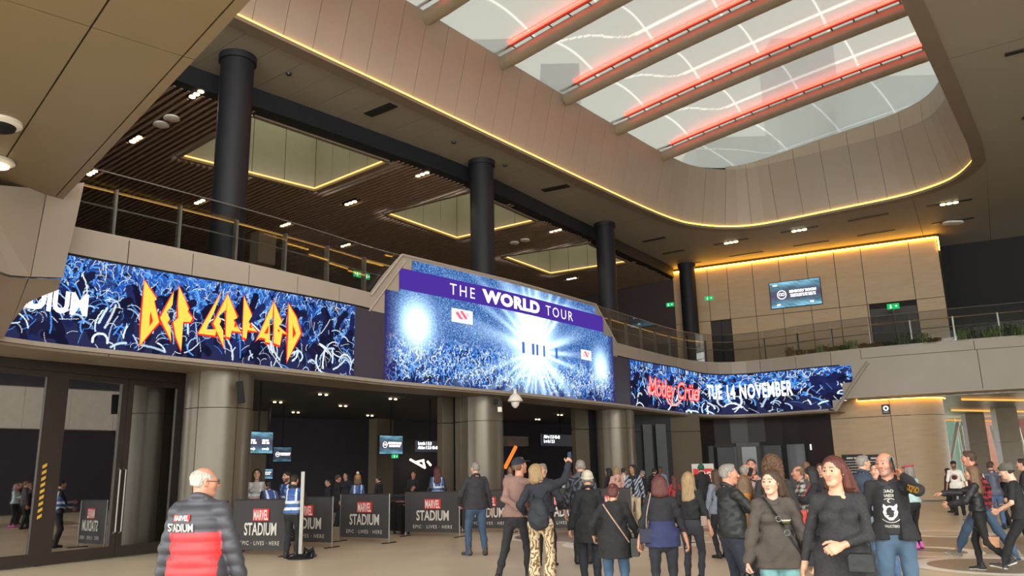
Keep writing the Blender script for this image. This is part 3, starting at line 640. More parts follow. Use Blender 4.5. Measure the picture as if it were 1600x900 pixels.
s0 = H(1266, 700)[0]; lstrip(s0, s0+.07, H(1268, 703)[1], H(1268, 694)[1], M['lpale'], 'door_marker', dw, 0.0, 0.02)
# beige boxes over the dark doors up to the soffit
lstrip(sd0, sd1, 3.75, 4.3, mat('door_head', (92, 72, 62), .6), 'door_head', dw, -0.03, 0.01) if False else None
# small things on that wall
def wall_thing(name, x0, y0, x1, y1, m, label, cat, off=0.03, P=LP):
    s0, za = P.hit(x0, (y0+y1)/2)[0], P.hit((x0+x1)/2, y1)[1]; s1, zc = P.hit(x1, (y0+y1)/2)[0], P.hit((x0+x1)/2, y0)[1]
    sm = (s0+s1)/2; p = P.at(sm); tn = P.tan(sm); w = s1-s0; h = zc-za
    o = empty(name, (*(p+P.nor(sm)*off), (za+zc)/2), math.atan2(tn[1], tn[0]), label=label, cat=cat)
    MB().box((0, 0, 0), (w, 0.03, h)).build('panel' if cat != 'screen' else 'casing', m, o)
    return o, w, h
o, w, h = wall_thing('notice_sign', 1378, 632, 1391, 647, M['dark'], 'small dark notice with a round white emblem high on the beige wall', 'sign')
V, Fc = annulus(w*.16, w*.34, (0, 0), 0); mesh_obj('emblem', [(a, -0.018, b+h*.1) for a, b, c in V], Fc, M['lpale'], o)
[word_bars(M['white'], o, (0, -h*(.26+.1*k)), w*.7, h*.035, seed=k) for k in range(2)]
for x0, x1, nm, lb in ((1318, 1351, 'poster', 'dark wall poster behind the grey-haired man in denim'), (1355, 1391, 'poster', 'dark wall poster behind the bald man on the phone')):
    o, w, h = wall_thing(nm, x0, 710, x1, 760, M['dark'], lb, 'poster')
    for k in range(9): word_bars(M['white'], o, (-.02*w, h*(0.36-0.085*k)), w*(.8 if k else .5), h*(.022 if k else .05), seed=k)
o, w, h = wall_thing('security_camera', 1300, 637, 1306, 646, M['white'], 'small white camera at the foot of the ribbon screen end', 'camera', 1.2)
# ------------------------------------------------------------------ right-hand passage
ps = empty('ceiling_3', kind=ST, label='dull metal slatted ceiling of the right passage')
mt = mat('passage_metal', (120, 116, 108), 0.3, metal=0.7, var=0.35, scale=2.2, stretch=(0.3, 4, 1))
q0 = np.array([17.0, 34.8]); rd = np.array([0.9, -0.43])/np.hypot(.9, .43); rb = np.array([0.43, 0.9])/np.hypot(.9, .43)
for k in range(11):
    c = q0+rd*11+rb*(3.1+k*2.4); MB().box((c[0], c[1], 4.62), (26, 2.34, 0.06), math.atan2(rd[1], rd[0])).build('panel', mt, ps)
for (x0, y0, x1, y1), lb in zip([(1503, 624, 1640, 626), (1487, 641, 1640, 644), (1466, 656, 1560, 658)], ('nearest', 'middle', 'furthest')):
    a, b = at_z(x0, y0, 4.52), at_z(x1, y1, 4.52); tag(MB().tube([a, b], 0.055, 6).build('linear_light', emit('lit_amber', (255, 176, 84), 1.0)), 'long warm strip light on the passage ceiling, %s row' % {'nearest': 'topmost', 'middle': 'middle', 'furthest': 'lowest'}[lb], 'light', 'strip lights on the passage ceiling')
for x, dpt_, lb in ((1527, 50, 'brown square pillar in the passage behind the white-shirted man'), (1577, 45, 'brown square pillar in the passage behind the beanie man')):
    c = at_y(x, 700, dpt_); o = empty('column', (c[0], c[1], 0), -0.25, label=lb, cat='column', kind=ST)
    for z0, z1 in ((0, 2.7), (2.72, 4.6)): MB().box((0, 0, (z0+z1)/2), (1.05, 0.9, z1-z0)).build('cladding_panel', M['brown'], o)
gz = empty('window_3', kind=ST, label='tall glazing with slanted white braces at the end of the passage')
yb = 52.0
for x0, x1, y0, y1 in [(1466, 1480, 660, 745), (1497, 1481, 660, 745), (1500, 1514, 665, 745), (1548, 1570, 665, 745), (1590, 1612, 668, 745), (1515, 1511, 665, 745)]:
    MB().tube([at_y(x0, y0, yb), at_y(x1, y1, yb)], 0.13, 6).build('brace', M['white'], gz)
for x0, x1 in ((1462, 1500), (1500, 1545), (1545, 1590), (1590, 1640)):
    a, b = at_y(x0, 700, yb+.3), at_y(x1-2, 700, yb+.3); MB().prism([(a[0], a[1], 0), (b[0], b[1], 0), (b[0], b[1], 4.5), (a[0], a[1], 4.5)], (0, 0.03, 0)).build('pane', M['glass'], gz)
for x0, x1, y0, y1, dy, m, lb in [(1487, 1511, 655, 780, 75, mat('tree_green', (70, 92, 78), .8), 'dark green building front beyond the passage glazing'), (1540, 1566, 640, 705, 70, mat('brick_red', (150, 96, 84), .8), 'red brick building seen beyond the passage pillars'), (1583, 1640, 635, 720, 70, mat('brick_red', (150, 96, 84), .8), 'red brick building at the far side of the passage')]:
    a, b = at_y(x0, 720, dy), at_y(x1, 720, dy); z = at_y(x0, y0, dy)[2]; tag(MB().box(((a[0]+b[0])/2, dy, z/2), (b[0]-a[0], 5, z)).build('building', m), lb, 'building')
# ------------------------------------------------------------------ right flank of the hall (outside the frame, seen mirrored in the doors)
fk = empty('wall_right_side', kind=ST); fk.name = 'wall_2'; fk['label'] = 'opposite side of the hall with pale parapet over dark glazing'
f0, f1 = np.array([26.5, 33.0]), np.array([16.5, -4.0]); fd = (f1-f0)/np.linalg.norm(f1-f0); fL = np.linalg.norm(f1-f0); fa = math.atan2(fd[1], fd[0])
k = 0.0
while k < fL:
    c = f0+fd*(k+1.2); MB().box((c[0], c[1], 5.8), (2.37, 0.3, 2.3), fa).build('panel', M['white'], fk); k += 2.4
c = (f0+f1)/2; MB().box((c[0]+.6, c[1], 2.3), (fL, 0.3, 5.2), fa).build('glazing', M['interior'], fk); MB().box((c[0]+2.5, c[1], 10.0), (fL, 0.3, 6.0), fa).build('upper_wall', M['interior'], fk)
# ------------------------------------------------------------------ upper level
mb = MB(); strip(mb, 0.0, sE, 6.6, 6.88, -24.0, -0.5, n=50); tag(mb.build('trim_13', mat('balcony_floor', (140, 124, 108), .6)), 'upper balcony floor slab', 'floor', kind=ST)
ZT = 13.0
BM = Path(chaikin([at_z(x, y, 12.95)[:2] for x, y in [(180, 60), (320, 114), (400, 140), (515, 181), (600, 213), (732, 261), (880, 334), (928, 356), (960, 374), (1040, 412), (1052, 420)]], 2))
bm = MB(); n = 60; V = []
for i in range(n+1):
    s = BM.L*i/n; p = BM.at(s); q = BM.nor(s)
    V += [v3(p+q*0.0, 12.42), v3(p+q*0.0, ZT+.05), v3(p-q*0.5, ZT+.05), v3(p-q*0.5, 12.42)]
bm.add(V, [(4*i+k, 4*i+(k+1) % 4, 4*i+4+(k+1) % 4, 4*i+4+k) for i in range(n) for k in range(4)]+[(3, 2, 1, 0), (4*n, 4*n+1, 4*n+2, 4*n+3)])
tag(bm.build('ring_beam', M['column']), 'long curved black steel beam edging the timber ceiling', 'beam', kind=ST)
for (x, y), lb in zip([(372, 90), (752, 240), (944, 343), (1072, 407)], ['first black round column from the canopy', 'second black round column from the canopy', 'third black round column from the canopy', 'black round column against the warm panelled wall']):
    c = at_z(x, y, ZT)*np.array([{372: 1.0, 752: 1.03}.get(x, 1.02)]*2+[1]); o = empty('column', (c[0], c[1], 6.88), label=lb, cat='column', kind=ST)
    smooth_by_angle(MB().lathe([(0.44, 0), (0.44, 6.12)], n=32).build('shaft', M['column'], o)); smooth_by_angle(MB().lathe([(0.50, 5.93), (0.50, 6.12)], n=32).build('collar', M['column'], o))
# timber slat ceiling with square light wells
su, sv = np.array([0.645, 0.764]), np.array([0.764, -0.645]); so = np.array([-7.4, 25.0])
WELLS = [[(-11.2, 25.3), (-7.5, 28.85), (-3.64, 25.6), (-7.3, 21.9)], [(-5.25, 31.9), (-2.53, 35.8), (1.62, 32.9), (-1.1, 29.1)], [(-0.45, 39.15), (2.16, 43.04), (6.9, 40.2), (4.4, 36.5)]]
sc_ = empty('ceiling_4', kind=ST, label='dark timber slat ceiling of the upper balcony')
def inwell(p, g=0.12):
    for Wl in WELLS:
        ok = True
        for i in range(4):
            a, b = np.array(Wl[i]), np.array(Wl[(i+1) % 4]); e = b-a; nn = np.array([e[1], -e[0]])/np.linalg.norm(e)
            if (p-a)@nn < -g: ok = False; break
        if ok: return True
    return False
def vmax(u):                                                        # where the slats meet the ring beam
    best = None
    for q in BM.P:
        r = q-so; d = abs(r@su-u)
        if best is None or d < best[0]: best = (d, r@sv)
    return best[1]-0.3
for Wl in WELLS:
    for k_ in (2, 3):
        r_ = np.array(Wl[k_])-so; Wl[k_] = tuple(so+su*(r_@su)+sv*min(r_@sv, vmax(r_@su)-0.40))
LT = [(212, 219), (307, 148), (144, 271), (660, 273), (548, 318), (868, 361), (312, 316), (540, 384), (446, 352), (1005, 456), (1030, 446), (893, 436)]
LTN = ['beyond the oval speakers by the canopy', 'above the oval speakers, next to the ring beam', 'just over the balcony rail beside the canopy', 'between the first two light wells, near the ring beam', 'between the first two light wells, away from the beam', 'between the second and third light wells by the beam', 'seen beside the first black column over the rail', 'over the rail near the shoulder of the centre screen', 'over the rail between the first column and the screen', 'lower of two beside the third black column', 'upper of two beside the third black column', 'below the third light well']
ltp = [at_z(x, y, 12.4)[:2] for x, y in LT]
u = -13.0; k = 0; rest = MB()
while u < 33:
    vm = vmax(u); vv = np.arange(-19.0, vm, 0.1); run = None; pieces = []
    for v in vv:
        c = so+su*u+sv*v; blocked = inwell(c) or any(abs((c-q)@su) < 0.14 and abs((c-q)@sv) < 0.5 for q in ltp)
        if not blocked and run is None: run = v
        if (blocked or v > vm-0.11) and run is not None:
            if v-run > 0.3: pieces.append((run, v))
            run = None
    for a, b in pieces:
        c = so+su*u+sv*(a+b)/2; sm = MB() if k < 290 else rest; sm.box((c[0], c[1], 12.47), (b-a, 0.075, 0.14), math.atan2(sv[1], sv[0])); k += 1
        if sm is not rest: sm.build('slat', M['slat'], sc_)
    u += 0.215
if rest.V: tag(rest.build('far_slats', M['slat'], sc_), kind='stuff')
cells = MB()
for ui in np.arange(-13.5, 34, 0.5):
    for vi in np.arange(-19.5, min(vmax(ui), vmax(ui+.5))-0.25, 0.5):
        c = so+su*(ui+.25)+sv*(vi+.25)
        if not inwell(c, 0.45): cells.box((c[0], c[1], 12.66), (0.5, 0.5, 0.1), math.atan2(su[1], su[0]))
tag(cells.build('backing', M['slatback'], sc_), kind='stuff')
for wi, Wl in enumerate(WELLS):
    o = empty('light_well', label=['square pale light well nearest the first black column', 'square pale light well behind the second black column', 'square pale light well behind the third black column'][wi], cat='light well')
    Wc = np.mean(Wl, axis=0)
    for i in range(4):
        a, b = np.array(Wl[i]), np.array(Wl[(i+1) % 4]); e = b-a; L = np.linalg.norm(e); e /= L; nn = np.array([e[1], -e[0]]); nn = nn if (Wc-a)@nn > 0 else -nn
        for j in range(4):
            p, q = a+e*(L*j/4+0.012), a+e*(L*(j+1)/4-0.012)
            MB().prism([v3(p, 12.45), v3(q, 12.45), v3(q, 15.4), v3(p, 15.4)], v3(-nn*0.04)).build('panel', M['well'], o)
        MB().prism([v3(a, 12.38), v3(b, 12.38), v3(b, 12.44), v3(a, 12.44)], v3(-nn*0.16)).build('rim', M['brown'], o)
        MB().tube([v3(a+nn*.05+e*.05, 12.48), v3(b+nn*.05-e*.05, 12.48)], 0.022, 5).build('led_strip', M['ledw'], o)
        MB().prism([v3(a-nn*.08-e*.15, 12.44), v3(b-nn*.08+e*.15, 12.44), v3(b-nn*.08+e*.15, 15.6), v3(a-nn*.08-e*.15, 15.6)], v3(-nn*0.03)).build('backing', M['backing'], o)
    MB().prism([v3(p, 15.45) for p in Wl], (0, 0, 0.05)).build('diffuser', emit('well_daylight', (206, 210, 180), 1.3), o)
for k, p in enumerate(ltp):
    o = empty('downlight', (p[0], p[1], 12.42), math.atan2(sv[1], sv[0]), label='triple downlight in the slats, '+LTN[k], cat='light', group='triple downlights in the timber ceiling')
    MB().box((0, 0, 0.06), (0.8, 0.2, 0.1)).build('tray', M['black'], o)
    for j in (-1, 0, 1): MB().lathe([(0.085, 0.0), (0.085, -0.03)], (j*0.24, 0, 0.01), 10).build('lamp', M['lamp'], o)
    lamp_light(p[0], p[1], 12.3, 130)
for px, py, lb in ((260, 189, 'pair of oval white speakers on the slats beside the canopy'), (812, 377, 'pair of oval white speakers near the second light well')):
    p = at_z(px, py, 12.36); o = empty('ceiling_speaker', (p[0], p[1], 12.3), math.atan2(sv[1], sv[0]), label=lb, cat='speaker')
    for j in (-1, 1): smooth_by_angle(MB().lathe([(0.05, 0.1), (0.22, 0.08), (0.24, 0.02), (0.16, 0.0)], (j*0.33, 0, 0), 16).build('drum', M['white'], o))
# dark walls closing the upper level
_w0 = at_z(1050, 421, ZT)[:2]; _c = _w0-sv*14+np.array([.1, .1]); tag(MB().box((_c[0], _c[1], 9.8), (28, 0.2, 6.0), math.atan2(sv[1], sv[0])).build('wall_6', mat('upper_wall_dark', (66, 56, 58), .7)), kind=ST)
mb = MB(); c = so+sv*(-19.5); mb.box((c[0], c[1], 9.8), (0.3, 64, 6.0), math.atan2(sv[1], sv[0])); tag(mb.build('wall_back', mat('upper_wall_dark', (66, 56, 58), .7)), kind=ST)
c = so+su*(-13.6)+sv*(-8); tag(MB().box((c[0], c[1], 9.8), (26, 0.3, 6.0), math.atan2(sv[1], sv[0])).build('wall_left', mat('upper_wall_dark', (66, 56, 58), .7)), kind=ST)
o, w, h = slab_at(397, 366, 424, 414, 6, 0.5, 'clad', 'column', label='brown clad pillar behind the balcony glass near the first black column', cat='column', kind=ST)
# ------------------------------------------------------------------ warm panelled wall behind the right balcony
wb0, wb1 = at_z(1050, 421, ZT)[:2], at_z(1462, 364.5, ZT)[:2]; wd = (wb1-wb0)/np.linalg.norm(wb1-wb0); wn = np.array([wd[1], -wd[0]]); wL = np.linalg.norm(wb1-wb0)
WT = lambda x, y: ((on_line(x, y, wb0, wb1)[:2]-wb0)@wd, on_line(x, y, wb0, wb1)[2])
ww = empty('wall_back', kind=ST, label='warm lit panelled wall behind the right balcony')
def wp(t0, t1, z0, z1, o0, o1, m, name, parent=ww):
    a, b = wb0+wd*t0+wn*o0, wb0+wd*t1+wn*o0
    return MB().prism([v3(a, z0), v3(b, z0), v3(b, z1), v3(a, z1)], v3(wn*(o1-o0))).build(name, M[m] if isinstance(m, str) else m, parent)
zs = WT(1250, 487)[1]
js = [0]+[WT(x, 430)[0] for x in (1105, 1136, 1176, 1218, 1262, 1306, 1349, 1426)]+[wL]
dA0, dA1 = WT(1112, 520)[0], WT(1144, 520)[0]; dB0, dB1 = WT(1361, 500)[0], WT(1436, 500)[0]; zD = WT(1400, 478)[1]
for a, b in zip(js[:-1], js[1:]):
    wp(a+.015, b-.015, zs+.015, 12.75, -0.06, 0, 'wallp', 'panel')
    segs = [(a, b)]
    for d0, d1 in ((dA0, dA1), (dB0, dB1)):
        segs = [x for s in segs for x in ([(s[0], min(s[1], d0))] if s[0] < d0 else [])+([(max(s[0], d1), s[1])] if s[1] > d1 else [])]
    for p, q in segs:
        if q-p > 0.06: wp(p+.015, q-.015, 6.9, zs-.015, -0.06, 0, 'wallp', 'panel')
wp(0, wL, 6.88, ZT, -0.2, -0.07, 'backing', 'backing')
for d0, d1, zz, lb, nm in ((dA0, dA1, WT(1128, 500)[1], 'dark doorway at the left of the warm panelled wall', 'door_4'), (dB0, dB1, zD, 'dark double door under the green exit sign', 'door_5')):
    dr = empty(nm, kind=ST, label=lb)
    for k in range(2): wp(d0+(d1-d0)*k/2+.02, d0+(d1-d0)*(k+1)/2-.02, 6.9, zz-0.05, -0.065, -0.03, 'darkdoor', 'leaf', dr)
cl = empty('cove_light', label='yellow cove light along the top of the warm panelled wall', cat='light')
MB().tube([v3(wb0+wn*.08, 12.78), v3(wb1+wn*.08, 12.78)], 0.04, 6).build('strip', emit('cove_yellow', (255, 178, 52), 20), cl)
MB().tube([v3(wb1+wn*.05+wd*.05, 12.8), v3(wb1+wn*.05+wd*.05, 12.1)], 0.03, 6).build('strip', emit('cove_yellow', (255, 178, 52), 20), cl)
e2 = wb1+wd*16; MB().prism([v3(wb1+wd*.1-wn*3, 6.9), v3(e2-wn*3, 6.9), v3(e2-wn*3, ZT), v3(wb1+wd*.1-wn*3, ZT)], v3(-wn*.2)).build('wall_black', mat('void_black', (17, 18, 19), .8)); bpy.data.objects['wall_black']['kind'] = ST; bpy.data.objects['wall_black'].name = 'wall_3'
a = wb1-wn*.1; tag(MB().prism([v3(a, 6.9), v3(a-wn*3, 6.9), v3(a-wn*3, ZT), v3(a, ZT)], v3(wd*.1)).build('wall_4', mat('void_black', (17, 18, 19), .8)), kind=ST)
# wall screen with the room notice
(t0, z0), (t1, z1) = WT(1206, 478), WT(1281, 439); tm, zm_ = (t0+t1)/2, WT(1243, 459)[1]; w, h = t1-t0, WT(1243, 439)[1]-WT(1243, 479)[1]
p = wb0+wd*tm+wn*0.12; RZ = math.atan2(wd[1], wd[0])
def info_screen(loc, rz, w, h, label, lines, ring=True, dim=1.0, seed=1):
    o = empty('wall_screen', loc, rz, label=label, cat='screen')
    MB().box((0, 0.03, 0), (w+.06, 0.06, h+.06)).build('casing', M['plastic'], o)
    g = np.random.default_rng(seed); nx, ny = 72, 44; xx, yy = np.meshgrid(np.linspace(-1, 1, nx), np.linspace(-1, 1, ny))
    nz = sum(np.sin(xx*a_+yy*b_+c_)*d_ for a_, b_, c_, d_ in [(3, 9, 1, .3), (7, -5, 2, .2), (15, 22, .4, .15), (31, 17, 2.2, .12)])
    v = np.clip(0.06+0.8*np.abs(yy)**2.2*(1+nz)+0.12*g.random((ny, nx)), 0.03, 1)[..., None]
    C = v*np.array([0.25, 0.55, 0.72])*dim+np.clip(0.75-np.abs(yy), 0, 1)[..., None]*np.array([0.085, 0.02, 0.05])
    i = (np.arange(ny-1)[:, None]*nx+np.arange(nx-1)[None]).ravel()
    mesh_obj('display', np.stack([xx*w/2, xx*0-0.004, yy*h/2], -1).reshape(-1, 3), np.stack([i, i+1, i+nx+1, i+nx], -1), attr_mat('info_display', 0.9), o, cols=C.reshape(-1, 3))
    if ring:
        V, Fc = annulus(h*.145, h*.175, (0, 0), 0); r = mesh_obj('emblem_ring', [(a_-w*.27, -0.012, b_) for a_, b_, c_ in V], Fc, M['lwhite'], o)
        for j in (-1, 1):
            V, Fc = annulus(h*.035, h*.06, (0, 0), 0); mesh_obj('emblem_knot', [(a_-w*.27+j*h*.05, -0.012, b_+h*.01) for a_, b_, c_ in V], Fc, M['lwhite'], o)
    for k_, (s_, x_, y_, sz, bd) in enumerate(lines):
        if not s_: word_bars(M['lwhite'], o, (x_*w, y_*h), bd*w, sz*h, -.012, k_); continue
        if s_ == '>':
            MB().add([(x_*w-.12*w, -.012, y_*h-.03*h), (x_*w+.06*w, -.012, y_*h-.03*h), (x_*w+.06*w, -.012, y_*h+.03*h), (x_*w-.12*w, -.012, y_*h+.03*h)], [(0, 1, 2, 3)]).add([(x_*w+.06*w, -.012, y_*h-.09*h), (x_*w+.13*w, -.012, y_*h), (x_*w+.06*w, -.012, y_*h+.09*h)], [(0, 1, 2)]).build('arrow', M['lwhite'], o); continue
        put_text('lettering', s_, M['lwhite'], o, (x_*w, -0.012, y_*h), (1, 0, 0), (0, 0, 1), size=sz*h, bold=bd)
    return o
SR = [('SENSORY ROOM', .15, .05, .13, .012), ('', .15, -.05, .045, .5), ('', .15, -.12, .045, .5), ('', -.34, -.42, .06, .09), ('', .32, -.40, .06, .09), ('', -.38, .36, .05, .12)]
info_screen((p[0], p[1], zm_), RZ, w, h, 'blue wall screen announcing the sensory room on the warm panelled wall', SR)
def hang_screen(x0, y0, x1, y1, off, label, lines, ring, dim, seed):
    a, tn, n = at_off((x0+x1)/2, (y0+y1)/2, off); l = on_line(x0, (y0+y1)/2, a[:2], a[:2]+tn); r = on_line(x1, (y0+y1)/2, a[:2], a[:2]+tn)
    w = np.linalg.norm(r-l); h = on_line((x0+x1)/2, y0, a[:2], a[:2]+tn)[2]-on_line((x0+x1)/2, y1, a[:2], a[:2]+tn)[2]; c = (l+r)/2
    o = info_screen(c, math.atan2(tn[1], tn[0]), w, h, label, lines, ring, dim, seed)
    MB().tube([(0, 0.04, h/2), (0, 0.04, 4.45-c[2])], 0.03, 6).build('hanger', M['plastic'], o)
    return o
hang_screen(382, 675, 426, 708, 3.0, 'hanging blue screen with arrows beside the clad column', [('', -.22, .06, .09, .26), ('', -.22, -.06, .09, .26), ('', .24, .06, .09, .26), ('', .24, -.06, .09, .26), ('>', -.25, -.3, 0, 0), ('>', .24, -.3, 0, 0)], False, .8, 3)
hang_screen(427, 699, 455, 721, 9.0, 'dim hanging screen deeper inside by the gate screen', [('SENSORY ROOM', .15, .02, .11, .01), ('', .15, -.08, .045, .5)], True, .3, 4)
hang_screen(411, 733, 426, 748, 8.0, 'small low screen behind the woman with a head torch', [('', 0, .12, .09, .7), ('', 0, -.06, .09, .6)], False, .8, 5)
hang_screen(593, 681, 629, 709, 6.0, 'hanging blue screen with round emblem by the square pillar', SR[:3], True, .7, 6)
def lit_sign(x0, y0, x1, y1, off, label, lines):
    a, tn, n = at_off((x0+x1)/2, (y0+y1)/2, off); l = on_line(x0, (y0+y1)/2, a[:2], a[:2]+tn); r = on_line(x1, (y0+y1)/2, a[:2], a[:2]+tn); w = np.linalg.norm(r-l); c = (l+r)/2
    h = on_line((x0+x1)/2, y0, a[:2], a[:2]+tn)[2]-on_line((x0+x1)/2, y1, a[:2], a[:2]+tn)[2]
    o = empty('wayfinding_sign', c, math.atan2(tn[1], tn[0]), label=label, cat='sign')
    MB().box((0, 0, 0), (w, .08, h)).build('panel', mat('sign_slate', (58, 66, 88), .4), o); MB().tube([(0, 0, h/2), (0, 0, 4.45-c[2])], .03, 6).build('hanger', M['plastic'], o)
    for i, s_ in enumerate(lines): put_text('lettering', s_, M['lwhite'], o, (-w*.46, -.05, h*(.14-.38*i)), (1, 0, 0), (0, 0, 1), size=h*.36, bold=.01, align='LEFT')
lit_sign(650, 689, 693, 706, 4, 'slate wayfinding sign with aisle numbers left of the middle column', ['Levels 1 2 3', 'Aisles 1 2 3 45-48'])
lit_sign(846, 679, 903, 697, 4, 'slate wayfinding sign with aisle numbers right of the middle column', ['Aisles 1 2 3 45-48', 'Levels 1 2 3'])
def exit_sign(loc, rz, w, label, post=0.0, double=False):
    o = empty('exit_sign', loc, rz, label=label, cat='sign'); h = w*(.28 if double else .48)
    MB().box((0, 0, 0), (w, .06, h)).build('box', M['exitg'], o)
    for j in ((-.3, 0, .3) if double else (-.2,)):
        mb = MB(); x = j*w; mb.lathe([(h*.09, -.001), (h*.09, .001)], (0, 0, 0), 8)
        V = [(x+a_*1.0, -.034, h*.27+b_) for a_, b_, c_ in mb.V]; Fm = mb.F
        q = MB().add(V, Fm); q.box((x, -.034, 0), (h*.2, .004, h*.34)); q.box((x-h*.1, -.034, -h*.25), (h*.1, .004, h*.28)); q.box((x+h*.12, -.034, -h*.22), (h*.22, .004, h*.1)); q.build('running_figure', M['exitw'], o)
    for j in ((-.44, .44) if double else (.24,)):
        MB().add([(j*w-h*.2, -.034, 0), (j*w+h*.2, -.034, 0), (j*w+h*.05, -.034, h*.2)], [(0, 1, 2)]).add([(j*w-h*.2, -.034, 0), (j*w+h*.2, -.034, 0), (j*w+h*.05, -.034, -h*.2)], [(2, 1, 0)]).build('arrow', M['exitw'], o)
    if post: MB().tube([(0, .03, -h/2), (0, .03, -post)], .03, 6).build('post', M['steel'], o)
p = wb0+wd*WT(1397, 481)[0]+wn*1.6; exit_sign((p[0], p[1], WT(1397, 484)[1]-.1), RZ, .55, 'green exit sign on a white post before the double door', post=2.4)
q = at_y(1108, 466, 41.5); exit_sign(q, RZ, .45, 'green exit sign hanging beside the black column on the warm wall')
q = at_y(1047, 476, 45); exit_sign(q, RZ, .45, 'green exit sign left of the warm panelled wall')
q = at_off(565, 430, 5)[0]; exit_sign(q, math.atan2(U2[1], U2[0]), .75, 'wide green exit sign behind the balcony glass', double=True)
q = at_off(617, 713, 6)[0]; exit_sign(q, math.atan2(U2[1], U2[0]), .3, 'small green exit sign under the hanging emblem screen')
# ------------------------------------------------------------------ hall ceiling with the big roof opening
led_px = [(368.4, 25.4), (451, 65), (639, 153), (752, 207), (904, 279), (1052, 347), (1101, 355), (1140, 357), (1175, 355), (1215, 348.5), (1300, 331), (1400, 311), (1450, 297), (1490, 281), (1515, 260), (1523, 249), (1468, 128), (1408, 0)]
lp13 = [at_z(x, y, ZT)[:2] for x, y in led_px]
uL = (lp13[4]-lp13[0]); uL /= np.linalg.norm(uL); vL = np.array([uL[1], -uL[0]]); uR = (lp13[-2]-lp13[-1]); uR /= np.linalg.norm(uR)
pl, pr = lp13[0]-uL*8.0, lp13[-1]-uR*7.5
near = [pr, pr-uR*1.6-vL*0.6, pr-uR*2.2-vL*2.5, (pl+pr)/2-uL*2.4, pl-uL*2.2+vL*2.2, pl-uL*1.5+vL*.5, pl]
loopP = [pl+(lp13[0]-pl)*f for f in (0, .5)]+lp13[:5]+chaikin(lp13[4:15], 1)[1:-1]+lp13[15:]+near[:-1]
LO = Path(chaikin(loopP, 1, True), True)
def loop_off(o, n=400): return [LO.at(LO.L*i/n)+LO.nor(LO.L*i/n)*o for i in range(n)]
ring_z = lambda mb, oa, ob, za, zb_: None
def loop_strip(name, m, parent, o0, o1, z0, z1, n=320):
    V = []; Fc = []
    for i in range(n):
        t = LO.L*i/n; p = LO.at(t); q = LO.nor(t)
        V += [v3(p+q*o0, z0), v3(p+q*o1, z0), v3(p+q*o1, z1), v3(p+q*o0, z1)]
    for i in range(n):
        j = (i+1) % n; Fc += [(4*i+k, 4*i+(k+1) % 4, 4*j+(k+1) % 4, 4*j+k) for k in range(4)]
    return mesh_obj(name, V, Fc, m, parent)
lip = empty('trim_14', kind=ST, label='smooth brown lip around the roof opening with a yellow light line')
loop_strip('lip', M['brown'], lip, -0.46, 0.0, 12.95, 13.06)
loop_strip('light_line', M['led'], lip, -0.085, -0.035, 13.07, 13.13)
sh = empty('wall_shaft', kind=ST, label='tall perforated panels lining the roof opening'); sh.name = 'wall_5'
zr_o = at_z(894, 147, 15.8)[:2]
def zr(p):
    d = max(0.0, (np.array(p[:2])-zr_o)@vL); return 15.8+.125*d-.0035*d*d
# panel joints along the loop (0.95 m on the long side, 1.25 m round the end)
s_end0, s_end1 = None, None
def s_of(p): return LO.S[np.argmin(np.linalg.norm(LO.P-np.array(p), axis=1))]
sJ = s_of(lp13[4])-0.02; joints = []
s = sJ
while s > 0.4: joints.append(s); s -= 0.95
s_c0, s_c1 = s_of(lp13[5])-1.0, s_of(lp13[14])
s = sJ+0.95
while s < s_c0: joints.append(s); s += 0.95
while s < s_c1: joints.append(s); s += 1.22
while s < LO.L-0.5: joints.append(s); s += 0.95
joints = sorted(joints)
def shaft_quad(s0, s1, z0, z1, o0, o1, m, name, th=0.04, n=2):
    V = []
    for i in range(n+1):
        t = s0+(s1-s0)*i/n; p = LO.at(t); q = LO.nor(t)
        za, zc = (z0, z1) if not callable(z1) else (z0, max(z0+.01, z1(p+q*o1)))
        V += [v3(p+q*o0, za), v3(p+q*o1, zc), v3(p+q*(o1-th), zc), v3(p+q*(o0-th), za)]
    Fc = [(4*i+k, 4*i+(k+1) % 4, 4*i+4+(k+1) % 4, 4*i+4+k) for i in range(n) for k in range(4)]+[(3, 2, 1, 0), (4*n, 4*n+1, 4*n+2, 4*n+3)]
    return mesh_obj(name, V, Fc, m, sh)
jj = joints+[joints[0]+LO.L]
for a, b in zip(jj[:-1], jj[1:]):
    shaft_quad(a+.008, b-.008, 13.06, 15.79, -0.12, 0.58, M['shaft'], 'panel')
    pm = LO.at((a+b)/2)
    if zr(pm) > 15.86: shaft_quad(a+.008, b-.008, 15.80, lambda p: zr(p)+.02, 0.56, 0.56, M['beige'], 'frieze_panel')
V = []; Fc = []; n = 320
for i in range(n):
    t = LO.L*i/n; p = LO.at(t); q = LO.nor(t); V += [v3(p-q*.19, 13.0), v3(p+q*.50, 15.8), v3(p+q*.48, max(15.8, zr(p+q*.5)))]
for i in range(n):
    j = (i+1) % n; Fc += [(3*i, 3*j, 3*j+1, 3*i+1), (3*i+1, 3*j+1, 3*j+2, 3*i+2)]
mesh_obj('backing', V, Fc, M['backing'], sh)
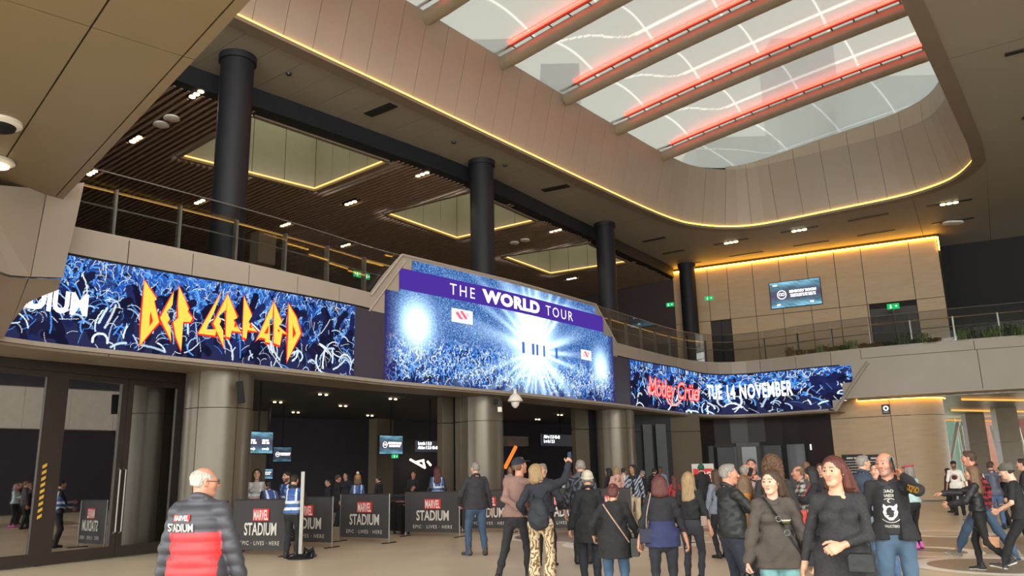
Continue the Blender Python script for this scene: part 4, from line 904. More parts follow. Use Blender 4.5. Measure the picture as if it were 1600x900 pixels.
# soffit panels
ce = empty('ceiling', kind=ST, label='flat beige-grey hall ceiling around the roof opening')
outer_R = 46.0
def beam_hit(p, d):                                                 # ray from the lip to the ring beam
    best = 60.0; P = BM.P
    for a, b in zip(P[:-1], P[1:]):
        e = b-a; den = d[0]*e[1]-d[1]*e[0]
        if abs(den) < 1e-9: continue
        r = a-p; t = (r[0]*e[1]-r[1]*e[0])/den; w = (r[0]*d[1]-r[1]*d[0])/den
        if t > 0 and -0.001 <= w <= 1.001: best = min(best, t)
    return best
def outer_pt(p, d):
    t = min(beam_hit(p, d)+0.05, 34.0)
    if d[1] < -0.05: t = min(t, max(0.6, (p[1]+2.0)/-d[1]))
    return p+d*t
# straight strips between lip and beam on the ribbon side
s_a, s_b = s_of(lp13[0])-7.5, s_of(lp13[5])-0.6
cu = []; s = sJ+0.1
while s > s_a: cu.append(s); s -= 0.95
cu = sorted(cu); s = sJ+1.05
while s < s_b: cu.append(s); s += 0.95
dvec = -vL
for a, b in zip(cu[:-1], cu[1:]):
    pa, pb = LO.at(a)-LO.nor(a)*.46, LO.at(b)-LO.nor(b)*.46
    ta, tb = min(beam_hit(pa, dvec), 14)+.03, min(beam_hit(pb, dvec), 14)+.03
    g = uL*0.008; MB().prism([v3(pa+g, 13.0), v3(pb-g, 13.0), v3(pb-g+dvec*tb, 13.0), v3(pa+g+dvec*ta, 13.0)], (0, 0, .04)).build('panel', M['soffit'], ce)
# far end and right side: broad panels radiating from the opening
_j1, _j2 = at_z(1424, 308, ZT)[:2], at_z(1524, 252, ZT)[:2]; _n2 = lambda v: v/np.linalg.norm(v)
_q = s_of(pr); DK = [(cu[-1], dvec), (s_of(_j1), _n2(at_z(1440, 362, ZT)[:2]-_j1)), (s_of(_j2), _n2(at_z(1547, 361, ZT)[:2]-at_z(1541, 262, ZT)[:2])), (s_of(lp13[16]), np.array([uR[1], -uR[0]])), (_q, np.array([uR[1], -uR[0]])), (_q+4.5, -uL), (LO.L+cu[0], dvec)]
cuts = [k_[0] for k_ in DK]
def dirat(s):
    for (s0, d0), (s1, d1) in zip(DK[:-1], DK[1:]):
        if s0-1e-6 <= s <= s1+1e-6:
            f = np.clip((s-s0)/(s1-s0), 0, 1); a0, a1 = math.atan2(d0[1], d0[0]), math.atan2(d1[1], d1[0])
            da = (a1-a0+math.pi) % (2*math.pi)-math.pi; t_ = a0+da*f; return np.array([math.cos(t_), math.sin(t_)])
    return dvec
for a, b in zip(cuts[:-1], cuts[1:]):
    n = max(2, int((b-a)/0.8)); top = []; V = []
    for i in range(n+1):
        s = a+(b-a)*i/n; s += 0.008*(1 if i == 0 else -1 if i == n else 0); p = LO.at(s)-LO.nor(s)*.46; d = dirat(s)
        V += [v3(p, 13.0), v3(outer_pt(p, d), 13.0)]
    Fc = [(2*i, 2*i+1, 2*i+3, 2*i+2) for i in range(n)]
    o = mesh_obj('panel', V, Fc, M['soffit'], ce)
bk = MB()
V = []; n = 160; Fc = []
for i in range(n+1):
    s = LO.L*i/n; p = LO.at(s); q = LO.nor(s); d = dvec if s < cu[-1] else dirat(s)
    V += [v3(p-q*.25, 13.09), v3(outer_pt(p, d), 13.09)]
mesh_obj('backing', V, [(2*i, 2*i+1, 2*i+3, 2*i+2) for i in range(n)], M['backing'], ce)
tag(MB().box((4, 30, 16.9+2), (0.1, 0.1, 0.1)).build('x', M['backing']), kind=ST) if False else None
# air slots in the ceiling, some with three small lamps
slots = [(575, 180, 615, 164, 0), (848, 298, 888, 290, 0), (1005, 378, 1039, 371, 0), (1036, 397, 1069, 391, 0), (1116, 383, 1169, 373, 1), (1140, 402, 1192, 394, 0), (1220, 364, 1278, 354, 1), (1240, 386, 1295, 377, 0), (1325, 346, 1388, 334, 0), (1340, 370, 1399, 360, 0), (1448, 323, 1519, 311, 1), (1456, 351, 1522, 340, 2), (1570, 86, 1640, 68, 0), (1597, 185, 1640, 178, 0), (1085, 412, 1095, 410, 0)]
names = ['nearest the first light well', 'below the second light well', 'above the third black column', 'beside the fourth black column', '', 'over the left of the warm wall', '', 'over the wall screen', 'over the right of the warm wall', 'just above the right of the warm wall', '', '', 'at the upper right edge', 'on the right edge', 'touching the fourth black column']
for k, (x0, y0, x1, y1, kind) in enumerate(slots):
    a, b = at_z(x0, y0, 12.985), at_z(x1, y1, 12.985); c = (a+b)/2; L = np.linalg.norm(b-a); rz = math.atan2(b[1]-a[1], b[0]-a[0])
    lb = ['narrow black ceiling slot %s' % names[k], '', ''][0] if kind == 0 else ('black ceiling slot holding three lit lamps, %s' % {4: 'left of the row', 6: 'middle of the row', 10: 'right of the row'}[k] if kind == 1 else 'black ceiling slot with white oval speakers')
    o = empty('ceiling_slot', c, rz, label=lb, cat='air slot')
    MB().box((0, 0, 0.0), (L, 0.22 if k > 1 else .35, 0.03)).build('slot', M['black'], o)
    if kind == 1:
        for j in (-1, 0, 1): MB().lathe([(0.11, -.01), (0.11, -.05)], (j*L*.14, 0, 0), 10).build('lamp', M['lamp'], o)
    if kind == 2:
        for j in (-1, 0, 1): smooth_by_angle(MB().lathe([(0.05, 0), (.26, -.04), (.26, -.12), (.15, -.14)], (j*L*.10, j*.12, 0), 14).build('speaker', M['white'], o))
for (px, py), lb in zip(((451, 115), (709, 222), (789, 258)), ('beside the first black column', 'just before the second black column', 'just after the second black column')):
    p = at_z(px, py, 12.98); tag(MB().lathe([(.09, 0), (.07, -.05), (.03, -.07)], p, 12).build('smoke_sensor', M['black']), 'small dark ceiling sensor on the soffit strip, '+lb, 'sensor', 'ceiling sensors on the soffit strip')
# ------------------------------------------------------------------ roof: arched tubes, red lit rails, film cushions, white seams
tb = [at_z(x, y, 15.8)[:2] for x, y in ((1042, 238), (972, 196), (894, 147), (793, 90), (677, 17))]
tb += [tb[-1]-uL*3.8*k for k in (1, 2, 3)]
def W_at(p):                                                        # clear span from the ribbon side to the far side
    r = lp13[-1]-p; den = vL[0]*uR[1]-vL[1]*uR[0]; return (r[0]*uR[1]-r[1]*uR[0])/den
roof = empty('roof_film', kind=ST, label='white translucent film roof in arched bays'); roof.name = 'window_roof'; roof.name = 'window_4'
M['pinkfilm'] = M['etfe']
for k, p0 in enumerate(tb):
    Wd = W_at(p0)+0.6; pts = [v3(p0+vL*d, zr(p0+vL*d)-.12) for d in np.linspace(-0.3, Wd, 18)]
    o = empty('roof_tube', kind=None, label='beige arched roof tube with red lit rail, %s from the far end' % ['first', 'second', 'third', 'fourth', 'fifth', 'sixth', 'seventh', 'eighth'][k], cat='roof beam', group='arched roof tubes')
    smooth_by_angle(MB().tube(pts, 0.25, 14).build('tube', M['tube'], o))
    off = v3(-uL*.38, .20)
    MB().tube([q+off for q in pts], 0.05, 5).build('rail', M['clamp'], o)
    MB().tube([q+off+v3(-uL*.10, .02) for q in pts[1:]], 0.035, 5).build('red_light', M['red'], o)
    MB().tube([q+off+v3(-uL*.24, .03) for q in pts[1:]], 0.02, 5).build('red_light', M['red'], o)
    br = MB()
    for q in pts[1:-1:1]: br.tube([q+[0, 0, .2], q+off], 0.03, 4)
    br.build('bracket', M['clamp'], o)
def film_pt(base, f, d, span):                                      # f across the bay 0..1, d along the tubes
    p = base-uL*span*f+vL*d; e_ = min(1.0, max(0.0, (d+.1)/2.2)); return v3(p, zr(p)+.02+.08*e_+.55*e_*math.sin(math.pi*f)*(1 if span < 5 else .5))
bays = [(tb[k], 3.8) for k in range(len(tb)-1)]+[(tb[0]+uL*6.5, 6.5)]
for k, (b0, span) in enumerate(bays):
    Wd = W_at(b0-uL*span*.5)+3.0; nf, nd = int(span/.06), int((Wd+.35)/.065); ff = np.linspace(0, 1, nf+1)
    V = []; Cc = []
    for i in range(nd+1):
        dd_ = -.35+(Wd+.35)*i/nd; near_ = min(abs(dd_-e) for e in np.arange(1.3, Wd, 2.45)); fc = .60+.37*math.cos(math.pi*min(1, max(0, dd_/3.4))) if dd_ < 3.4 else .23
        for f_ in ff:
            V.append(film_pt(b0, f_, dd_, span)); Cc.append(1.0 if near_ < .033 or abs(f_-fc)*span < .031+.03*(dd_ < 2.6) else .0)
    ii = (np.arange(nd)[:, None]*(nf+1)+np.arange(nf)[None]).ravel()
    mesh_obj('film', np.array(V), np.stack([ii, ii+1, ii+nf+2, ii+nf+1], -1), M['etfe'], roof, True, np.repeat(np.array(Cc)[:, None], 3, 1))
for (x0, x1, y0, dy, m), lb in zip([(1085, 1215, 215, 95, (196, 202, 208)), (1205, 1300, 60, 130, (204, 208, 214)), (1330, 1480, 120, 120, (198, 206, 212)), (730, 800, 62, 60, (186, 194, 204)), (845, 905, 100, 62, (186, 194, 204))], ['squat grey tower above the last roof tube', 'tall pale tower beyond the roof film', 'broad glass tower at the right of the roof', 'small plant room beyond the left roof edge', 'second plant room beyond the left roof edge']):
    a, b = at_y(x0, y0, dy), at_y(x1, y0, dy); z = a[2]; tag(MB().box(((a[0]+b[0])/2, dy+4, z/2), (b[0]-a[0], 8, z)).build('tower', mat('tower%d' % x0, m, .6)), lb, 'building'); bpy.data.materials['tower%d' % x0].name = 'tower_cladding'
# ------------------------------------------------------------------ balcony balustrade
bal = empty('balustrade', label='curved glass balustrade with steel posts along the upper balcony', cat='balustrade')
sp0 = S(183, 365); posts = []; s = sp0
while s > S(70, 340): s -= 1.5
while s < S(1130, 560): posts.append(s); s += 1.5
s = S(1193, 560)
while s < sE-8: posts.append(s); s += 1.72
OB = -0.22
for s in posts:
    p = P3(s, ZP, OB); tn = BP.tan(s); n = BP.nor(s)
    MB().prism([P3(s-.035, ZP, OB+.03), P3(s+.035, ZP, OB+.03), P3(s+.035, ZP, OB-.09), P3(s-.035, ZP, OB-.09)], (0, 0, 1.10)).build('post', M['steel'], bal)
for a, b in zip(posts[:-1], posts[1:]):
    mb = MB(); strip(mb, a+.012, b-.012, ZP+.03, ZP+1.42, OB+.05, OB+.062, n=2); mb.build('glass_panel', M['glass'], bal)
s0, s1 = posts[0]-.8, posts[-1]
ss = np.linspace(s0, s1, 120)
MB().tube([P3(s, ZP+1.43, OB+.056) for s in ss], 0.016, 5).build('top_rail', M['steel'], bal)
MB().tube([P3(s, ZP+1.08, OB-.12) for s in ss], 0.022, 6).build('handrail', mat('brass_rail', (206, 168, 110), .3, metal=.6), bal)
MB().tube([P3(s, ZP+1.06, OB-.12) for s in ss if s < S(1125, 560)], 0.012, 4).build('handrail_light', emit('led_handrail', (255, 186, 84), .8), bal)
MB().tube([P3(s, ZP+.66, OB-.03) for s in ss], 0.02, 6).build('mid_rail', M['steel'], bal)
# ------------------------------------------------------------------ planting along the right parapet
M['leaf'] = [mat('leaf_green', (70, 84, 44), .6, var=.3, scale=8), mat('leaf_dark', (48, 56, 34), .6, var=.3, scale=8), mat('leaf_bronze', (78, 60, 40), .6, var=.3, scale=8)]
plants = [(1232, 0, 2), (1250, 1, 2), (1268, 1, 2), (1284, 0, 0), (1300, 1, 2), (1318, 1, 1), (1330, 0, 0), (1350, 1, 2), (1372, 1, 2), (1392, 1, 1), (1412, 0, 1), (1428, 1, 1), (1446, 0, 0), (1462, 1, 2), (1508, 0, 0), (1526, 0, 1), (1546, 0, 0), (1562, 0, 0), (1580, 0, 1), (1597, 0, 0)]
words_ = ['first', 'second', 'third', 'fourth', 'fifth', 'sixth', 'seventh', 'eighth', 'ninth', 'tenth', 'eleventh', 'twelfth', 'thirteenth', 'fourteenth', 'fifteenth', 'sixteenth', 'seventeenth', 'eighteenth', 'nineteenth', 'twentieth']
for k, (px, broad, ci) in enumerate(plants):
    s = S(px, 545); p = P3(s, ZP-.02, -0.10); g = random.Random(k+5); mb = MB()
    hgt = g.uniform(.35, .62) if not broad else g.uniform(.2, .34)
    for j in range(46 if not broad else 34):
        a = g.uniform(0, 6.28); ln = g.uniform(.6, 1.25)*hgt; out = g.uniform(.15, .9)*(hgt*.8 if not broad else .38); w = .014 if not broad else .04
        bx_, by_ = g.uniform(-.22, .22), g.uniform(-.04, .04); d = np.array([math.cos(a), math.sin(a)]); e = np.array([-d[1], d[0]])
        sq_ = lambda v_: BP.tan(s)*v_[0]+BP.nor(s)*(.05+abs(v_[1])*.42); q0_ = BP.tan(s)*bx_+BP.nor(s)*by_*.5; q1_ = q0_+sq_(d*out*.5)*1; q2_ = q0_+sq_(d*out)
        mb.add([v3(q0_-e*w*.6, 0), v3(q0_+e*w*.6, 0), v3(q1_+e*w*1.5, ln*.75), v3(q1_-e*w*1.5, ln*.75), v3(q2_, ln*(.8 if j % 3 else .5))], [(0, 1, 2, 3), (3, 2, 4)])
    o = mb.build('balcony_plant', M['leaf'][ci]); o.location = p
    tag(o, '%s, %s plant from the left in the balcony planter' % (('broad-leaved low plant' if broad else 'spiky grassy plant') if ci != 2 else 'bronze-leaved low plant' if broad else 'bronze spiky plant', words_[k]), 'plant', 'plants along the balcony parapet')
# ------------------------------------------------------------------ canopy fittings, speakers, dome camera
q = at_z(2, 190, ZC); o = empty('ceiling_camera', q, label='round white ceiling fitting on the canopy at the left edge', cat='camera')
smooth_by_angle(MB().lathe([(.30, 0), (.30, -.05), (.24, -.08)], n=24).build('ring', M['white'], o)); smooth_by_angle(MB().lathe([(.22, -.07), (.2, -.13), (.1, -.18), (.02, -.2)], n=24).build('dome', M['plastic'], o))
q = at_z(-4, 250, ZC); o = empty('canopy_lamp', q, label='glowing yellow ring lamp under the canopy at the left edge', cat='light')
smooth_by_angle(MB().lathe([(.26, 0), (.28, -.05), (.2, -.10)], n=24).build('ring', M['white'], o)); MB().lathe([(.19, -.09), (.19, -.12)], n=20).build('lamp', M['lamp'], o)
q = at_y(376, 613, 18.9); o = empty('wall_speaker', q, math.radians(20), label='tilted black speaker on the clad column beside the doors', cat='speaker')
MB().box((0, 0, 0), (.16, .16, .52), X=(.97, 0, .16), Y=(0, 1, 0), Z=(-.16, 0, .97)).build('cabinet', M['plastic'], o); MB().tube([(0, 0, .1), (-.05, .35, .1)], .03, 6).build('bracket', M['plastic'], o)
q = at_y(805, 627, 26.5); o = empty('dome_camera', q, label='white bell-shaped dome camera hanging under the centre screen', cat='camera')
smooth_by_angle(MB().lathe([(.05, .42), (.07, .25), (.16, .18), (.24, .05), (.25, 0), (.14, -.04), (.12, -.14), (.04, -.22)], n=20).build('housing', M['white'], o))
for px, py, d, lb in ((775, 628, 26.8, 'small dark camera on the left of the middle column head'), (781, 640, 26.9, 'small white camera with grey arm on the middle column')):
    q = at_y(px, py, d); o = empty('camera', q, label=lb, cat='camera'); MB().box((0, 0, 0), (.14, .2, .16)).build('body', M['plastic'] if px < 780 else M['white'], o); MB().tube([(0, 0, 0), (-.05, .5, .12)], .03, 5).build('arm', M['plastic'], o)
# ------------------------------------------------------------------ fabric barriers
M['cloth'] = mat('barrier_fabric', (58, 55, 56), .8, var=.05, scale=2); M['print'] = mat('print_grey', (206, 200, 190), .7); M['printred'] = mat('print_red', (196, 44, 48), .7)
bars = [((362, 867.5), (446, 869), 'nearest the clad column by the doors'), ((432, 853), (517.5, 856), 'half hidden by the steward with the pole'), ((530, 846), (607, 849), 'second beyond the steward, before the black cases'), ((633, 838), (717.5, 839.5), 'right of the black cases'), ((722, 832), (803, 832.5), 'behind the man in the dark jacket'), ((836, 832), (920, 832), 'behind the couple taking a selfie'), ((922, 832.5), (989, 832.5), 'last of the line, by the end column')]
for k, (fa_, fb_, lb) in enumerate(bars):
    a, b = at_z(*fa_, 0), at_z(*fb_, 0); w = np.linalg.norm(b-a); c = (a+b)/2; rz = math.atan2(b[1]-a[1], b[0]-a[0])
    o = empty('barrier', (c[0], c[1], 0), rz, label='grey fabric crowd barrier with stadium lettering, %s' % lb, cat='barrier', group='fabric crowd barriers')
    zt_b = on_line(fb_[0]-3, [781, 777, 772.5, 768.5, 766, 763, 763][k], a[:2], b[:2])[2]; h = min(zt_b, 1.25)
    fab = MB(); V = []; Fc = []; nx = 8
    for i in range(nx+1):
        x = -w/2+w*i/nx; y = .012*math.sin(i*1.7+k)
        V += [(x, y, .12), (x, y, h), (x, y+.01, h), (x, y+.01, .12)]
    fab.add(V, [(4*i+q, 4*i+(q+1) % 4, 4*i+4+(q+1) % 4, 4*i+4+q) for i in range(nx) for q in range(4)]+[(3, 2, 1, 0), (4*nx, 4*nx+1, 4*nx+2, 4*nx+3)])
    fab.build('banner', M['cloth'], o)
    for j in (-1, 1):
        MB().tube([(j*(w/2), .02, 0), (j*(w/2), .02, h+.02)], .018, 6).build('post', M['steel'], o)
        MB().box((j*(w/2), .02, .012), (.06, .5, .02)).build('foot', M['black'], o)
    MB().tube([(-w/2, .015, h+.01), (w/2, .015, h+.01)], .016, 6).build('top_tube', M['dark'], o)
    xo = .04
    MB().box((xo, -.022, h*.735), (w*.30, .006, h*.22)).build('logo_box', M['printred'], o)
    fit_text('lettering', 'MARVEL', M['white'], o, (xo, -.028, h*.645), (1, 0, 0), (0, 0, 1), w*.27, h*.18, bold=.02)
    fit_text('lettering', 'STADIUM', M['print'], o, (xo, -.028, h*.37), (1, 0, 0), (0, 0, 1), w*.60, h*.225, bold=.02)
    fit_text('lettering', 'EPIC · LIVES · HERE', M['print'], o, (xo, -.028, h*.19), (1, 0, 0), (0, 0, 1), w*.72, h*.075, space=1.25)
def nudge(px, py, y=None, z=0): return at_z(px, py, 0) if y is None else at_y(px, py, y)
# steel bollard pole held by the steward
a = at_z(469, 873, 0); o = empty('queue_pole', (a[0], a[1], 0), label='tall flat steel pole on a black base beside the steward', cat='pole')
MB().box((0, 0, .92), (.075, .05, 1.78)).build('pole', M['steel'], o); smooth_by_angle(MB().lathe([(.28, 0), (.27, .03), (.1, .08), (.05, .1)], n=20).build('base', M['plastic'], o))
mb = MB()
for j in range(10): mb.tube([(.16+.09*math.sin(j*2.1), .05*math.cos(j*1.3), .03), (.2+.1*math.sin(j), .1*math.cos(j*2), .16+.03*(j % 3)), (.28+.05*math.cos(j), 0, .05)], .035, 5)
mb.build('base_wrap', M['black'], o)
# black flight cases and the small table sign between the barriers
for px, y0, y1, w, d, lb in ((621, 785, 836, .42, 24.6, 'tall black wheeled case between two barriers'), (630, 790, 835, .30, 24.2, 'black wheeled case against the right barrier'), (727, 770, 835, .34, 26.0, 'black case behind the man in the dark jacket')):
    a = at_y(px, y1, d); h = at_y(px, y0, d)[2]; o = empty('wheeled_case', (a[0], a[1], 0), .5, label=lb, cat='case')
    ob = MB().box((0, 0, h/2+.06), (w, .4, h-.06)).build('shell', M['plastic'], o)
    for j in (-1, 1): MB().tube([(j*w*.35-.02, -.15, .06), (j*w*.35+.02, -.15, .06)], .06, 8).build('wheel', M['black'], o)
    MB().tube([(-w*.3, -.2, h+.02), (w*.3, -.2, h+.02)], .02, 5).build('handle', M['steel'], o)
a = at_y(618, 770, 27.0); o = empty('counter', (a[0], a[1], 0), .55, label='black counter with small orange-red lettering behind the cases', cat='counter')
MB().box((0, 0, .5), (2.4, .6, 1.0)).build('body', M['black'], o); MB().box((0, -.02, 1.03), (2.5, .7, .06)).build('top', M['dark'], o)
put_text('lettering', 'MARVEL', emit('glow_print_orange', (150, 70, 40), .4), o, (.05, -.31, .7), (1, 0, 0), (0, 0, 1), size=.26, bold=.01, xs=.7)  # lettering given a faint glow of its own, though only print
# red notice board by the dark doors
a = at_y(1103, 800, 27.5); o = empty('notice_board', (a[0], a[1], 0), -.15, label='red upright notice board behind the man in a green beanie', cat='sign'); w, h0, h1 = .66, 1.0, at_y(1103, 724.5, 27.5)[2]
MB().box((0, 0, (.35+h1)/2), (w+.06, .05, h1-.35)).build('frame', M['steel'], o); MB().box((0, -.03, (.42+h1-.16)/2), (w-.02, .02, h1-.16-.42)).build('face', M['printred'], o)
for i, s_ in enumerate(('BAG', 'FREE', 'LANE')): put_text('lettering', s_, M['white'], o, (.26, -.045, h1-.46-.30*i), (1, 0, 0), (0, 0, 1), size=.28, bold=.012, xs=.75, align='RIGHT')
for j in (-1, 1): MB().tube([(j*.25, 0, 0), (j*.25, 0, .4)], .025, 6).build('leg', M['steel'], o)
# ================================================================== people
class Grid:
    """signed distance field on a box grid; smooth unions of tapered limbs; surface-nets mesher"""
    def __init__(s, lo, hi, res):
        s.lo = np.array(lo, float); s.res = res; s.n = np.maximum(4, np.ceil((np.array(hi)-s.lo)/res).astype(int)+1)
        s.F = np.full(s.n, 0.3, np.float32)
    def sub(s, lo, hi):
        a = np.clip(np.floor((np.array(lo)-s.lo)/s.res).astype(int), 0, s.n-1); b = np.clip(np.ceil((np.array(hi)-s.lo)/s.res).astype(int)+1, 1, s.n)
        if np.any(b <= a): return None
        ax = [s.lo[i]+s.res*np.arange(a[i], b[i]) for i in range(3)]
        X = np.meshgrid(*ax, indexing='ij'); return (slice(a[0], b[0]), slice(a[1], b[1]), slice(a[2], b[2])), X
    def mix(s, sl, d, k, mode):
        f = s.F[sl]
        if mode == '+': h = np.maximum(k-np.abs(f-d), 0); s.F[sl] = np.minimum(f, d)-h*h*(.25/k)
        else: d = -d; h = np.maximum(k-np.abs(f-d), 0); s.F[sl] = np.maximum(f, d)+h*h*(.25/k)
    def cone(s, a, b, ra, rb, k=.03, flat=None, mode='+'):
        a = np.array(a, float); b = np.array(b, float); R = max(ra, rb)+k+2*s.res
        q = s.sub(np.minimum(a, b)-R*1.35, np.maximum(a, b)+R*1.35)
        if q is None: return
        sl, (X, Y, Z) = q; X = X-a[0]; Y = Y-a[1]; Z = Z-a[2]; e = b-a
        if flat is not None:
            n, f = flat; n = np.array(n, float); n /= np.linalg.norm(n); t = (X*n[0]+Y*n[1]+Z*n[2])*(1/f-1); X = X+t*n[0]; Y = Y+t*n[1]; Z = Z+t*n[2]
            en = e@n*(1/f-1); e = e+n*en
        h = np.clip((X*e[0]+Y*e[1]+Z*e[2])/max(e@e, 1e-9), 0, 1)
        d = np.sqrt((X-h*e[0])**2+(Y-h*e[1])**2+(Z-h*e[2])**2)-(ra+(rb-ra)*h)
        s.mix(sl, (d*(min(1, flat[1]) if flat else 1)).astype(np.float32), k, mode)
    def ell(s, c, r, k=.02, R=None, mode='+'):
        c = np.array(c, float); r = np.array(r, float); m = r.max()+k+2*s.res; q = s.sub(c-m, c+m)
        if q is None: return
        sl, (X, Y, Z) = q; P = np.stack([X-c[0], Y-c[1], Z-c[2]], -1)
        if R is not None: P = P@R
        k0 = np.linalg.norm(P/r, axis=-1); k1 = np.linalg.norm(P/(r*r), axis=-1)+1e-6
        s.mix(sl, (k0*(k0-1)/k1).astype(np.float32), k, mode)
    def half(s, p, n, keep_below=True):
        """cut away everything on the side that n points to"""
        n = np.array(n, float); n /= np.linalg.norm(n); _, (X, Y, Z) = s.sub(s.lo, s.lo+s.res*s.n)
        s.F = np.maximum(s.F, ((X-p[0])*n[0]+(Y-p[1])*n[1]+(Z-p[2])*n[2]).astype(np.float32))
    def fold(s, amp, f1=22, seed=0, zs=1.0):
        _, (X, Y, Z) = s.sub(s.lo, s.lo+s.res*s.n); Z = Z*zs
        w = np.sin(X*f1*.7+2.1*np.sin(Z*f1*.45+seed)+seed)*np.sin(Z*f1+1.8*np.sin(Y*f1*.6+seed*2)+1.3*np.sin(X*f1*.8))+.5*np.sin(Y*f1*1.3+X*f1*.4+seed)*np.sin(Z*f1*1.7+seed*3)
        s.F += (amp*w).astype(np.float32)
    def disp(s, fn): _, (X, Y, Z) = s.sub(s.lo, s.lo+s.res*s.n); s.F += fn(X, Y, Z).astype(np.float32)
    def mesh(s):
        F = s.F; F[0] = F[-1] = .3; F[:, 0] = F[:, -1] = .3; F[:, :, 0] = F[:, :, -1] = .3
        I = F < 0; n = np.array(F.shape)-1; cnt = np.zeros(n, np.int8); C = [(i, j, k) for i in (0, 1) for j in (0, 1) for k in (0, 1)]
        for i, j, k in C: cnt += I[i:n[0]+i, j:n[1]+j, k:n[2]+k]
        act = np.argwhere((cnt > 0) & (cnt < 8))
        if len(act) == 0: return np.zeros((0, 3)), np.zeros((0, 4), int)
        idx = -np.ones(n, int); idx[tuple(act.T)] = np.arange(len(act))
        v = {c: F[act[:, 0]+c[0], act[:, 1]+c[1], act[:, 2]+c[2]] for c in C}; P = np.zeros((len(act), 3)); N = np.zeros(len(act))
        for c in C:
            for ax in range(3):
                if c[ax] == 0:
                    d = list(c); d[ax] = 1; d = tuple(d); m = (v[c] < 0) != (v[d] < 0); t = v[c]/np.where(m, v[c]-v[d], 1)
                    q = np.repeat(np.array([c], float), len(act), 0); q[:, ax] = t; P[m] += q[m]; N += m
        P = (act+P/N[:, None])*s.res+s.lo; Q = []
        for ax in range(3):
            u, w = (ax+1) % 3, (ax+2) % 3
            A = I[tuple(slice(0, -1) if q == ax else slice(1, -1) for q in range(3))]; B = I[tuple(slice(1, None) if q == ax else slice(1, -1) for q in range(3))]
            for flip, m in ((False, A & ~B), (True, ~A & B)):
                e = np.argwhere(m)
                if not len(e): continue
                for q in range(3):
                    if q != ax: e[:, q] += 1
                def cell(du, dw): z = e.copy(); z[:, u] += du; z[:, w] += dw; return idx[tuple(z.T)]
                f = [cell(-1, -1), cell(0, -1), cell(0, 0), cell(-1, 0)]; Q.append(np.stack(f[::-1] if flip else f, -1))
        return P, np.vstack(Q)
def rot(yaw=0, pitch=0, roll=0):
    cy, sy, cp, sp, cr, sr = math.cos(yaw), math.sin(yaw), math.cos(pitch), math.sin(pitch), math.cos(roll), math.sin(roll)
    return np.array([[cy, -sy, 0], [sy, cy, 0], [0, 0, 1]])@np.array([[1, 0, 0], [0, cp, -sp], [0, sp, cp]])@np.array([[cr, 0, sr], [0, 1, 0], [-sr, 0, cr]])
def ik(a, t, l1, l2, hint):
    a = np.array(a, float); t = np.array(t, float); d = t-a; L = np.linalg.norm(d); m = (l1+l2)*.999
    if L > m: t = a+d*(m/L); d = t-a; L = m
    u = d/L; x = (l1*l1-l2*l2+L*L)/(2*L); h = math.sqrt(max(0, l1*l1-x*x)); hv = np.array(hint, float); hv = hv-u*(hv@u); hv /= np.linalg.norm(hv)+1e-9
    return a+u*x+hv*h, t
cloth_mats = {}
def cm(rgb, rough=.85, kind='plain'):
    key = (tuple(rgb), rough, kind)
    if key in cloth_mats: return cloth_mats[key]
    nm = 'fabric_%d' % len(cloth_mats)
    if kind == 'leather': m = mat(nm, rgb, .5, var=.15, scale=6, bump=.2, bscale=22, spec=.35)
    elif kind == 'lace': m = mat(nm, rgb, .8, var=.45, scale=60, bump=.35, bscale=110)
    elif kind == 'denim': m = mat(nm, rgb, .85, var=.28, scale=3.2, bump=.1, bscale=300)
    elif kind == 'hair': m = mat(nm, rgb, .55, var=.35, scale=30, stretch=(3, 3, .35), bump=.4, bscale=90)
    elif kind in ('plaid', 'stripe', 'paisley', 'camo'):
        m = mat(nm, rgb, .85); nt = m.node_tree; b = nt.nodes['Principled BSDF']; tc = nt.nodes.new('ShaderNodeTexCoord'); rp = nt.nodes.new('ShaderNodeValToRGB')
        dk = [v*.13 for v in lin(rgb)]+[1]; li = lin(rgb)+[1]
        def wv(d, sc):
            w = nt.nodes.new('ShaderNodeTexWave'); w.wave_type = 'BANDS'; w.bands_direction = d; w.inputs['Scale'].default_value = sc; nt.links.new(tc.outputs['Object'], w.inputs['Vector']); return w.outputs['Fac']
        if kind == 'plaid':
            ad = nt.nodes.new('ShaderNodeMath'); ad.operation = 'ADD'; nt.links.new(wv('Z', 3.6), ad.inputs[0]); nt.links.new(wv('DIAGONAL', 3.2), ad.inputs[1])
            mu = nt.nodes.new('ShaderNodeMath'); mu.operation = 'MULTIPLY'; mu.inputs[1].default_value = .5; nt.links.new(ad.outputs[0], mu.inputs[0]); src = mu.outputs[0]; pos = (.38, .62)
        elif kind == 'stripe': src = wv('DIAGONAL', 5); pos = (.4, .5)
        else:
            w = nt.nodes.new('ShaderNodeTexWave'); w.inputs['Scale'].default_value = 5 if kind == 'paisley' else 3; w.inputs['Distortion'].default_value = 14; w.inputs['Detail'].default_value = 2; w.inputs['Detail Scale'].default_value = 1.6
            nt.links.new(tc.outputs['Object'], w.inputs['Vector']); src = w.outputs['Fac']; pos = (.25, .6)
            if kind == 'paisley': dk = lin((118, 88, 56))+[1]
        rp.color_ramp.elements[0].position, rp.color_ramp.elements[1].position = pos; rp.color_ramp.elements[0].color = dk; rp.color_ramp.elements[1].color = li
        nt.links.new(src, rp.inputs[0]); nt.links.new(rp.outputs[0], b.inputs['Base Color'])
    else: m = mat(nm, rgb, rough, var=.14, scale=7, bump=.55, bscale=20)
    cloth_mats[key] = m; return m
M['skin'] = attr_mat('skin', rough=.5); M['eye'] = attr_mat('eyeball', rough=.15)
SKIN = dict(pale=(208, 166, 142), fair=(196, 148, 122), ruddy=(188, 130, 106), tan=(166, 120, 92), brown=(108, 72, 54))
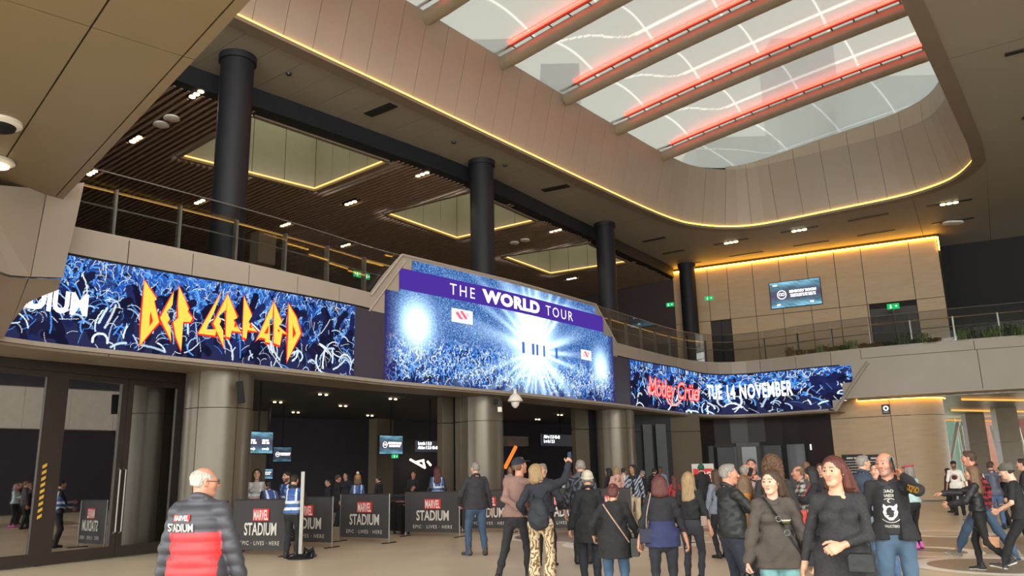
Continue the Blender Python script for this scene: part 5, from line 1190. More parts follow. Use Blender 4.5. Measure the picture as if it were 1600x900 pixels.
HAIRC = dict(brown=(66, 46, 34), dark=(36, 28, 26), auburn=(84, 40, 34), blonde=(150, 122, 86), grey=(128, 122, 116), white=(168, 162, 154), sandy=(108, 82, 58), black=(24, 22, 24), curlybrown=(88, 60, 42))
def hand_prims(G, w, d, palm, side, curl=.5, s=1.0, k=.008, r=.0095, grip=False):
    """palm, four unequal bent fingers and a thumb from the side of the palm; w wrist, d pointing along the hand, palm = palm normal"""
    d = np.array(d, float); d /= np.linalg.norm(d); p = np.array(palm, float); p = p-d*(p@d); p /= np.linalg.norm(p)+1e-9; x = np.cross(d, p)*side     # x towards the thumb
    w = np.array(w, float)
    G.cone(w, w+d*.03*s, .026*s, .028*s, .012, (p, .75))
    G.cone(w+d*.03*s+x*.012*s, w+d*.082*s+x*.020*s, .027*s, .026*s, .012, (p, .5)); G.cone(w+d*.03*s-x*.012*s, w+d*.078*s-x*.022*s, .026*s, .023*s, .012, (p, .5))
    for i, (ox, ln, of) in enumerate(((.030, .072, .092), (.010, .082, .096), (-.011, .076, .093), (-.030, .060, .085))):
        b = w+d*of*s*.93+x*ox*s; c = curl*(1+.12*i); a1, a2, a3 = c*.75, c*1.75, c*2.5
        q1 = b+(d*math.cos(a1)+p*math.sin(a1))*ln*.46*s; q2 = q1+(d*math.cos(a2)+p*math.sin(a2))*ln*.32*s; q3 = q2+(d*math.cos(a3)+p*math.sin(a3))*ln*.24*s
        G.cone(b-d*.012*s, q1, r*1.08*s, r*s, k); G.cone(q1, q2, r*s, r*.92*s, k*.5); G.cone(q2, q3, r*.92*s, r*.78*s, k*.5)
    b = w+d*.026*s+x*.026*s; t1 = b+(d*.62+x*.72+p*.30)*.042*s; t2 = t1+(d*.85+x*(.30 if not grip else -.1)+p*(.35+curl*.4))*.034*s; t3 = t2+(d*.9+p*(.2+curl*.6)-x*.1)*.024*s
    G.cone(b, t1, .017*s, .0125*s, k*1.4); G.cone(t1, t2, .0125*s, .0115*s, k*.6); G.cone(t2, t3, .0115*s, .009*s, k*.5)
    return w+d*.075*s
def cat(parts):
    V = []; Q = []; C = []; n = 0
    for v, f, c in parts: V.append(v); Q.append(f+n); C.append(c); n += len(v)
    return np.vstack(V), np.vstack(Q), np.vstack(C)
def skinrgb(name): return np.array(lin(SKIN[name]))
LOD = {0: dict(head=.0058, hand=.0050, top=.0105, leg=.012, hair=.0075), 1: dict(head=.0085, hand=.0065, top=.015, leg=.016, hair=.011), 2: dict(head=.012, hand=.009, top=.021, leg=.022, hair=.015)}
people = []
def person(px, ytop, depth, yaw, label, sex='m', bulk=1.0, skin='fair', hair=('short', 'brown'), top=('jacket', (40, 40, 46)), topk='plain', hem=.86, legs=('straight', (40, 46, 66)), legk='plain', shoe=(30, 28, 28), shoesole=None,
           lh=None, rh=None, lel=None, rel=None, lank=None, rank=None, lkn=None, rkn=None, look=(0, 0, 0), lean=0.0, twist=0.0, side=0.0, lod=1, beard=0.0, inner=None, hat=None, extras=None, sleeve=1.0, curl=.55, under=None,  palmL=None, palmR=None, H=None, seed=0, collar=True, foot=(0, 0), seeH=None):
    loc = at_y(px, 735, depth); loc[2] = 0
    Hh = H or float(np.clip(at_y(px, ytop, depth)[2], 1.5, 1.93)); s = Hh/1.75; L = LOD[lod]; res = L
    root = empty('person', loc, math.radians(yaw), label=label, cat='person', group='people in the concourse')
    fem = sex == 'f'; bw = bulk
    hipz = .93; lr = rot(0, -math.radians(lean), math.radians(side))@rot(math.radians(twist))
    def Up(x, y, z): return np.array([0, 0, hipz])+lr@np.array([x, y, z-hipz])
    shw = (.150 if fem else .172)*(.65+.35*bw); hipw = (.098 if fem else .092)*(.6+.4*bw)
    neck = Up(0, -.012, 1.475); shL, shR = Up(-shw, -.012, 1.40), Up(shw, -.012, 1.40)
    Rh = rot(math.radians(look[0]), math.radians(look[1]), math.radians(look[2])); hc = neck+lr@np.array([0, .018, 0])*1+np.array([0, 0, 0])+(lr@np.array([0, .012, .148])*.5+Rh@np.array([0, .012, .148])*.5)
    hd_ = lambda p: hc+Rh@np.array(p, float)
    wL = np.array(lh if lh is not None else (-.29*bw**.5, .04, .85)); wR = np.array(rh if rh is not None else (.29*bw**.5, .04, .85))
    wL = wL/1.0; eL, wL = ik(shL, wL, .295, .265, lel if lel is not None else (-.55, -.8, -.1)); eR, wR = ik(shR, wR, .295, .265, rel if rel is not None else (.55, -.8, -.1))
    hL, hR = np.array([-hipw, 0, .90]), np.array([hipw, 0, .90])
    aL = np.array(lank if lank is not None else (-.105, -.02, .085)); aR = np.array(rank if rank is not None else (.105, .02, .085))
    kL, aL = ik(hL, aL, .425, .41, lkn if lkn is not None else (-.12, 1, 0)); kR, aR = ik(hR, aR, .425, .41, rkn if rkn is not None else (.12, 1, 0))
    sk = skinrgb(skin); parts = []
    # ---- head, neck
    G = Grid(hc-.17, hc+.17, res['head']); G.lo[2] -= .05
    G = Grid(hc-np.array([.15, .17, .24]), hc+np.array([.15, .17, .15]), res['head']); E = lambda c, r, k=.012, mode='+': G.ell(hd_(c), r, k, Rh, mode)
    E((0, -.014, .032), (.076, .096, .085)); G.cone(hd_((0, .028, .005)), hd_((0, .040, -.072)), .066, .043, .03, (Rh@np.array([1, 0, 0]), .98))
    for sg in (-1, 1):
        G.cone(hd_((sg*(.043 if fem else .047), .0, -.045)), hd_((sg*.018, .062, -.088)), .019, .018, .03); E((sg*.040, .058, -.020), (.024, .024, .024), .04)
        G.cone(hd_((sg*.012, .094, .031)), hd_((sg*.046, .076, .031)), .0085, .008, .012); E((sg*.079, -.006, -.004), (.011, .020, .032), .006); E((sg*.083, .0, -.004), (.006, .010, .018), .004, '-')
    E((0, .066, -.098), (.024, .020, .017), .02)
    for sg in (-1, 1): E((sg*.032, .103, .010), (.018, .017, .013), .010, '-')
    G.cone(hd_((0, .090, .018)), hd_((0, .115, -.022)), .0095, .0135, .010); 
    for sg in (-1, 1): E((sg*.012, .103, -.027), (.009, .011, .008), .006)
    G.cone(hd_((-.017, .091, -.0535)), hd_((.017, .091, -.0535)), .0072, .0072, .006); G.cone(hd_((-.014, .090, -.0635)), hd_((.014, .090, -.0635)), .0085, .0085, .006); E((0, .105, -.0585), (.021, .010, .0015), .003, '-')
    G.cone(hd_((0, -.022, -.055)), neck+np.array([0, 0, -.03]), .052 if fem else .058, .058 if fem else .066, .03)
    if lod < 2:
        for sg in (-1, 1): G.cone(hd_((sg*.018, .094, .0175)), hd_((sg*.046, .085, .0165)), .0055, .0055, .004)
    V, Fq = G.mesh(); Pl = (V-hc)@Rh; x, y, z = Pl.T; C = np.repeat(sk[None], len(V), 0); hcol = np.array(lin(HAIRC[hair[1]]))
    def paint(m, c, a): C[m] = C[m]*(1-a)+np.array(c)*a
    paint(((x/.025)**2+((z+.058)/.0125)**2 < 1) & (y > .07), sk*np.array([.78, .46, .46]), .7 if fem else .45)
    paint((np.abs(x) > .03) & (np.abs(z+.025) < .022) & (y > .05), sk*np.array([1, .80, .76]), .25); paint((y > .108) & (z < .0), sk*np.array([1, .82, .78]), .25)
    bz = .034+.10*(np.abs(x)-.015)*(np.abs(x) < .034)-.25*np.maximum(np.abs(x)-.036, 0)
    paint((np.abs(z-bz) < (.0065 if not fem else .005)) & (np.abs(x) > .012) & (np.abs(x) < .052) & (y > .05), hcol*.6+sk*.05, .85)
    paint((np.abs(np.hypot((x-np.sign(x)*.032)*.8, (z-.009)*1.3)) < .017) & (y > .055), sk*np.array([.72, .58, .54]), .45)
    paint((np.abs(x) < .021) & (np.abs(z+.0585) < .002) & (y > .07), sk*.22, .9)
    if beard > 0:
        m = (z < -.028-.35*np.maximum(.05-np.abs(x), 0)*0) & (y > -.005) & (z > -.125) & ~((np.abs(z+.058) < .012) & (np.abs(x) < .026)) & ~((z > -.042) & (np.abs(x) < .05) & (np.abs(x) > .022))
        paint(m, hcol*.8, beard)
    parts.append((V, Fq, C))
    # ---- trunk and limbs under the clothes, one continuous body
    lo = np.min([shL, shR, eL, eR, wL, wR, aL, aR, kL, kR], 0)-.16; hi = np.max([shL, shR, eL, eR, wL, wR, aL, aR, kL, kR, neck], 0)+.16
    G = Grid(lo, hi, .022 if lod < 2 else .028); ch = lr@np.array([0, 1, 0])
    G.cone(Up(0, -.01, 1.33), Up(0, -.01, 1.10), .112*bw, .098*bw, .04, (ch, .70)); G.cone(Up(0, -.01, 1.10), np.array([0, -.01, .92]), .098*bw, .10*bw, .04, (ch, .75)); G.cone(shL, shR, .042, .042, .03); G.cone(Up(0, -.014, 1.36), neck+np.array([0, -.008, .03]), .064, .052, .03)
    for h_, k_, a_ in ((hL, kL, aL), (hR, kR, aR)): G.cone(h_, k_, .066*bw**.5, .042, .03); G.cone(k_, a_, .042, .031, .02)
    for s_, e_, w_ in ((shL, eL, wL), (shR, eR, wR)): G.cone(s_, e_, .044, .036, .02); G.cone(e_, w_, .037, .026, .015)
    V, Fq = G.mesh(); parts.append((V, Fq, np.repeat(sk[None], len(V), 0)))
    # ---- hands
    grips = {}
    for nm, sgn, e_, w_, pv in (('L', -1, eL, wL, palmL), ('R', 1, eR, wR, palmR)):
        d = (w_-e_)/np.linalg.norm(w_-e_); pv = np.array(pv if pv is not None else (-sgn*1.0, .1, .15)); G = Grid(w_-.2, w_+.2, res['hand'])
        G.cone(e_*.3+w_*.7, w_, .030, .0255, .012)
        grips[nm] = hand_prims(G, w_, d, pv, sgn, curl); V, Fq = G.mesh(); Cc = np.repeat(sk[None]*np.array([[1, .92, .9]]), len(V), 0); parts.append((V, Fq, Cc))
    V, Fq, C = cat(parts); body = mesh_obj('body', V*s, Fq, M['skin'], root, True, np.clip(C, 0, 1))
    if lod < 2:
        for sg in (-1, 1):
            n = 10; mbx = MB(); mbx.lathe([(.0135*math.sin(math.pi*i/n)+1e-4, -.0135*math.cos(math.pi*i/n)) for i in range(n+1)], n=12)
            v = np.array(mbx.V)[:, [0, 2, 1]]*np.array([1, 1, -1]); col = np.where(v[:, 1:2] > .0115, np.array([[.008, .008, .01]]), np.where(v[:, 1:2] > .0088, np.array([[.06, .07, .05]]), np.array([[.62, .58, .55]])))
            mesh_obj('eye', [hd_((sg*.032+p[0], .0815+p[1], .0085+p[2]))*s for p in v], mbx.F, M['eye'], root, True, col)
    # ---- hair
    st, hcn = hair; HM = cm(HAIRC[hcn], .55, 'hair')
    def face_cut(G, zf=.062, w=.060):
        G.cone(hd_((0, .10, -.13)), hd_((0, .10, zf-.03)), w+.006, w, .012, (Rh@np.array([0, 1, 0]), .75), '-')
    if st != 'none':
        lo_ = hc-np.array([.22, .24, .52 if st in ('long', 'curly', 'blown') else .2]); hi_ = hc+np.array([.22, .22, .19]); G = Grid(lo_, hi_, res['hair']); r_ = res['hair']
        Eh = lambda c, r, k=.012, mode='+': G.ell(hd_(c), r, k, Rh, mode)
        if st in ('short', 'bald'):
            Eh((0, -.018, .036), (.083, .103, .089 if st == 'short' else .074)); Eh((0, -.055, -.02), (.068, .056, .062), .02)
            if st == 'short': Eh((0, .035, .095), (.058, .045, .030), .02)
            G.half(hd_((0, 0, -.062)), Rh@np.array([0, -.35, -1])); face_cut(G, .078, .064)
            for sg in (-1, 1): G.cone(hd_((sg*.085, .012, -.07)), hd_((sg*.085, .0, .0)), .032, .026, .006, None, '-')
            if st == 'bald': Eh((0, .03, .118), (.078, .095, .078), .006, '-')
        elif st in ('long', 'curly', 'blown', 'bun', 'bob'):
            cu = .018 if st == 'curly' else 0
            Eh((0, -.02, .036), (.090+cu, .108+cu, .094+cu)); Eh((0, -.06, -.03), (.082+cu, .062+cu, .09), .03)
            dz = -.31 if st in ('long', 'curly') else -.12
            if st in ('long', 'curly', 'bob'):
                bk = lambda x_, y_, z_: hd_((x_, y_, -.02))*np.array([1, 1, 0])+np.array([0, 0, hc[2]+z_])
                G.cone(hd_((0, -.07, 0)), bk(0, -.105, dz), .075+cu, .065+cu*2, .03, (Rh@np.array([0, 1, 0]), .62))
                for sg in (-1, 1): G.cone(hd_((sg*.075, -.015, .03)), bk(sg*.088, -.01 if st != 'bob' else .0, dz*.8), .028+cu, .032+cu, .03); G.cone(hd_((sg*.06, -.06, 0)), bk(sg*.07, -.08, dz), .04+cu, .045+cu, .03)
            if st == 'blown':
                for j, (dx, dy, dz_, r1) in enumerate(((-.05, -.22, -.10, .03), (-.08, -.19, -.19, .035), (-.02, -.16, -.24, .04), (.04, -.14, -.25, .035), (.07, -.10, -.22, .03))): G.cone(hd_((dx*.6, -.07, -.01)), hd_((dx, dy, dz_)), .055, r1, .03)
                for sg in (-1, 1): G.cone(hd_((sg*.074, -.01, .03)), hd_((sg*.082, -.05, -.12)), .026, .03, .02)
            if st == 'bun': Eh((0, -.125, .05), (.042, .038, .042), .01)
            face_cut(G, .066)
            G.cone(neck+np.array([0, .0, -.1]), neck+np.array([0, .0, .02]), .05, .05, .01, None, '-')
        fq = 1.0
        def strands(X, Y, Z):
            a = np.arctan2(X-hc[0], Y-hc[1]+.03); q = np.sin(a*34+3*np.sin(Z*26)+seed)*.5+np.sin(a*61+5*np.sin(Z*17+1))*.3
            return (.0035 if st not in ('curly', 'blown', 'bob') else .006)*q+(.010*np.sin(X*75+3*np.sin(Z*52))*np.sin(Z*70+2*np.sin(Y*60)) if st == 'curly' else 0)
        G.disp(strands); V, Fq = G.mesh()
        if len(V): mesh_obj('hair', V*s, Fq, HM, root, True)
    if hat:
        hk, hrgb = hat; G = Grid(hc-np.array([.2, .22, .1]), hc+np.array([.2, .26, .24]), res['hair'])
        if hk == 'cap':
            G.ell(hd_((0, -.014, .048)), (.088, .108, .088), .01, Rh); G.half(hd_((0, 0, .040)), Rh@np.array([0, 0, -1])); G.cone(hd_((0, .10, .050)), hd_((0, .155, .038)), .070, .058, .012, (Rh@np.array([0, .25, 1]), .12))
        else:
            G.ell(hd_((0, -.022, .062)), (.094, .114, .092), .01, Rh); G.ell(hd_((0, -.07, .085)), (.07, .07, .06), .03, Rh); G.half(hd_((0, 0, .026)), Rh@np.array([0, .22, -1]))
            for a in np.linspace(0, 2*math.pi, 14)[:-1]: a2 = a+2*math.pi/13; G.cone(hd_((.089*math.sin(a), -.018+.108*math.cos(a), .032+.022*math.cos(a))), hd_((.089*math.sin(a2), -.018+.108*math.cos(a2), .032+.022*math.cos(a2))), .017, .017, .006)
            G.disp(lambda X, Y, Z: .0022*np.sin(np.arctan2(X-hc[0], Y-hc[1])*44))
        V, Fq = G.mesh(); mesh_obj('cap' if hk == 'cap' else 'beanie', V*s, Fq, cm(hrgb), root, True)
        if hk == 'pom':
            G = Grid(hc-.2, hc+.3, .011); G.ell(hd_((0, -.03, .185)), (.045, .045, .045), .01); G.fold(.006, 90); V, Fq = G.mesh(); mesh_obj('pompom', V*s, Fq, cm((196, 190, 160)), root, True)
    # ---- upper garment
    tk, trgb = top; TM = cm(trgb, .85, topk); puff = tk == 'puffer'; loose = {'tee': 0, 'shirt': .004, 'jacket': .016, 'hoodie': .022, 'coat': .022, 'puffer': .032, 'dress': .004, 'vest': .018}[tk]
    lo = np.min([shL, shR, eL, eR, wL, wR, [0, 0, hem]], 0)-.2; hi = np.max([shL, shR, eL, eR, wL, wR, neck+[0, 0, .03]], 0)+.17
    lo[0] = min(lo[0], -.34); hi[0] = max(hi[0], .34); lo[1] = min(lo[1], -.32); hi[1] = max(hi[1], .32); lo[2] = min(lo[2], hem-.06)
    G = Grid(lo, hi, res['top'])
    G.cone(Up(0, -.006, 1.30), Up(0, -.004, 1.15), (.124 if fem else .146)*bw+loose, (.115 if fem else .136)*bw+loose, .04, (ch, .74)); G.cone(Up(0, -.004, 1.15), Up(0, .006, 1.0), (.110 if fem else .136)*bw+loose, (.130 if fem else .138)*bw+loose, .04, (ch, .78))
    G.cone(shL, shR, .048+loose*.5, .048+loose*.5, .03); G.cone(Up(0, -.012, 1.36), neck+np.array([0, -.004, -.03]), .085+loose*.4, .060+loose*.3, .03)
    for q_ in (shL, shR): G.cone(neck+lr@np.array([0, -.012, -.045]), q_*.85+neck*.15+np.array([0, 0, -.012]), .048+loose*.3, .044+loose*.3, .03)
    if bw > 1.08: G.ell(Up(0, .05*bw, 1.10), (.13*bw, .11*bw, .15), .06)
    if fem: 
        for sg in (-1, 1): G.ell(Up(sg*.072, .088*bw, 1.27), (.062*bw+loose*.5, .052*bw, .062), .04)
    if hem < .99:
        hb_ = (.142 if fem else .138)*bw+loose+(.05 if tk == 'dress' else .02 if tk == 'coat' else 0)*min(1, (1-hem)/.3); G.cone(Up(0, .006, 1.0), (0, .0, hem-.12), (.135 if fem else .138)*bw+loose, hb_, .06, ((0, 1, 0), .84))
    if tk not in ('vest',):
        for s_, e_, w_ in ((shL, eL, wL), (shR, eR, wR)):
            r0, r1, r2 = .051+loose*.6, .044+loose*.75, .035+loose*.7
            if tk == 'tee' or sleeve < .55: m_ = s_+(e_-s_)*min(1, sleeve*1.6 if sleeve < 1 else .72); G.cone(s_, m_, r0, .053+loose, .02)
            else:
                G.cone(s_, e_, r0, r1, .02); we = e_+(w_-e_)*min(1, (sleeve-.5)*2)*.985; G.cone(e_, we, r1, r2, .025)
    if hem < .97:
        for h_, k_ in ((hL, kL), (hR, kR)):
            f_ = np.clip((.90-hem+.10)/.41, .05, .95); G.cone(h_+[0, 0, .05], h_+(k_-h_)*f_, .100*bw**.7+loose*.5+.016, .098*bw**.6+loose*.5+.014, .03)
    if puff:
        G.disp(lambda X, Y, Z: -.012*np.abs(np.sin((Z-.02)*math.pi/.095))+.004)
    elif topk == 'leather': G.fold(.006, 34, seed+1)
    else: G.fold({'tee': .0045, 'shirt': .0045, 'dress': .007, 'hoodie': .010, 'jacket': .008, 'coat': .008, 'vest': .004}[tk], 24, seed+1)
    if hem > lo[2]: G.half((0, 0, hem), (0, 0, -1))
    if collar and tk in ('jacket', 'coat', 'puffer', 'shirt', 'vest'):
        for a in np.linspace(.35 if tk != 'puffer' else 0, 2*math.pi-(.35 if tk != 'puffer' else 0), 16)[:-1]:
            pa = lambda q: neck+lr@np.array([.070*math.sin(q), .066*math.cos(q)-.002, .010-.035*math.cos(q)]); a2 = a+2*math.pi/17; G.cone(pa(a), pa(a2), .016+loose*.35, .016+loose*.35, .012)
    if tk == 'hoodie': G.cone(neck+lr@np.array([-.07, -.06, -.02]), neck+lr@np.array([.07, -.06, -.02]), .045, .045, .03); G.cone(neck+lr@np.array([0, -.09, -.03]), neck+lr@np.array([0, -.10, -.12]), .06, .03, .04); [G.cone(neck+lr@np.array([sg*.078, -.03, .0]), neck+lr@np.array([sg*.02, .085, -.055]), .026, .022, .02) for sg in (-1, 1)]
    G.cone(neck+lr@np.array([0, .012, .0]), neck+lr@np.array([0, .03, .16]), .058, .09, .008, None, '-')
    if tk in ('jacket', 'coat', 'shirt') and inner: G.cone(Up(0, .165, 1.46), Up(0, .175, 1.15), .075, .082, .01, None, '-'); G.cone(Up(0, .175, 1.15), (0, .185, hem-.08), .082, .095, .01, None, '-')
    elif tk == 'dress': G.cone(neck+lr@np.array([0, .10, .02]), Up(0, .17, 1.32), .034, .012, .006, None, '-'); G.ell(neck+lr@np.array([0, .05, -.012]), (.070, .05, .026), .01, None, '-')
    V, Fq = G.mesh(); garment = mesh_obj({'tee': 'shirt', 'shirt': 'shirt', 'jacket': 'jacket', 'hoodie': 'hoodie', 'coat': 'coat', 'puffer': 'jacket', 'dress': 'dress', 'vest': 'vest'}[tk], V*s, Fq, TM, root, True)
    inner_o = None
    if inner:
        G = Grid((-.3, -.25, hem+.02), (.3, .35, neck[2]+.05), res['top']); G.cone(Up(0, -.006, 1.335), Up(0, -.004, 1.17), .136*bw, .126*bw, .06, (ch, .74)); G.cone(Up(0, -.004, 1.17), Up(0, .006, .98), .126*bw, .128*bw, .06, (ch, .78)); G.cone(shL, shR, .055, .055, .05); G.cone(Up(0, 0, 1.38), neck-np.array([0, 0, .02]), .09, .062, .04)
        if bw > 1.08: G.ell(Up(0, .05*bw, 1.10), (.12*bw, .10*bw, .15), .06)
        G.fold(.004, 22, seed+3); G.cone(neck+np.array([0, .02, .0]), neck+np.array([0, .03, .14]), .056, .08, .008, None, '-'); G.half((0, 0, hem+.05), (0, 0, -1)); V, Fq = G.mesh(); inner_o = mesh_obj('shirt', V*s, Fq, cm(inner), root, True)
    if under:
        G = Grid((-.34, -.3, under[1]-.05), (.34, .3, hem+.15), res['top']); G.cone(Up(0, .004, 1.12), (0, .0, under[1]-.1), .128*bw+.012, .150*bw+.012, .04, ((0, 1, 0), .84))
        for h_, k_ in ((hL, kL), (hR, kR)): G.cone(h_+[0, 0, .05], h_+(k_-h_)*.5, .100*bw**.7+.014, .098*bw**.6+.014, .03)
        G.fold(.004, 26, seed+8); G.half((0, 0, under[1]), (0, 0, -1)); V, Fq = G.mesh(); mesh_obj('undershirt', V*s, Fq, cm(under[0]), root, True)
    # ---- legs
    lk, lrgb = legs
    if lk != 'none':
        LM = cm(lrgb, .85, legk); lo = np.min([hL, hR, kL, kR, aL, aR], 0)-.2; hi = np.max([hL, hR, kL, kR, [0, 0, 1.04]], 0)+.17; lo[2] = max(lo[2], -.02); hi[2] = 1.06
        G = Grid(lo, hi, res['leg']); G.cone((0, .004, .99), (0, -.012, .90), (.118 if fem else .116)*bw, (.134 if fem else .122)*bw, .04, ((0, 1, 0), .84)); G.cone((0, -.012, .90), (0, -.006, .845), .10, .06, .03)
        r = dict(straight=(.094, .066, .056), slim=(.088, .056, .043), loose=(.100, .078, .072), flare=(.092, .062, .098), shorts=(.1, .09, .05))[lk]
        for sg, h_, k_, a_ in ((-1, hL, kL, aL), (1, hR, kR, aR)):
            G.cone(h_+[0, -.01, 0], k_, r[0]*bw**.7, r[1]*bw**.4, .04)
            if lk != 'shorts': e_ = a_+(a_-k_)*(.10 if lk != 'slim' else .02); G.cone(k_, (k_+a_)/2-np.array([0, .012, 0]), r[1], (r[1]+r[2])/2+.004, .03); G.cone((k_+a_)/2-np.array([0, .012, 0]), e_, (r[1]+r[2])/2+.003, r[2], .03)
        G.fold(.0045, 30, seed+5, .8)
        for a_ in (aL, aR): pass
        G.half((0, 0, 1.0), (0, 0, 1)); V, Fq = G.mesh(); mesh_obj('trousers', V*s, Fq, LM, root, True)
    # ---- shoes
    for sg, a_, k_ in ((-1, aL, kL), (1, aR, kR)):
        ft = math.radians(foot[0 if sg < 0 else 1] if foot else 0); up_ = a_[2]-.085; pit = min(1.0, max(0, up_)*3.2) if a_[1] < 0 else -min(.5, max(0, up_)*2.5)
        fy = rot(-sg*.12+ft, -pit); f = lambda p: a_+fy@(np.array(p, float)-np.array([0, 0, .085]))
        G = Grid(a_-.30, a_+.30, .011 if lod < 2 else .015); G.cone(f((0, -.055, .045)), f((0, .02, .052)), .040, .040, .02); G.cone(f((0, .02, .050)), f((0, .15, .034)), .041, .034, .03, (fy@np.array([0, 0, 1]), .85)); G.cone(f((0, -.03, .06)), f((0, -.03, .12)), .040, .038, .02)
        G.half(f((0, 0, .004)), fy@np.array([0, 0, -1])); V, Fq = G.mesh()
        if len(V):
            zz = ((V-a_)@fy)[:, 2]+.085; col = np.where((zz < .032)[:, None], np.array([lin(shoesole or [v*.6 for v in shoe])]), np.array([lin(shoe)])); mesh_obj('shoe', V*s, Fq, attr_mat('shoe_colours', rough=.6), root, True, col)
    info = dict(root=root, s=s, Up=lambda x, y, z: Up(x, y, z)*s, hand={k_: v*s for k_, v in grips.items()}, hd=lambda p: hd_(p)*s, wL=wL*s, wR=wR*s, eL=eL*s, eR=eR*s, shL=shL*s, shR=shR*s, loc=loc, yaw=math.radians(yaw), H=Hh, garment=garment, inner=inner_o, lr=lr, neck=neck*s, bw=bw)
    people.append(info); return info
def towards(px, depth): return math.degrees(math.atan2(-at_y(px, 700, depth)[1], -at_y(px, 700, depth)[0]))-90   # yaw that faces the viewer
def world(i, p): return np.array(i['loc'])+rot(i['yaw'])@np.array(p)
def held(i, name, label, cat_, p, rz=None, group=None):
    """a separate thing carried by a person, placed in that person's frame"""
    return empty(name, world(i, p), i['yaw'] if rz is None else rz, label=label, cat=cat_, group=group)

from mathutils.bvhtree import BVHTree
def recolor(i, fn, obj=None, rough=.75):
    """a garment made of several cloth colours: colour by place on the garment (metres for a 1.75 m body)"""
    o = obj or i['garment']; n = len(o.data.vertices); V = np.zeros(n*3, np.float32); o.data.vertices.foreach_get('co', V); V = V.reshape(-1, 3)/i['s']
    a = o.data.color_attributes.new('Col', 'FLOAT_COLOR', 'POINT'); c = np.ones((n, 4), np.float32); c[:, :3] = fn(V); a.data.foreach_set('color', c.ravel())
    o.data.materials.clear(); o.data.materials.append(attr_mat('cloth_panels', rough=rough))
def vest_fn(base=(34, 34, 40), vest=(44, 82, 150), zlo=.96):
    b, v, w = np.array(lin(base)), np.array(lin(vest)), np.array(lin((206, 212, 216)))
    def fn(V):
        x, y, z = V.T; C = np.repeat(b[None], len(V), 0); t = (np.abs(x) < .185) & (z > zlo) & (z < 1.45); C[t] = v
        C[t & ((np.abs(z-1.03) < .028) | (np.abs(z-1.16) < .025) | ((np.abs(np.abs(x)-.105) < .022) & (z > 1.16)))] = w; return C
    return fn
def print_on(i, obj, polys, m, name, front=True, dx=0, dz=0, off=.004, axis='y'):
    """flat print laid on a garment: polygons of (x, z) in metres seen from outside, pressed onto the cloth"""
    V = [v.co[:] for v in obj.data.vertices]; bvh = BVHTree.FromPolygons(V, [tuple(p_.vertices) for p_ in obj.data.polygons])
    out = []; Fs = []
    for vs, fs in polys:
        n = len(out)
        for (a, b) in vs:
            x, z = (a+dx)*(-1 if front else 1), b+dz
            o = Vector((x, 1.0 if front else -1.0, z)); h = bvh.ray_cast(o, Vector((0, -1.0 if front else 1.0, 0)))
            q = h[0] if h[0] is not None else Vector((x, .1 if front else -.1, z)); out.append((q.x, q.y+(off if front else -off), q.z))
        Fs += [tuple(k+n for k in f) for f in fs]
    return mesh_obj(name, out, Fs, m, obj)
def text_polys(t, w, h, bold=.02, space=1.0):
    V, Fc = text_mesh(t, bold=bold, space=space); x0, x1 = V[:, 0].min(), V[:, 0].max()
    return [([((v[0]-(x0+x1)/2)/(x1-x0)*w, v[1]/.72*h) for v in V], Fc)]
def ring_polys(r0, r1, n=36): V, Fc = annulus(r0, r1, (0, 0), 0, n); return [([(a, b) for a, b, c in V], Fc)]
def strap(i, name, label, cat_, pts, bag, m, sm=None, r=.008, group=None):
    """a bag with its strap, hung on a person: pts in person metres; bag = (centre, size)"""
    c, sz = bag; o = held(i, name, label, cat_, np.array(c)*1.0, group=group); mb = MB()
    w, d, h = sz; n = 10
    prof = [(-.5, .0), (-.5, .8), (-.42, 1.0), (.42, 1.0), (.5, .8), (.5, .0), (.44, -.02), (-.44, -.02)]
    mb.prism([(a*w, -d/2, (b-.5)*h) for a, b in prof], (0, d, 0)); b = mb.build('body', m, o); bv = b.modifiers.new('soft', 'BEVEL'); bv.width = min(sz)*.22; bv.segments = 3
    MB().prism([(-.48*w, -d/2-.006, .5*h), (.48*w, -d/2-.006, .5*h), (.44*w, -d/2-.006, .12*h), (-.44*w, -d/2-.006, .12*h)], (0, .012, 0)).build('flap', m, o)
    if pts is not None:
        P_ = chaikin([np.array(q)-np.array(c) for q in pts], 2); MB().tube(P_, r, 5).build('strap', sm or m, o)
    return o
def phone(i, hand, label, tilt=(0, 0, 1), fwd=(0, 1, 0)):
    o = held(i, 'phone', label, 'phone', hand); X = np.cross(np.array(fwd, float), np.array(tilt, float)); X /= np.linalg.norm(X)
    MB().box((0, 0, 0), (.074, .011, .15), X=X, Y=fwd, Z=tilt).build('body', M['plastic'], o); MB().box(np.array(fwd)*-.007, (.066, .002, .138), X=X, Y=fwd, Z=tilt).build('screen', emit('phone_screen', (90, 110, 140), .5), o); return o
def yw(px, rel, depth=10): p = at_y(px, 735, depth); return math.degrees(-math.atan2(p[0], p[1]))+rel
BK, NV, CH, JN = (30, 30, 34), (34, 38, 52), (52, 52, 56), (62, 88, 124)
def who(px, yt, d, face, label, **k): return person(px, yt, d, yw(px, face, d), label, seed=len(people), **k)
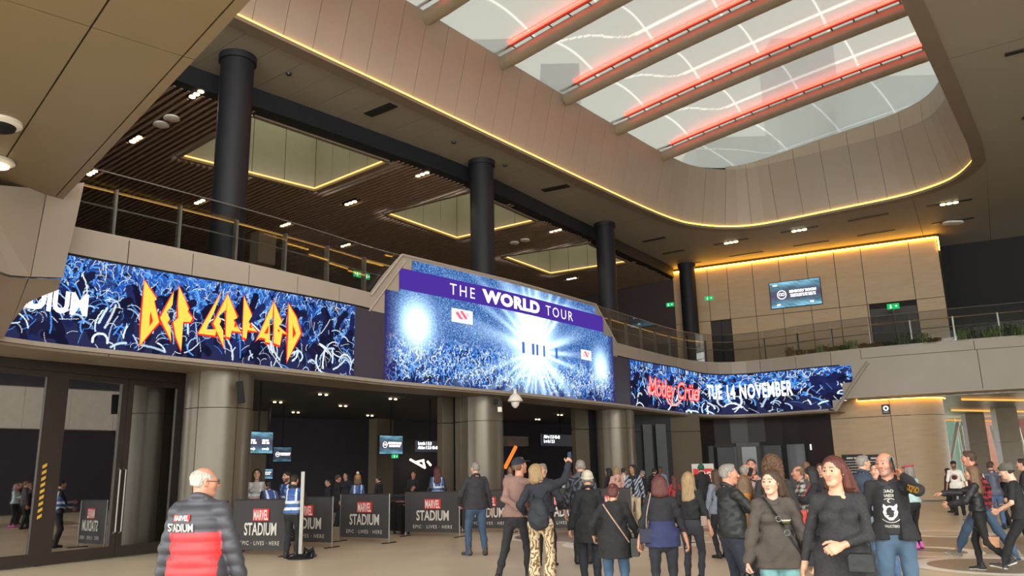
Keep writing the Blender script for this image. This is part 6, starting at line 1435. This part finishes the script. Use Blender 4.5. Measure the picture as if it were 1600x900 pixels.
# ---- close figures
p = who(318, 729, 6.9, -28, 'white-haired man in a red and black puffer jacket with stadium lettering on his back', lod=0, bulk=1.22, skin='ruddy', hair=('bald', 'white'), top=('puffer', (50, 50, 56)), hem=.84, look=(-48, -2, 0), legs=('straight', (34, 36, 44)), lh=(-.33, .06, .86), rh=(.33, .08, .86))
_r, _b = np.array(lin((206, 44, 50))), np.array(lin((58, 58, 66)))
recolor(p, lambda V: np.where(((V[:, 2] < 1.235) & (np.abs(V[:, 0]) < .215+.0*V[:, 2]))[:, None], _r, _b), rough=.5)
print_on(p, p['garment'], text_polys('STADIUM', .27, .062), M['white'], 'back_lettering', False, -.10, 1.285, .012)
print_on(p, p['garment'], [([(-.085, -.006), (.085, -.006), (.085, .05), (-.085, .05)], [(0, 1, 2, 3)])], M['printred'], 'back_logo', False, -.085, 1.368, .010)
print_on(p, p['garment'], text_polys('MARVEL', .15, .042), M['white'], 'back_lettering', False, -.085, 1.371, .014)
g = MB()
for sg in (-1, 1):
    g.tube([p['hd']((sg*.032+.024*math.cos(a), .108, .006+.018*math.sin(a))) for a in np.linspace(0, 6.28, 15)], .0022*p['s'], 5); g.tube([p['hd']((sg*.056, .106, .008)), p['hd']((sg*.078, .04, .010)), p['hd']((sg*.084, -.01, .008))], .0025, 5)
g.tube([p['hd']((-.009, .112, .010)), p['hd']((.009, .112, .010))], .002, 5); g.build('glasses', M['plastic'], p['root'])
MB().tube([p['Up'](.155, .12, 1.36), p['Up'](.16, .13, 1.47)], .011, 6).build('radio_aerial', M['plastic'], p['root'])

p = who(1203, 733, 7.9, 186, 'young woman in a brown hoodie and pale teal trousers with a cross-body strap', sex='f', lod=0, skin='pale', hair=('blown', 'brown'), top=('hoodie', (74, 66, 60)), hem=.80, legs=('loose', (112, 156, 158)), look=(-30, -2, 0), rh=(.30, .10, .84), lh=(-.34, -.02, .80), rank=(.10, .2, .085), lank=(-.1, -.2, .12), curl=.9)
for k_, (w_, h_, z_, m_) in enumerate(((.105, .014, 1.250, M['white']), (.085, .009, 1.233, emit('glow_print_lime', (190, 200, 90), .4)))):  # the lime line is cloth print made to glow slightly
    for x_ in np.linspace(-w_/2, w_/2, 7)[:-1]: print_on(p, p['garment'], [([(x_, 0), (x_+w_*.14, 0), (x_+w_*.14, h_), (x_, h_)], [(0, 1, 2, 3)])], m_, 'chest_print', True, .085, z_*p['s'], .006)
o = held(p, 'crossbody_bag', 'wide black cross-body strap with chrome buckles on the brown hoodie', 'bag', (0, 0, 0)); mb = MB()
bv_ = BVHTree.FromPolygons([v.co[:] for v in p['garment'].data.vertices], [tuple(f.vertices) for f in p['garment'].data.polygons]); sp = []
for f_ in np.linspace(0, 1, 26):
    x_, z_ = .085-.295*f_, (1.475-.56*f_)*p['s']; h_ = bv_.ray_cast(Vector((x_, .6, z_)), Vector((0, -1, 0))); sp.append(np.array([x_, (h_[0].y if h_[0] is not None else .06)+.006, z_]))
V = []
for q in sp: V += [q+[.022, -.002, .013], q+[-.022, -.002, -.013], q+[-.022, .009, -.013], q+[.022, .009, .013]]
n_ = len(sp)-1; mb.add(V, [(4*a+k, 4*a+(k+1) % 4, 4*a+4+(k+1) % 4, 4*a+4+k) for a in range(n_) for k in range(4)]+[(3, 2, 1, 0), (4*n_, 4*n_+1, 4*n_+2, 4*n_+3)]); mb.build('strap', M['black'], o)
MB().box((-.27, .0, .90), (.09, .20, .22)).build('body', M['black'], o)
for z_ in (9, 15):
    q = sp[z_]; MB().tube([q+np.array([.024*math.cos(a), .012, .024*math.sin(a)]) for a in np.linspace(0, 6.28, 13)], .005, 5).build('buckle', M['steel'], o)
q = p['hand']['R']; o = held(p, 'tote_bag', 'crumpled black and orange patterned bag in the hoodie wearer\'s hand', 'bag', q+[0, .03, -.14]); mb = MB(); g = random.Random(3)
for j in range(9): mb.tube([(g.uniform(-.07, .07), g.uniform(-.05, .05), .11), (g.uniform(-.12, .12), g.uniform(-.06, .06), -.02), (g.uniform(-.12, .12), g.uniform(-.05, .05), -.16)], [.02, .05, .03], 7)
smooth_by_angle(mb.build('body', M['black'], o)); MB().tube([(.03, .04, .06), (.09, .05, -.02), (.06, .06, -.10)], [.02, .035, .02], 7).build('orange_panel', cm((226, 140, 60)), o)

p = who(1303, 712, 6.8, 178, 'auburn-haired woman in a black lace tunic with one hand before her waist', sex='f', lod=0, bulk=1.16, skin='fair', hair=('blown', 'auburn'), top=('dress', (36, 35, 39)), topk='lace', hem=.58, sleeve=.86, legs=('slim', (26, 26, 28)), look=(-24, -1, 0), lh=(.0, .245, 1.06), lel=(-.85, -.4, -.3), rh=(.31, -.02, .86), curl=.8, palmL=(.2, -.9, -.3))
strap(p, 'handbag', 'small black leather handbag at the hip of the woman in the lace tunic', 'bag', [(-.22, .14, 1.02), (-.2, .1, 1.25), (-.13, .0, 1.44)], ((-.13, .235, .95), (.19, .07, .14)), cm((30, 32, 34), .4, 'leather'), None, .009)

p = who(1385, 706, 8.8, 176, 'bald bearded man on the phone in an open black jacket over a printed shirt', lod=0, bulk=1.10, skin='ruddy', hair=('bald', 'grey'), top=('jacket', BK), inner=(46, 46, 50), hem=.88, legs=('straight', (68, 90, 112)), legk='denim', look=(-24, 0, 3), beard=.5, lh=(-.155, .07, 1.50), lel=(-.6, .5, -.9), palmL=(.9, -.1, .1), rh=(.29, .06, .86), curl=.7)
sh_ = p['inner']; s_ = p['s']; PG = M['print']
print_on(p, sh_, ring_polys(.118, .124), PG, 'print_ring', True, 0, 1.17*s_, .006)
cat_f = [[(-.075, -.005), (-.062, .02), (-.085, .095), (-.035, .052), (0, .060), (.035, .052), (.085, .095), (.062, .02), (.075, -.005), (.06, -.045), (.035, -.07), (.018, -.088), (-.018, -.088), (-.035, -.07), (-.06, -.045)]]
print_on(p, sh_, [([q for q in f_], [tuple(range(len(f_)))]) for f_ in cat_f], PG, 'print_cat', True, 0, 1.16*s_, .007)
eyes = [[(-.046, .004), (-.030, .014), (-.014, .0), (-.03, -.006)], [(.046, .004), (.030, .014), (.014, .0), (.03, -.006)], [(-.012, .032), (.012, .032), (0, .014)], [(-.009, -.026), (.009, -.026), (0, -.038)], [(-.03, -.046), (.03, -.046), (.024, -.056), (-.024, -.056)], [(-.05, -.03), (-.02, -.024), (-.048, -.038)], [(.05, -.03), (.02, -.024), (.048, -.038)]]
print_on(p, sh_, [(f_, [tuple(range(len(f_)))]) for f_ in eyes], cm((46, 46, 50)), 'print_face', True, 0, 1.16*s_, .010)
moon = [(.018*math.cos(a), .018*math.sin(a)) for a in np.linspace(.9, 5.4, 12)]+[(.006+.0135*math.cos(a), .0135*math.sin(a)) for a in np.linspace(5.2, 1.1, 12)]
print_on(p, sh_, [(moon, [(k, k+1, 22-k, 23-k) for k in range(11)])], PG, 'print_moon', True, -.002, 1.262*s_, .008)
print_on(p, sh_, text_polys('DAO', .10, .030), PG, 'print_lettering', True, 0, 1.345*s_, .006); print_on(p, sh_, text_polys('RAEDIM', .13, .028), PG, 'print_lettering', True, .01, 1.302*s_, .006); print_on(p, sh_, text_polys('FAUCTISIO', .14, .026), PG, 'print_lettering', True, 0, 1.005*s_, .006)
phone(p, np.array(p['hd']((-.098, .02, -.01))), 'black phone held to the bald man\'s ear', (.1, .35, .9), (-1, 0, .1))
bv_ = BVHTree.FromPolygons([v.co[:] for v in p['garment'].data.vertices], [tuple(f.vertices) for f in p['garment'].data.polygons])
for k_, t_ in enumerate('DQZVD'):
    f_ = .18+.19*k_; q0 = p['shL']*(1-f_)+p['eL']*f_; V, Fc = text_mesh(t_, bold=.03); u_ = (p['eL']-p['shL']); u_ = np.array([u_[0], 0, u_[2]]); u_ /= np.linalg.norm(u_); w_ = np.array([-u_[2], 0, u_[0]]); w_ = w_ if w_[2] > 0 else -w_; out_ = []
    for v in V:
        x_ = q0+u_*v[0]*.045+w_*(v[1]-.35)*.085; h_ = bv_.ray_cast(Vector((x_[0], .8, x_[2])), Vector((0, -1, 0))); out_.append((x_[0], (h_[0].y if h_[0] is not None else q0[1]+.05)+.006, x_[2]))
    mesh_obj('sleeve_lettering', out_, Fc, emit('glow_print_amber', (214, 150, 40), .6), p['garment'])  # amber sleeve print is self-lit by emission, no lamp there

p = who(1136, 724.5, 9.8, -62, 'grey-haired man in a black leather jacket reaching to someone in mustard', lod=0, bulk=1.12, skin='ruddy', hair=('short', 'grey'), top=('jacket', (34, 35, 36)), topk='leather', hem=.90, legs=('straight', (30, 34, 48)), look=(-18, 0, 0), rh=(.06, .40, 1.20), rel=(.7, -.3, -.7), lh=(-.2, .42, 1.2), lel=(-.7, -.3, -.7), curl=.8)
p2 = who(1160, 738, 10.9, 20, 'short person in a mustard hooded top embraced by the man in leather', sex='f', lod=1, skin='fair', hair=('bob', 'sandy'), top=('hoodie', (158, 104, 50)), hem=.84, legs=('slim', BK), H=1.60)
who(1118, 733, 16, 40, 'brown-haired person mostly hidden behind the man in leather', lod=1, hair=('long', 'brown'), sex='f', top=('jacket', (110, 116, 128)), legs=('slim', BK))

p = who(1029, 742, 10.5, 2, 'broad woman with auburn hair, black top over a blue shirt', sex='f', lod=0, bulk=1.26, hair=('bob', 'auburn'), top=('jacket', (32, 31, 36)), hem=.99, under=((40, 46, 84), .80), legs=('slim', (36, 38, 46)), legk='denim', collar=False)
strap(p, 'handbag', 'small round navy bag hanging on the auburn-haired woman\'s hip', 'bag', [(-.20, -.06, .98), (-.19, -.14, 1.15), (-.12, -.12, 1.40)], ((-.205, -.07, .88), (.17, .07, .17)), cm((30, 32, 52), .4, 'leather'), cm((170, 150, 140)), .006)
p = who(1074, 737, 12.6, -20, 'blonde woman in black top and cropped dark jeans beside the auburn-haired woman', sex='f', lod=0, bulk=1.1, hair=('long', 'blonde'), top=('jacket', BK), hem=1.0, legs=('slim', (44, 46, 54)), legk='denim', shoe=(28, 28, 30), shoesole=(150, 146, 140), look=(10, 0, 0), collar=False, foot=(10, -40))
strap(p, 'shoulder_bag', 'pale thin strap and bag at the blonde woman\'s side', 'bag', [(.21, .0, .98), (.20, -.04, 1.2), (.12, -.06, 1.42)], ((.22, .03, .92), (.09, .16, .14)), cm((150, 130, 118), .5, 'leather'), None, .006)
p = who(917, 737, 12.8, 6, 'woman in a white knitted beanie and long black coat seen from behind', sex='f', lod=0, bulk=1.12, hair=('short', 'grey'), hat=('beanie', (186, 176, 158)), top=('coat', (26, 26, 30)), hem=.64, legs=('straight', (30, 32, 40)))
p = who(955, 757, 10.9, -6, 'short broad woman in a black tunic and blue jeans with a tan strap', sex='f', lod=0, bulk=1.3, hair=('bun', 'auburn'), top=('coat', (28, 27, 29)), hem=.66, sleeve=.84, legs=('straight', (58, 82, 108)), legk='denim', H=1.53, look=(0, -28, 0), lean=8, rh=(.38, .14, .88), lh=(-.33, .16, .95), collar=False)
strap(p, 'handbag', 'black bag with a tan strap across the back of the woman in the tunic', 'bag', [(.20, -.10, .78), (.10, -.20, .95), (-.02, -.19, 1.12), (-.12, -.10, 1.26)], ((.27, -.05, .72), (.10, .2, .22)), M['black'], cm((168, 136, 120)), .009)
# ---- the couple taking a picture of themselves
pm = who(806, 714, 12.95, -22, 'man in a navy cap and mauve sleeve hugging the woman taking a selfie', lod=0, bulk=1.02, skin='ruddy', hair=('short', 'sandy'), hat=('cap', (30, 34, 48)), top=('jacket', (132, 102, 94)), hem=.92, legs=('slim', (34, 34, 38)), look=(-30, 14, 0), side=6, lh=(.13, -.19, 1.04), lel=(-1, -.5, -.2), rh=(.30, .26, 1.1), rel=(.5, -1, -.4), lank=(-.24, -.16, .1), rank=(.10, .16, .085), curl=.8, collar=False)
pf = who(842, 723, 12.4, -16, 'curly blonde woman in patterned trousers and black backpack lifting a phone', sex='f', lod=0, hair=('bob', 'blonde'), skin='fair', top=('jacket', (36, 38, 48)), hem=1.0, legs=('flare', (206, 188, 156)), legk='paisley', look=(-42, 22, -6), rh=(.36, .34, 1.72), rel=(.6, .3, -.8), lh=(-.25, .2, 1.0), curl=1.0, palmR=(-.3, .9, .1), collar=False)
phone(pf, pf['hand']['R']+np.array([.0, .03, .05]), 'phone raised in the blonde woman\'s outstretched hand', (-.1, .2, 1), (.4, .9, 0))
o = held(pf, 'backpack', 'slouching black backpack on the back of the woman taking a selfie', 'bag', (.03, -.22, 1.10)); G = Grid((-.3, -.25, -.35), (.3, .25, .35), .014); G.ell((0, 0, -.04), (.16, .10, .19), .02); G.ell((.02, -.03, -.12), (.15, .10, .13), .04); G.ell((0, .02, .10), (.11, .08, .12), .04); G.fold(.007, 26, 2); V, Fq = G.mesh(); mesh_obj('body', V, Fq, cm((34, 36, 44), .7), o, True)
for sg in (-1, 1): MB().tube(chaikin([(sg*.07, .05, .16), (sg*.11, .14, .30), (sg*.12, .25, .33), (sg*.12, .36, .26), (sg*.12, .38, .08)], 2), .014, 6).build('strap', M['black'], o)
MB().tube(chaikin([(-.08, -.12, .10), (0, -.15, .02), (.09, -.12, -.04)], 2), .006, 5).build('zip', M['dark'], o)
who(847, 724, 15.2, -18, 'grey-haired man in a black padded jacket partly hidden by the selfie couple', lod=1, hair=('short', 'grey'), top=('puffer', (36, 38, 46)), hem=.92, legs=('straight', BK), rh=(.25, .22, 1.0), rank=(.14, .04, .085))
who(907, 718, 15.6, -12, 'grey-haired man in a dark patterned padded jacket beyond the white beanie', lod=1, bulk=1.1, hair=('short', 'grey'), top=('puffer', (78, 80, 92)), topk='camo', hem=.90, legs=('straight', BK), look=(18, 0, 0))
who(743, 722, 17.6, 16, 'man in a dark zip jacket and blue jeans standing before the barriers', lod=0, bulk=1.2, hair=('short', 'grey'), top=('jacket', (46, 44, 50)), hem=.86, legs=('straight', (56, 76, 100)), legk='denim', shoe=(70, 56, 46), look=(14, 0, 0), lh=(-.26, .24, .95), rank=(.16, -.05, .085), lank=(-.14, .06, .085), foot=(25, 0))
p = who(460, 741, 17.9, -24, 'steward in a blue reflective vest gripping a steel pole', lod=1, hair=('short', 'dark'), top=('jacket', (32, 32, 38)), hem=.88, legs=('straight', BK), rh=(.12, .34, 1.15), lh=(-.02, .32, 1.0), bulk=1.05); recolor(p, vest_fn(zlo=.93))
strap(p, 'lanyard_pouch', 'small white pouch hanging on the pole steward\'s hip', 'pouch', None, ((.19, -.02, .93), (.07, .05, .14)), M['white'])
# ---- stewards and visitors beyond the barriers
def steward(px, yt, d, face, label, **k):
    k.setdefault('lod', 1); k.setdefault('top', ('jacket', BK)); k.setdefault('legs', ('straight', BK)); q = who(px, yt, d, face, label, **k); recolor(q, vest_fn(k['top'][1] if 'base' not in k else k['base'])); return q
p = who(402, 727, 20.6, 176, 'woman in a pale vest with glasses on her head by the first column', sex='f', lod=1, hair=('long', 'dark'), top=('jacket', BK), legs=('slim', BK), lh=(-.08, .26, 1.05), rh=(.08, .26, 1.05)); recolor(p, vest_fn((44, 40, 44), (178, 176, 172)))
steward(428, 750, 20.2, 30, 'steward in a blue vest stooping behind the first barrier', hair=('short', 'black'), lean=25, H=1.7)
steward(449, 737, 20.8, 130, 'bearded steward with pale vest trim beside the stooping steward', hair=('short', 'dark'), beard=.8)
p = steward(559, 742, 24.6, 14, 'fair-haired steward in a pompom hat and blue vest behind the barrier', sex='f', hair=('bob', 'sandy'), hat=('pom', (176, 124, 76)))
steward(683, 721, 26.2, 8, 'long-haired steward in a blue vest near the zigzag light', sex='f', hair=('long', 'auburn'))
for px, yt, d, rel, lb, kw in [(514, 748, 27, 100, 'dark-clothed visitor inside, closest behind the pole steward', dict(hair=('short', 'dark'))), (528, 742, 28.5, -80, 'visitor in a dark coat inside with a reddish face', dict(hair=('short', 'brown'), skin='ruddy')), (541, 738, 30, 150, 'dark figure inside beside the pompom hat steward', dict(hair=('long', 'black'), sex='f')),
        (592, 744, 30, 60, 'dim visitor just inside the square pillar', dict(hair=('short', 'dark'))), (646, 736, 30.5, 178, 'visitor in black by the zigzag light with folded hands', dict(hair=('short', 'dark'), skin='ruddy', lh=(-.03, .26, 1.1), rh=(.03, .26, 1.15))),
        (797, 728, 31, 170, 'visitor in a pale patterned top beside the middle column', dict(top=('shirt', (176, 168, 156)), hair=('long', 'sandy'), sex='f')), (805, 738, 27.5, 30, 'dark-haired person behind the cap of the selfie man', dict(hair=('short', 'black'))),
        (888, 733, 26.5, 40, 'red-haired woman in a grey-green top beyond the raised phone', dict(sex='f', hair=('bob', 'auburn'), top=('jacket', (146, 152, 142)))), (951, 731, 27.5, 60, 'dark-haired woman in black behind the barrier near the last column', dict(sex='f', hair=('long', 'black'))),
        (963, 729, 26.5, 20, 'blonde woman in a pink hooded top behind the last barrier', dict(sex='f', hair=('long', 'blonde'), top=('hoodie', (206, 160, 152)))), (974, 731, 28.5, -20, 'person in a white shirt behind the blonde woman in pink', dict(hair=('short', 'dark'), top=('shirt', (226, 222, 214)))),
        (1004, 735, 30, 60, 'grey-haired person looking past the long-haired man', dict(hair=('short', 'grey'))), (1022, 731, 31, -20, 'dark-haired person with back turned before the glazed screen', dict(hair=('short', 'dark'))), (1032, 729, 32, 160, 'dark-skinned man in a pale blue top by the glazed screen', dict(hair=('short', 'black'), skin='brown', top=('shirt', (120, 134, 160)))),
        (1052, 745, 24, 30, 'person in a red top seen between two women in black', dict(top=('shirt', (150, 46, 50)), hair=('long', 'auburn'), sex='f'))]:
    kw.setdefault('top', ('jacket', (36, 34, 40))); kw.setdefault('legs', ('straight', (34, 34, 40))); who(px, yt, d, rel, lb, lod=2, **kw)
p = who(989, 726, 24.2, 168, 'long-haired man in a striped open shirt and cream trousers', lod=1, hair=('long', 'black'), skin='tan', top=('shirt', (150, 156, 176)), topk='stripe', inner=(30, 30, 34), legs=('straight', (204, 188, 156)), shoe=(190, 184, 170), look=(-30, 0, 0))
p = who(1095.5, 726, 25.6, 10, 'person in a green beanie, black jacket and shorts by the red notice board', lod=1, hair=('short', 'dark'), hat=('beanie', (28, 92, 66)), top=('jacket', BK), legs=('shorts', BK), hem=.9, bulk=1.05)
# ---- the cluster right of the man in leather
p = who(1165, 725, 14.2, -64, 'bald man in a mauve jumper holding a phone to his ear', lod=1, skin='ruddy', hair=('bald', 'grey'), top=('jacket', (142, 116, 116)), legs=('straight', (44, 48, 60)), rh=(.12, .17, 1.48), rel=(.8, .2, -.8), palmR=(-1, 0, .1), collar=False, bulk=1.1)
phone(p, np.array(p['hd']((.098, .02, -.01))), 'dark phone at the ear of the man in mauve', (.1, .35, .9), (1, 0, .1))
who(1175, 716.5, 15.6, 172, 'dark-haired man facing the viewer behind the man in mauve', lod=1, skin='ruddy', hair=('short', 'brown'), top=('jacket', (40, 36, 42)), legs=('straight', BK))
who(1207, 711.5, 10.6, 4, 'tall person with a mass of curly brown hair behind the hoodie wearer', sex='f', lod=0, hair=('curly', 'curlybrown'), top=('jacket', (46, 42, 44)), legs=('slim', BK))
who(1248, 728, 14.6, 96, 'balding man in a grey plaid shirt facing the woman with a leaflet', lod=1, skin='ruddy', hair=('bald', 'sandy'), top=('shirt', (170, 166, 164)), topk='plaid', hem=.84, legs=('straight', (36, 38, 46)))
who(1260, 721, 17.2, 10, 'sandy-haired person behind the plaid shirt and the leaflet reader', lod=1, hair=('short', 'sandy'), top=('jacket', (70, 66, 70)), legs=('straight', BK))
p = who(1271, 728, 13.6, 84, 'dark-haired woman in black reading a leaflet with a red bag', sex='f', lod=1, hair=('long', 'black'), top=('coat', BK), hem=.6, legs=('slim', BK), look=(0, -26, 0), lh=(-.12, .36, 1.22), rh=(.10, .38, 1.20), collar=False)
o = held(p, 'leaflet', 'white leaflet held by the dark-haired woman in black', 'paper', (0, .45, 1.25)); MB().box((0, 0, 0), (.21, .30, .003), X=(1, 0, 0), Y=(0, .85, .5), Z=(0, -.5, .85)).build('sheet', M['white'], o)
strap(p, 'red_bag', 'bright red shoulder bag hanging beside the plaid shirt', 'bag', [(-.05, .30, .98), (-.12, .2, 1.2), (-.14, .05, 1.40)], ((-.05, .30, .86), (.10, .26, .24)), cm((200, 56, 48), .5), None, .008)
who(1282, 724, 17.4, 176, 'smiling person facing the viewer behind the leaflet reader', sex='f', lod=1, hair=('long', 'brown'), top=('jacket', (50, 48, 52)), legs=('slim', BK))
who(1349, 711, 13.3, -26, 'grey-haired man in a dark denim jacket and jeans looking away', lod=1, hair=('short', 'grey'), top=('jacket', (52, 62, 78)), topk='denim', hem=.9, legs=('straight', (62, 84, 116)), legk='denim', bulk=1.15, look=(-30, 0, 0))
who(1371, 709, 12.2, 150, 'dark-haired person in a pale denim jacket hidden behind the bald man', lod=1, hair=('short', 'dark'), top=('jacket', (126, 146, 170)), topk='denim', hem=.8, legs=('straight', (76, 104, 140)), legk='denim', H=1.72)
p = who(1419, 725, 16.9, 52, 'woman with a red headband, pale blue jumper, black leggings and pink shoes', sex='f', lod=1, hair=('bob', 'grey'), top=('jacket', (176, 200, 204)), hem=.95, legs=('slim', (30, 30, 34)), shoe=(224, 110, 190), collar=False, look=(10, 0, 0), lh=(-.1, .3, 1.2), rh=(.15, .3, 1.15))
MB().tube([p['hd']((.098*math.sin(a), -.015+.115*math.cos(a), .075-.02*math.cos(a))) for a in np.linspace(0, 6.28, 22)], .014, 6).build('headband', cm((196, 44, 52)), p['root'])
# ---- walkers on the right
p = who(1519, 727.5, 13.3, 84, 'woman in a black leather jacket striding and pointing ahead', sex='f', lod=0, skin='fair', hair=('long', 'sandy'), top=('jacket', (36, 36, 40)), topk='leather', hem=.98, legs=('slim', (26, 26, 28)), shoe=(34, 34, 36), shoesole=(226, 222, 214), rh=(.10, .52, 1.28), rel=(.5, -.2, -1), lh=(-.16, .40, 1.10), lel=(-.5, -.3, -.9), rank=(.08, .10, .085), lank=(-.07, -.36, .20), curl=.4, palmR=(0, 0, -1), collar=False)
strap(p, 'clutch_bag', 'tan clutch bag on a wrist strap by the striding woman\'s knee', 'bag', [(-.10, -.06, .56), (-.1, .06, .66), (-.13, .22, .80)], ((-.10, -.12, .46), (.05, .24, .16)), cm((178, 130, 96), .5, 'leather'), M['black'], .006)
p = who(1524, 703.5, 14.2, 84, 'tall man in a red and black plaid shirt and jeans walking behind the leather jacket', lod=0, skin='ruddy', hair=('short', 'brown'), top=('shirt', (150, 44, 58)), topk='plaid', hem=.84, legs=('straight', (68, 90, 116)), legk='denim', shoe=(128, 118, 102), shoesole=(200, 194, 182), lean=5, lank=(-.08, .46, .12), rank=(.08, -.40, .11), rh=(.28, -.1, .90))
p = who(1586, 723.5, 12.8, 82, 'youth in a grey beanie and black shirt with a white print, mid-stride', lod=0, skin='pale', hair=('short', 'dark'), hat=('beanie', (84, 82, 74)), top=('tee', BK), hem=.86, legs=('straight', (28, 28, 32)), shoe=(44, 42, 42), shoesole=(190, 184, 174), lean=8, look=(0, -14, 0), lank=(-.08, .40, .12), rank=(.08, -.36, .22), rh=(.28, .22, 1.05), lh=(-.2, .30, 1.0), bulk=1.04)
print_on(p, p['garment'], [([(-.07, .02), (-.05, .11), (0, .14), (.06, .11), (.08, .02), (.05, -.05), (.03, -.12), (-.03, -.12), (-.05, -.05)], [tuple(range(9))])], M['white'], 'back_print', False, .03, 1.20*p['s'], .006)
print_on(p, p['garment'], [([(-.05, .03), (-.02, .05), (-.02, .015)], [(0, 1, 2)]), ([(.05, .03), (.02, .05), (.02, .015)], [(0, 1, 2)]), ([(-.02, -.06), (.02, -.06), (0, -.09)], [(0, 1, 2)])], cm(BK), 'back_print', False, .03, 1.20*p['s'], .010)
p = who(1549, 721, 21.2, 10, 'man in a slate shirt with white sleeves hugging a dark-haired woman', lod=1, skin='ruddy', hair=('short', 'brown'), top=('shirt', (74, 80, 96)), legs=('straight', (70, 92, 124)), legk='denim', rh=(.30, .26, 1.24), look=(-40, 0, 0)); recolor(p, lambda V: np.where((np.abs(V[:, 0]) > .21)[:, None], np.array([lin((220, 220, 222))]), np.array([lin((66, 72, 88))])))
who(1564, 729, 21.6, 100, 'dark-haired woman in black hugged by the man with white sleeves', sex='f', lod=1, hair=('long', 'dark'), top=('jacket', BK), legs=('slim', BK))
p = who(1491, 720, 27.0, 166, 'man in a black cap and white printed shirt by the rounded wall', lod=1, skin='tan', hair=('short', 'dark'), hat=('cap', (26, 26, 28)), top=('tee', (232, 228, 220)), sleeve=.9, legs=('straight', BK), beard=.7)
print_on(p, p['garment'], ring_polys(.0, .075, 14), cm((52, 50, 58)), 'chest_print', True, 0, 1.22*p['s'], .008); print_on(p, p['garment'], ring_polys(.078, .098, 16), cm((180, 60, 62)), 'chest_print', True, 0, 1.23*p['s'], .008)
who(1480, 738, 28.5, 60, 'dark-haired person in black at the foot of the rounded wall', sex='f', lod=2, hair=('long', 'dark'), top=('jacket', (44, 40, 46)), legs=('slim', BK))
who(1600, 716, 17.0, 80, 'walker in black cut off by the edge behind the beanie youth', lod=1, hair=('short', 'dark'), top=('jacket', BK), legs=('straight', BK))
